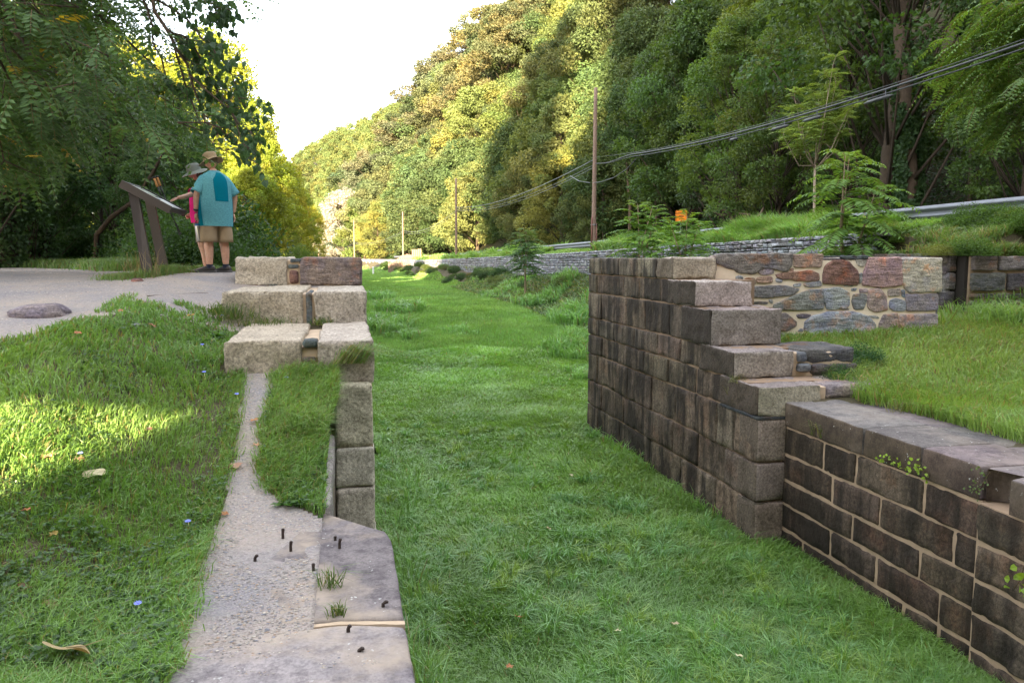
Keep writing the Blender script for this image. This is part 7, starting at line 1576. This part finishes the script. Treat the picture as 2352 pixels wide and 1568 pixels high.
B, D = np.array(B), np.array(D); fronds(fr, B, D, .85*(.7+.5*rng.random(len(B))), 12, (.22, .34), np.array([.10, .18, .045])*(.75+.5*rng.random((len(B), 1))), droop=.8, stem=.006); st.build('trunk', M['pale_bark'], o, True); fr.build('crown', M['leaf'], o)
# ================================================================== unseen ridge added behind the viewer to shade the near valley, woods on the left
rng = np.random.default_rng(55)
aa = np.arange(-420, -60, 12.0); PC = (-2.2, 5.4, 2.3); _s0 = -4.2
ss = np.unique(np.round(np.concatenate([np.arange(-110, 20, 4.0), np.arange(20, 420, 16.0), _s0+np.array([-2.6, -2.0, 0, 2.0, 2.6])]), 3)); A_, S_ = np.meshgrid(aa, ss, indexing='ij')
saz, caz = math.sin(R(SUN_AZ)), math.cos(R(SUN_AZ))          # horizontal direction toward the sun
hgt_ = np.interp(S_, [-110, -25, -22, -17.5, 5, 50, 420], [0, 2, 58, 118, 152, 165, 175])*np.exp(-((A_+185)/70)**2)*(1+.05*fbm(A_*.03, S_*.03, 0, 3, 3))
XX = -A_*saz*-1*-1 if False else (-A_)*saz+S_*(-caz); YY = (-A_)*caz+S_*saz
hgt_ = np.where(np.abs(S_-_s0) < 2.1, 0, hgt_)          # narrow gap cut in the added ridge so one sunbeam reaches the bank
hgt_ = np.where(A_ > -110, hgt_*np.clip((-A_-80)/30, 0, 1), hgt_)
nx, ny = XX.shape; i, j = np.meshgrid(np.arange(nx-1), np.arange(ny-1), indexing='ij'); i = i.ravel(); j = j.ravel(); mb = MB(); mb.add(np.stack([XX, YY, hgt_+1.5], -1).reshape(-1, 3), np.stack([i*ny+j, (i+1)*ny+j, (i+1)*ny+j+1, i*ny+j+1], 1)); ob = mb.build('shade_ridge', M['litter']); ob['kind'] = 'structure'
def gpd(u, z): p = PD(u, 600, z); p[2] = gz(p[0], p[1])-.1; return p
# dark trees in the shade beyond the towpath
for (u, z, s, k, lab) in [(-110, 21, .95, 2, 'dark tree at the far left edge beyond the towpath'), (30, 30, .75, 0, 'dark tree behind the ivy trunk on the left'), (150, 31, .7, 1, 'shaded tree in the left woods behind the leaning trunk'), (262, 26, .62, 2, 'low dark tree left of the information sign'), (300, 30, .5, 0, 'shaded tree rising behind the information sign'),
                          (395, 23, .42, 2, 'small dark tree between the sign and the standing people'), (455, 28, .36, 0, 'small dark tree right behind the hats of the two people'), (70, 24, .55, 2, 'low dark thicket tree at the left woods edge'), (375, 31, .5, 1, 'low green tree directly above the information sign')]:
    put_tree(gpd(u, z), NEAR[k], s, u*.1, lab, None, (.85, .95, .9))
# sunlit trees beyond them; a brighter, yellower tint paints in extra sunlight
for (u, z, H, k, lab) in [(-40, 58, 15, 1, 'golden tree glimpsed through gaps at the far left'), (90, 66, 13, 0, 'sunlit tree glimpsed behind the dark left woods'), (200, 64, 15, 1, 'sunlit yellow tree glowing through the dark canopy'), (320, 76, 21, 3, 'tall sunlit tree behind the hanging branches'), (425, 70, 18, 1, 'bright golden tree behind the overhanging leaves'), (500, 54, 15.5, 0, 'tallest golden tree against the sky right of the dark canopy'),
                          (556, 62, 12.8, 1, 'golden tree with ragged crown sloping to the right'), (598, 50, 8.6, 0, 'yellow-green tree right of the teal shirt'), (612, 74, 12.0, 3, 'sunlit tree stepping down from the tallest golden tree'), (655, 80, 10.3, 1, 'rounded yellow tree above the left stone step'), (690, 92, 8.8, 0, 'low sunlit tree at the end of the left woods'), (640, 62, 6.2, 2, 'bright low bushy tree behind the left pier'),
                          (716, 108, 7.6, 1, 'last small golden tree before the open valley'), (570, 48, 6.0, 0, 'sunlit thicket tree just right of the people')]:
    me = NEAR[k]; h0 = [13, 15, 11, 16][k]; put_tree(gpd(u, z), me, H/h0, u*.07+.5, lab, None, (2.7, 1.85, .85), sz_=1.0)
# pale blooming tree at the foot of the far hill
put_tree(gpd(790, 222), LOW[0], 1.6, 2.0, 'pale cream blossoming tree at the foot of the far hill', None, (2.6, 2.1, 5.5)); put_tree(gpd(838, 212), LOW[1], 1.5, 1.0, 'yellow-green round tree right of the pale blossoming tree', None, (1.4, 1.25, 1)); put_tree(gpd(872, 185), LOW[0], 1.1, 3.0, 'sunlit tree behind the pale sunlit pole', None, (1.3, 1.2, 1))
# undergrowth bushes
rb = random.Random(3)
bs = [(-30, 24, 1.5), (20, 25, 1.3), (80, 26.5, 1.6), (140, 28, 1.4), (190, 27, 1.2), (235, 27, 1.5), (290, 26, 1.3), (330, 23, 1.4), (365, 19.5, 1.1), (400, 17.6, 1.25), (432, 16.8, 1.35), (465, 16.2, 1.1), (528, 15.8, .6), (545, 17, .55), (500, 17.5, 1.2), (680, 40, 1.2), (420, 22, 2.2), (470, 22, 2.3), (350, 27, 2.2)]
for k, (u, z, s) in enumerate(bs):
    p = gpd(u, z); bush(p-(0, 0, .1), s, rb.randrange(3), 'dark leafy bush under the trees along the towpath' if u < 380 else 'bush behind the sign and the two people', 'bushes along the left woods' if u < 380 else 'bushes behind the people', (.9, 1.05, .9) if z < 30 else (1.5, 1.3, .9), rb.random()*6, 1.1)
# trunks: ivy clad, dark, leaning
for (pts, r0, iv, lab) in [([(12, 600, 22), (20, 430, 22), (8, 250, 22)], .33, 5000, 'thick ivy-clad trunk at the left edge of the woods'), ([(100, 588, 24), (104, 450, 24), (96, 250, 24)], .20, 2600, 'straight dark ivy trunk in the left woods'), ([(215, 600, 23), (222, 540, 23), (255, 500, 22.5), (310, 460, 22), (350, 400, 21.5), (375, 350, 21)], .085, 0, 'dark trunk leaning far to the right left of the sign'),
                           ([(245, 585, 25), (262, 520, 25), (300, 440, 25), (320, 380, 25)], .06, 0, 'thin slanting stem behind the leaning trunk'), ([(228, 590, 26), (234, 470, 26), (215, 380, 26)], .06, 0, 'thin upright stem behind the leaning trunk')]:
    P = np.array([PD(*q) for q in pts]); P[0, 2] = gz(P[0, 0], P[0, 1])-.3; o = thing('tree', lab, 'tree', P[0]); m_ = MB(); tube(m_, P, np.linspace(r0, r0*.5, len(P)), 8, (.45, .42, .4)); m_.build('trunk', M['bark'], o, True)
    if iv:
        m_ = MB(); t = rng.random(iv); a = rng.random(iv)*6.28; seg = t*(len(P)-1); i0 = np.minimum(seg.astype(int), len(P)-2); f = (seg-i0)[:, None]; C = P[i0]*(1-f)+P[i0+1]*f; d = np.stack([np.cos(a), np.sin(a), 0*a], 1); leaf_quads(m_, C+d*(r0+.25*rng.random(iv)**2)[:, None], rng.normal(size=(iv, 3))*.5+np.array([0, 0, -.6]), d+.4*rng.normal(size=(iv, 3)), np.full(iv, .11), np.full(iv, .10), np.array(gC)*.8*(.6+.7*rng.random((iv, 1)))); m_.build('ivy', M['leaf'], o)
# --- overhanging locust-like canopy, near upper left ---
tb = PD(-260, 640, 11.5); tb[2] = gz(tb[0], tb[1]); lo = thing('overhanging_tree', 'big dark tree whose feathery branches hang over the towpath at the upper left', 'tree', tb); st = MB(); fr = MB()
trk = np.array([tb-(0, 0, .3), tb+(.1, .1, 2.2), tb+(.5, .3, 4.2), tb+(1.0, .8, 6.5)]); tube(st, trk, [.28, .22, .18, .12], 10, (.8, .75, .7))
B = []; D = []; cl_ = []
def edge_v(u): return np.interp(u, [-400, 0, 60, 150, 230, 300, 380, 450, 520, 560], [420, 400, 350, 330, 300, 345, 330, 330, 300, 250])
k = 0
while k < 250:
    u = rng.uniform(-420, 520); v = rng.uniform(-330, 400); 
    if v > edge_v(u)-20 or (u > 430+.22*v) and rng.random() < .8: continue
    if 190 < u < 440 and -60 < v < 210 and rng.random() < .8: continue
    if u > 60 and 60 < v < 190 and rng.random() < .25: continue
    z = rng.uniform(9.2, 17.5); e = PD(u, v, z); k += 1; s = trk[2]+(trk[3]-trk[2])*rng.random(); far_ = np.linalg.norm(e-s)
    m = (s+e)/2+np.array([0, 0, .10*far_]); 
    if k % 3 == 0: tube(st, [s*(1-t)**2+2*m*t*(1-t)+e*t*t for t in np.linspace(0, 1, 7)], np.linspace(.055, .010, 7), 5, (.7, .65, .6))
    dd = unit(e-s)
    for _ in range(21):
        t = rng.random()*.0; off = rng.normal(size=3)*np.array([.38, .38, .20]); B.append(e+off); D.append(unit(dd*.6+np.array([.3, -.1, -.12])+rng.normal(size=3)*.45))
    for _ in range(2):
        q = e+rng.normal(size=3)*np.array([.35, .35, .15]); tube(st, [e, (e+q)/2, q], [.010, .007, .004], 4, (.7, .65, .6))
B, D = np.array(B), np.array(D); Lf = .46*(.7+.6*rng.random(len(B))); c = np.array([.065, .13, .040])*(.7+.6*rng.random((len(B), 1))); yl = rng.random(len(B)) < .012; c[yl] = (.35, .26, .03)
fronds(fr, B, D, Lf, 7, (.27, .46), c, droop=.38, stem=.003); st.build('trunk', M['bark'], lo, True); fr.build('crown', M['leaf'], lo)
# --- heart-leaved branch on its right fringe ---
hb2 = PD(420, 640, 9.6); tb = PD(-330, 640, 9.0); tb[2] = gz(tb[0], tb[1]); ho = thing('overhanging_tree', 'heart-leaved tree whose bare-stemmed branch droops beside the hats of the two people', 'tree', tb); st = MB(); lf = MB()
t0_ = tb+(.3, .3, 5.6); tube(st, [tb-(0, 0, .3), tb+(0, 0, 3), t0_], [.2, .16, .12], 8, (.8, .75, .7))
br = [[(250, -160, 9.6), (345, -10, 9.8), (400, 90, 10), (440, 170, 10.2), (470, 260, 10.3), (520, 310, 10.4), (560, 350, 10.4)], [(345, -10, 9.8), (430, 40, 10), (480, 110, 10), (530, 170, 10.1), (560, 250, 10.2)], [(380, 60, 10), (440, 90, 10.2), (500, 200, 10.3), (555, 320, 10.2), (580, 380, 10.2)], [(345, -10, 9.8), (460, -10, 9.9), (490, 10, 10), (500, 30, 10)], [(400, 90, 10), (430, 210, 10.5), (480, 330, 10.6), (540, 345, 10.6)], [(300, -60, 9.7), (350, 60, 10.1), (380, 170, 10.5), (400, 240, 10.8)], [(440, 170, 10.2), (500, 230, 10.2), (575, 300, 10.2)]]
BB = []; DD = []
for q in br:
    P = np.array([PD(*a) for a in q]); P2 = [];
    for i_ in range(len(P)-1):
        for t in np.linspace(0, 1, 4)[:-1]: P2.append(P[i_]*(1-t)+P[i_+1]*t)
    P2.append(P[-1]); P2 = np.array(P2)+rng.normal(size=(len(P2), 3))*.025; tube(st, P2, np.linspace(.030 if q is br[0] else .016, .005, len(P2)), 6, (.8, .75, .72))
    for i_ in range(1, len(P2)):
        fr_ = i_/len(P2)
        for _ in range(1+(rng.random() < .35)):
            e = P2[i_]+np.array([.16*abs(rng.normal())+.05, rng.normal()*.18, -.10*abs(rng.normal())-.02]); tube(st, [P2[i_], (P2[i_]+e)/2+(0, 0, .03), e], [.006, .004, .003], 4, (.8, .75, .72))
            if project(e[None])[0][0] > 415+.15*max(0, project(e[None])[1][0]) or rng.random() < .2:
                for _ in range(7): t = rng.random()**.5; BB.append(P2[i_]*(1-t)+e*t+rng.normal(size=3)*.045); DD.append((rng.normal()*.4+.2, rng.normal()*.4, -1.0))
BB, DD = np.array(BB), np.array(DD); uu_, vv_, _z = project(BB); kk_ = ~((vv_ > 318) & (uu_ < 528)) & ~((vv_ > 335) & (rng.random(len(BB)) < .55)); BB, DD = BB[kk_], DD[kk_]; n = len(BB); print("heart leaves", n); leaf6(lf, BB, DD, np.array([-.1, -1, .5])+.5*rng.normal(size=(n, 3)), .115*(.6+.5*rng.random(n)), .10*(.6+.5*rng.random(n)), np.array([.045, .095, .045])*(.7+.6*rng.random((n, 1))), .1)
tube(st, [t0_, (t0_+PD(250, -160, 9.6))/2+(0, 0, .3), PD(250, -160, 9.6)], [.10, .06, .032], 6, (.8, .75, .72)); st.build('trunk', M['bark'], ho, True); lf.build('crown', M['leaf'], ho)

# added unseen tree behind the viewer: crown shaped to leave one sun patch
tv = np.array([-SUNV[0], -SUNV[1]])/math.cos(R(SUN_EL)); sv = np.array([tv[1], -tv[0]]); tn_ = math.tan(R(SUN_EL))
S0, T0 = -4.2, -8.5; c_ = sv*S0+tv*T0
o = thing('sun_blocker_tree', 'added unseen tall tree behind the viewer, shaped to block all but one patch of sun', 'tree', (c_[0], c_[1], gz(c_[0], c_[1]))); m_ = MB(); q_ = c_+sv*3.2; tube(m_, [(q_[0], q_[1], 1.2), (q_[0], q_[1], 12), (c_[0], c_[1], 34)], [.5, .4, .1], 10); m_.build('trunk', M['bark'], o, True)
m_ = MB()
for (n, s0_, s1_, e0_, e1_, ls, rad3) in ((60000, -5, 5, 4.1, 34, .42, 5.2), (30000, -5, 5, 3.72, 6.0, .2, 4.5), (30000, 1.12, 5, 1.6, 4.6, .2, 3.2), (22000, -5, 5, 1.0, 2.55, .2, 3.2)):
    S = S0+s0_+(s1_-s0_)*rng.random(n); T = T0+rad3*(2*rng.random(n)-1)*.9; E = e0_+(e1_-e0_)*rng.random(n); k_ = ((S-S0)**2+(T-T0)**2 < rad3**2*1.9) | (s0_ > 0); S, T, E = S[k_], T[k_], E[k_]; n = len(S)
    xy = S[:, None]*sv+T[:, None]*tv; P = np.column_stack([xy, E-T*tn_]); leaf_quads(m_, P, rng.normal(size=(n, 3)), rng.normal(size=(n, 3)), np.full(n, ls), np.full(n, ls*.8), np.array(gA)*(.7+.6*rng.random((n, 1))))
m_.build('crown', M['leaf'], o)
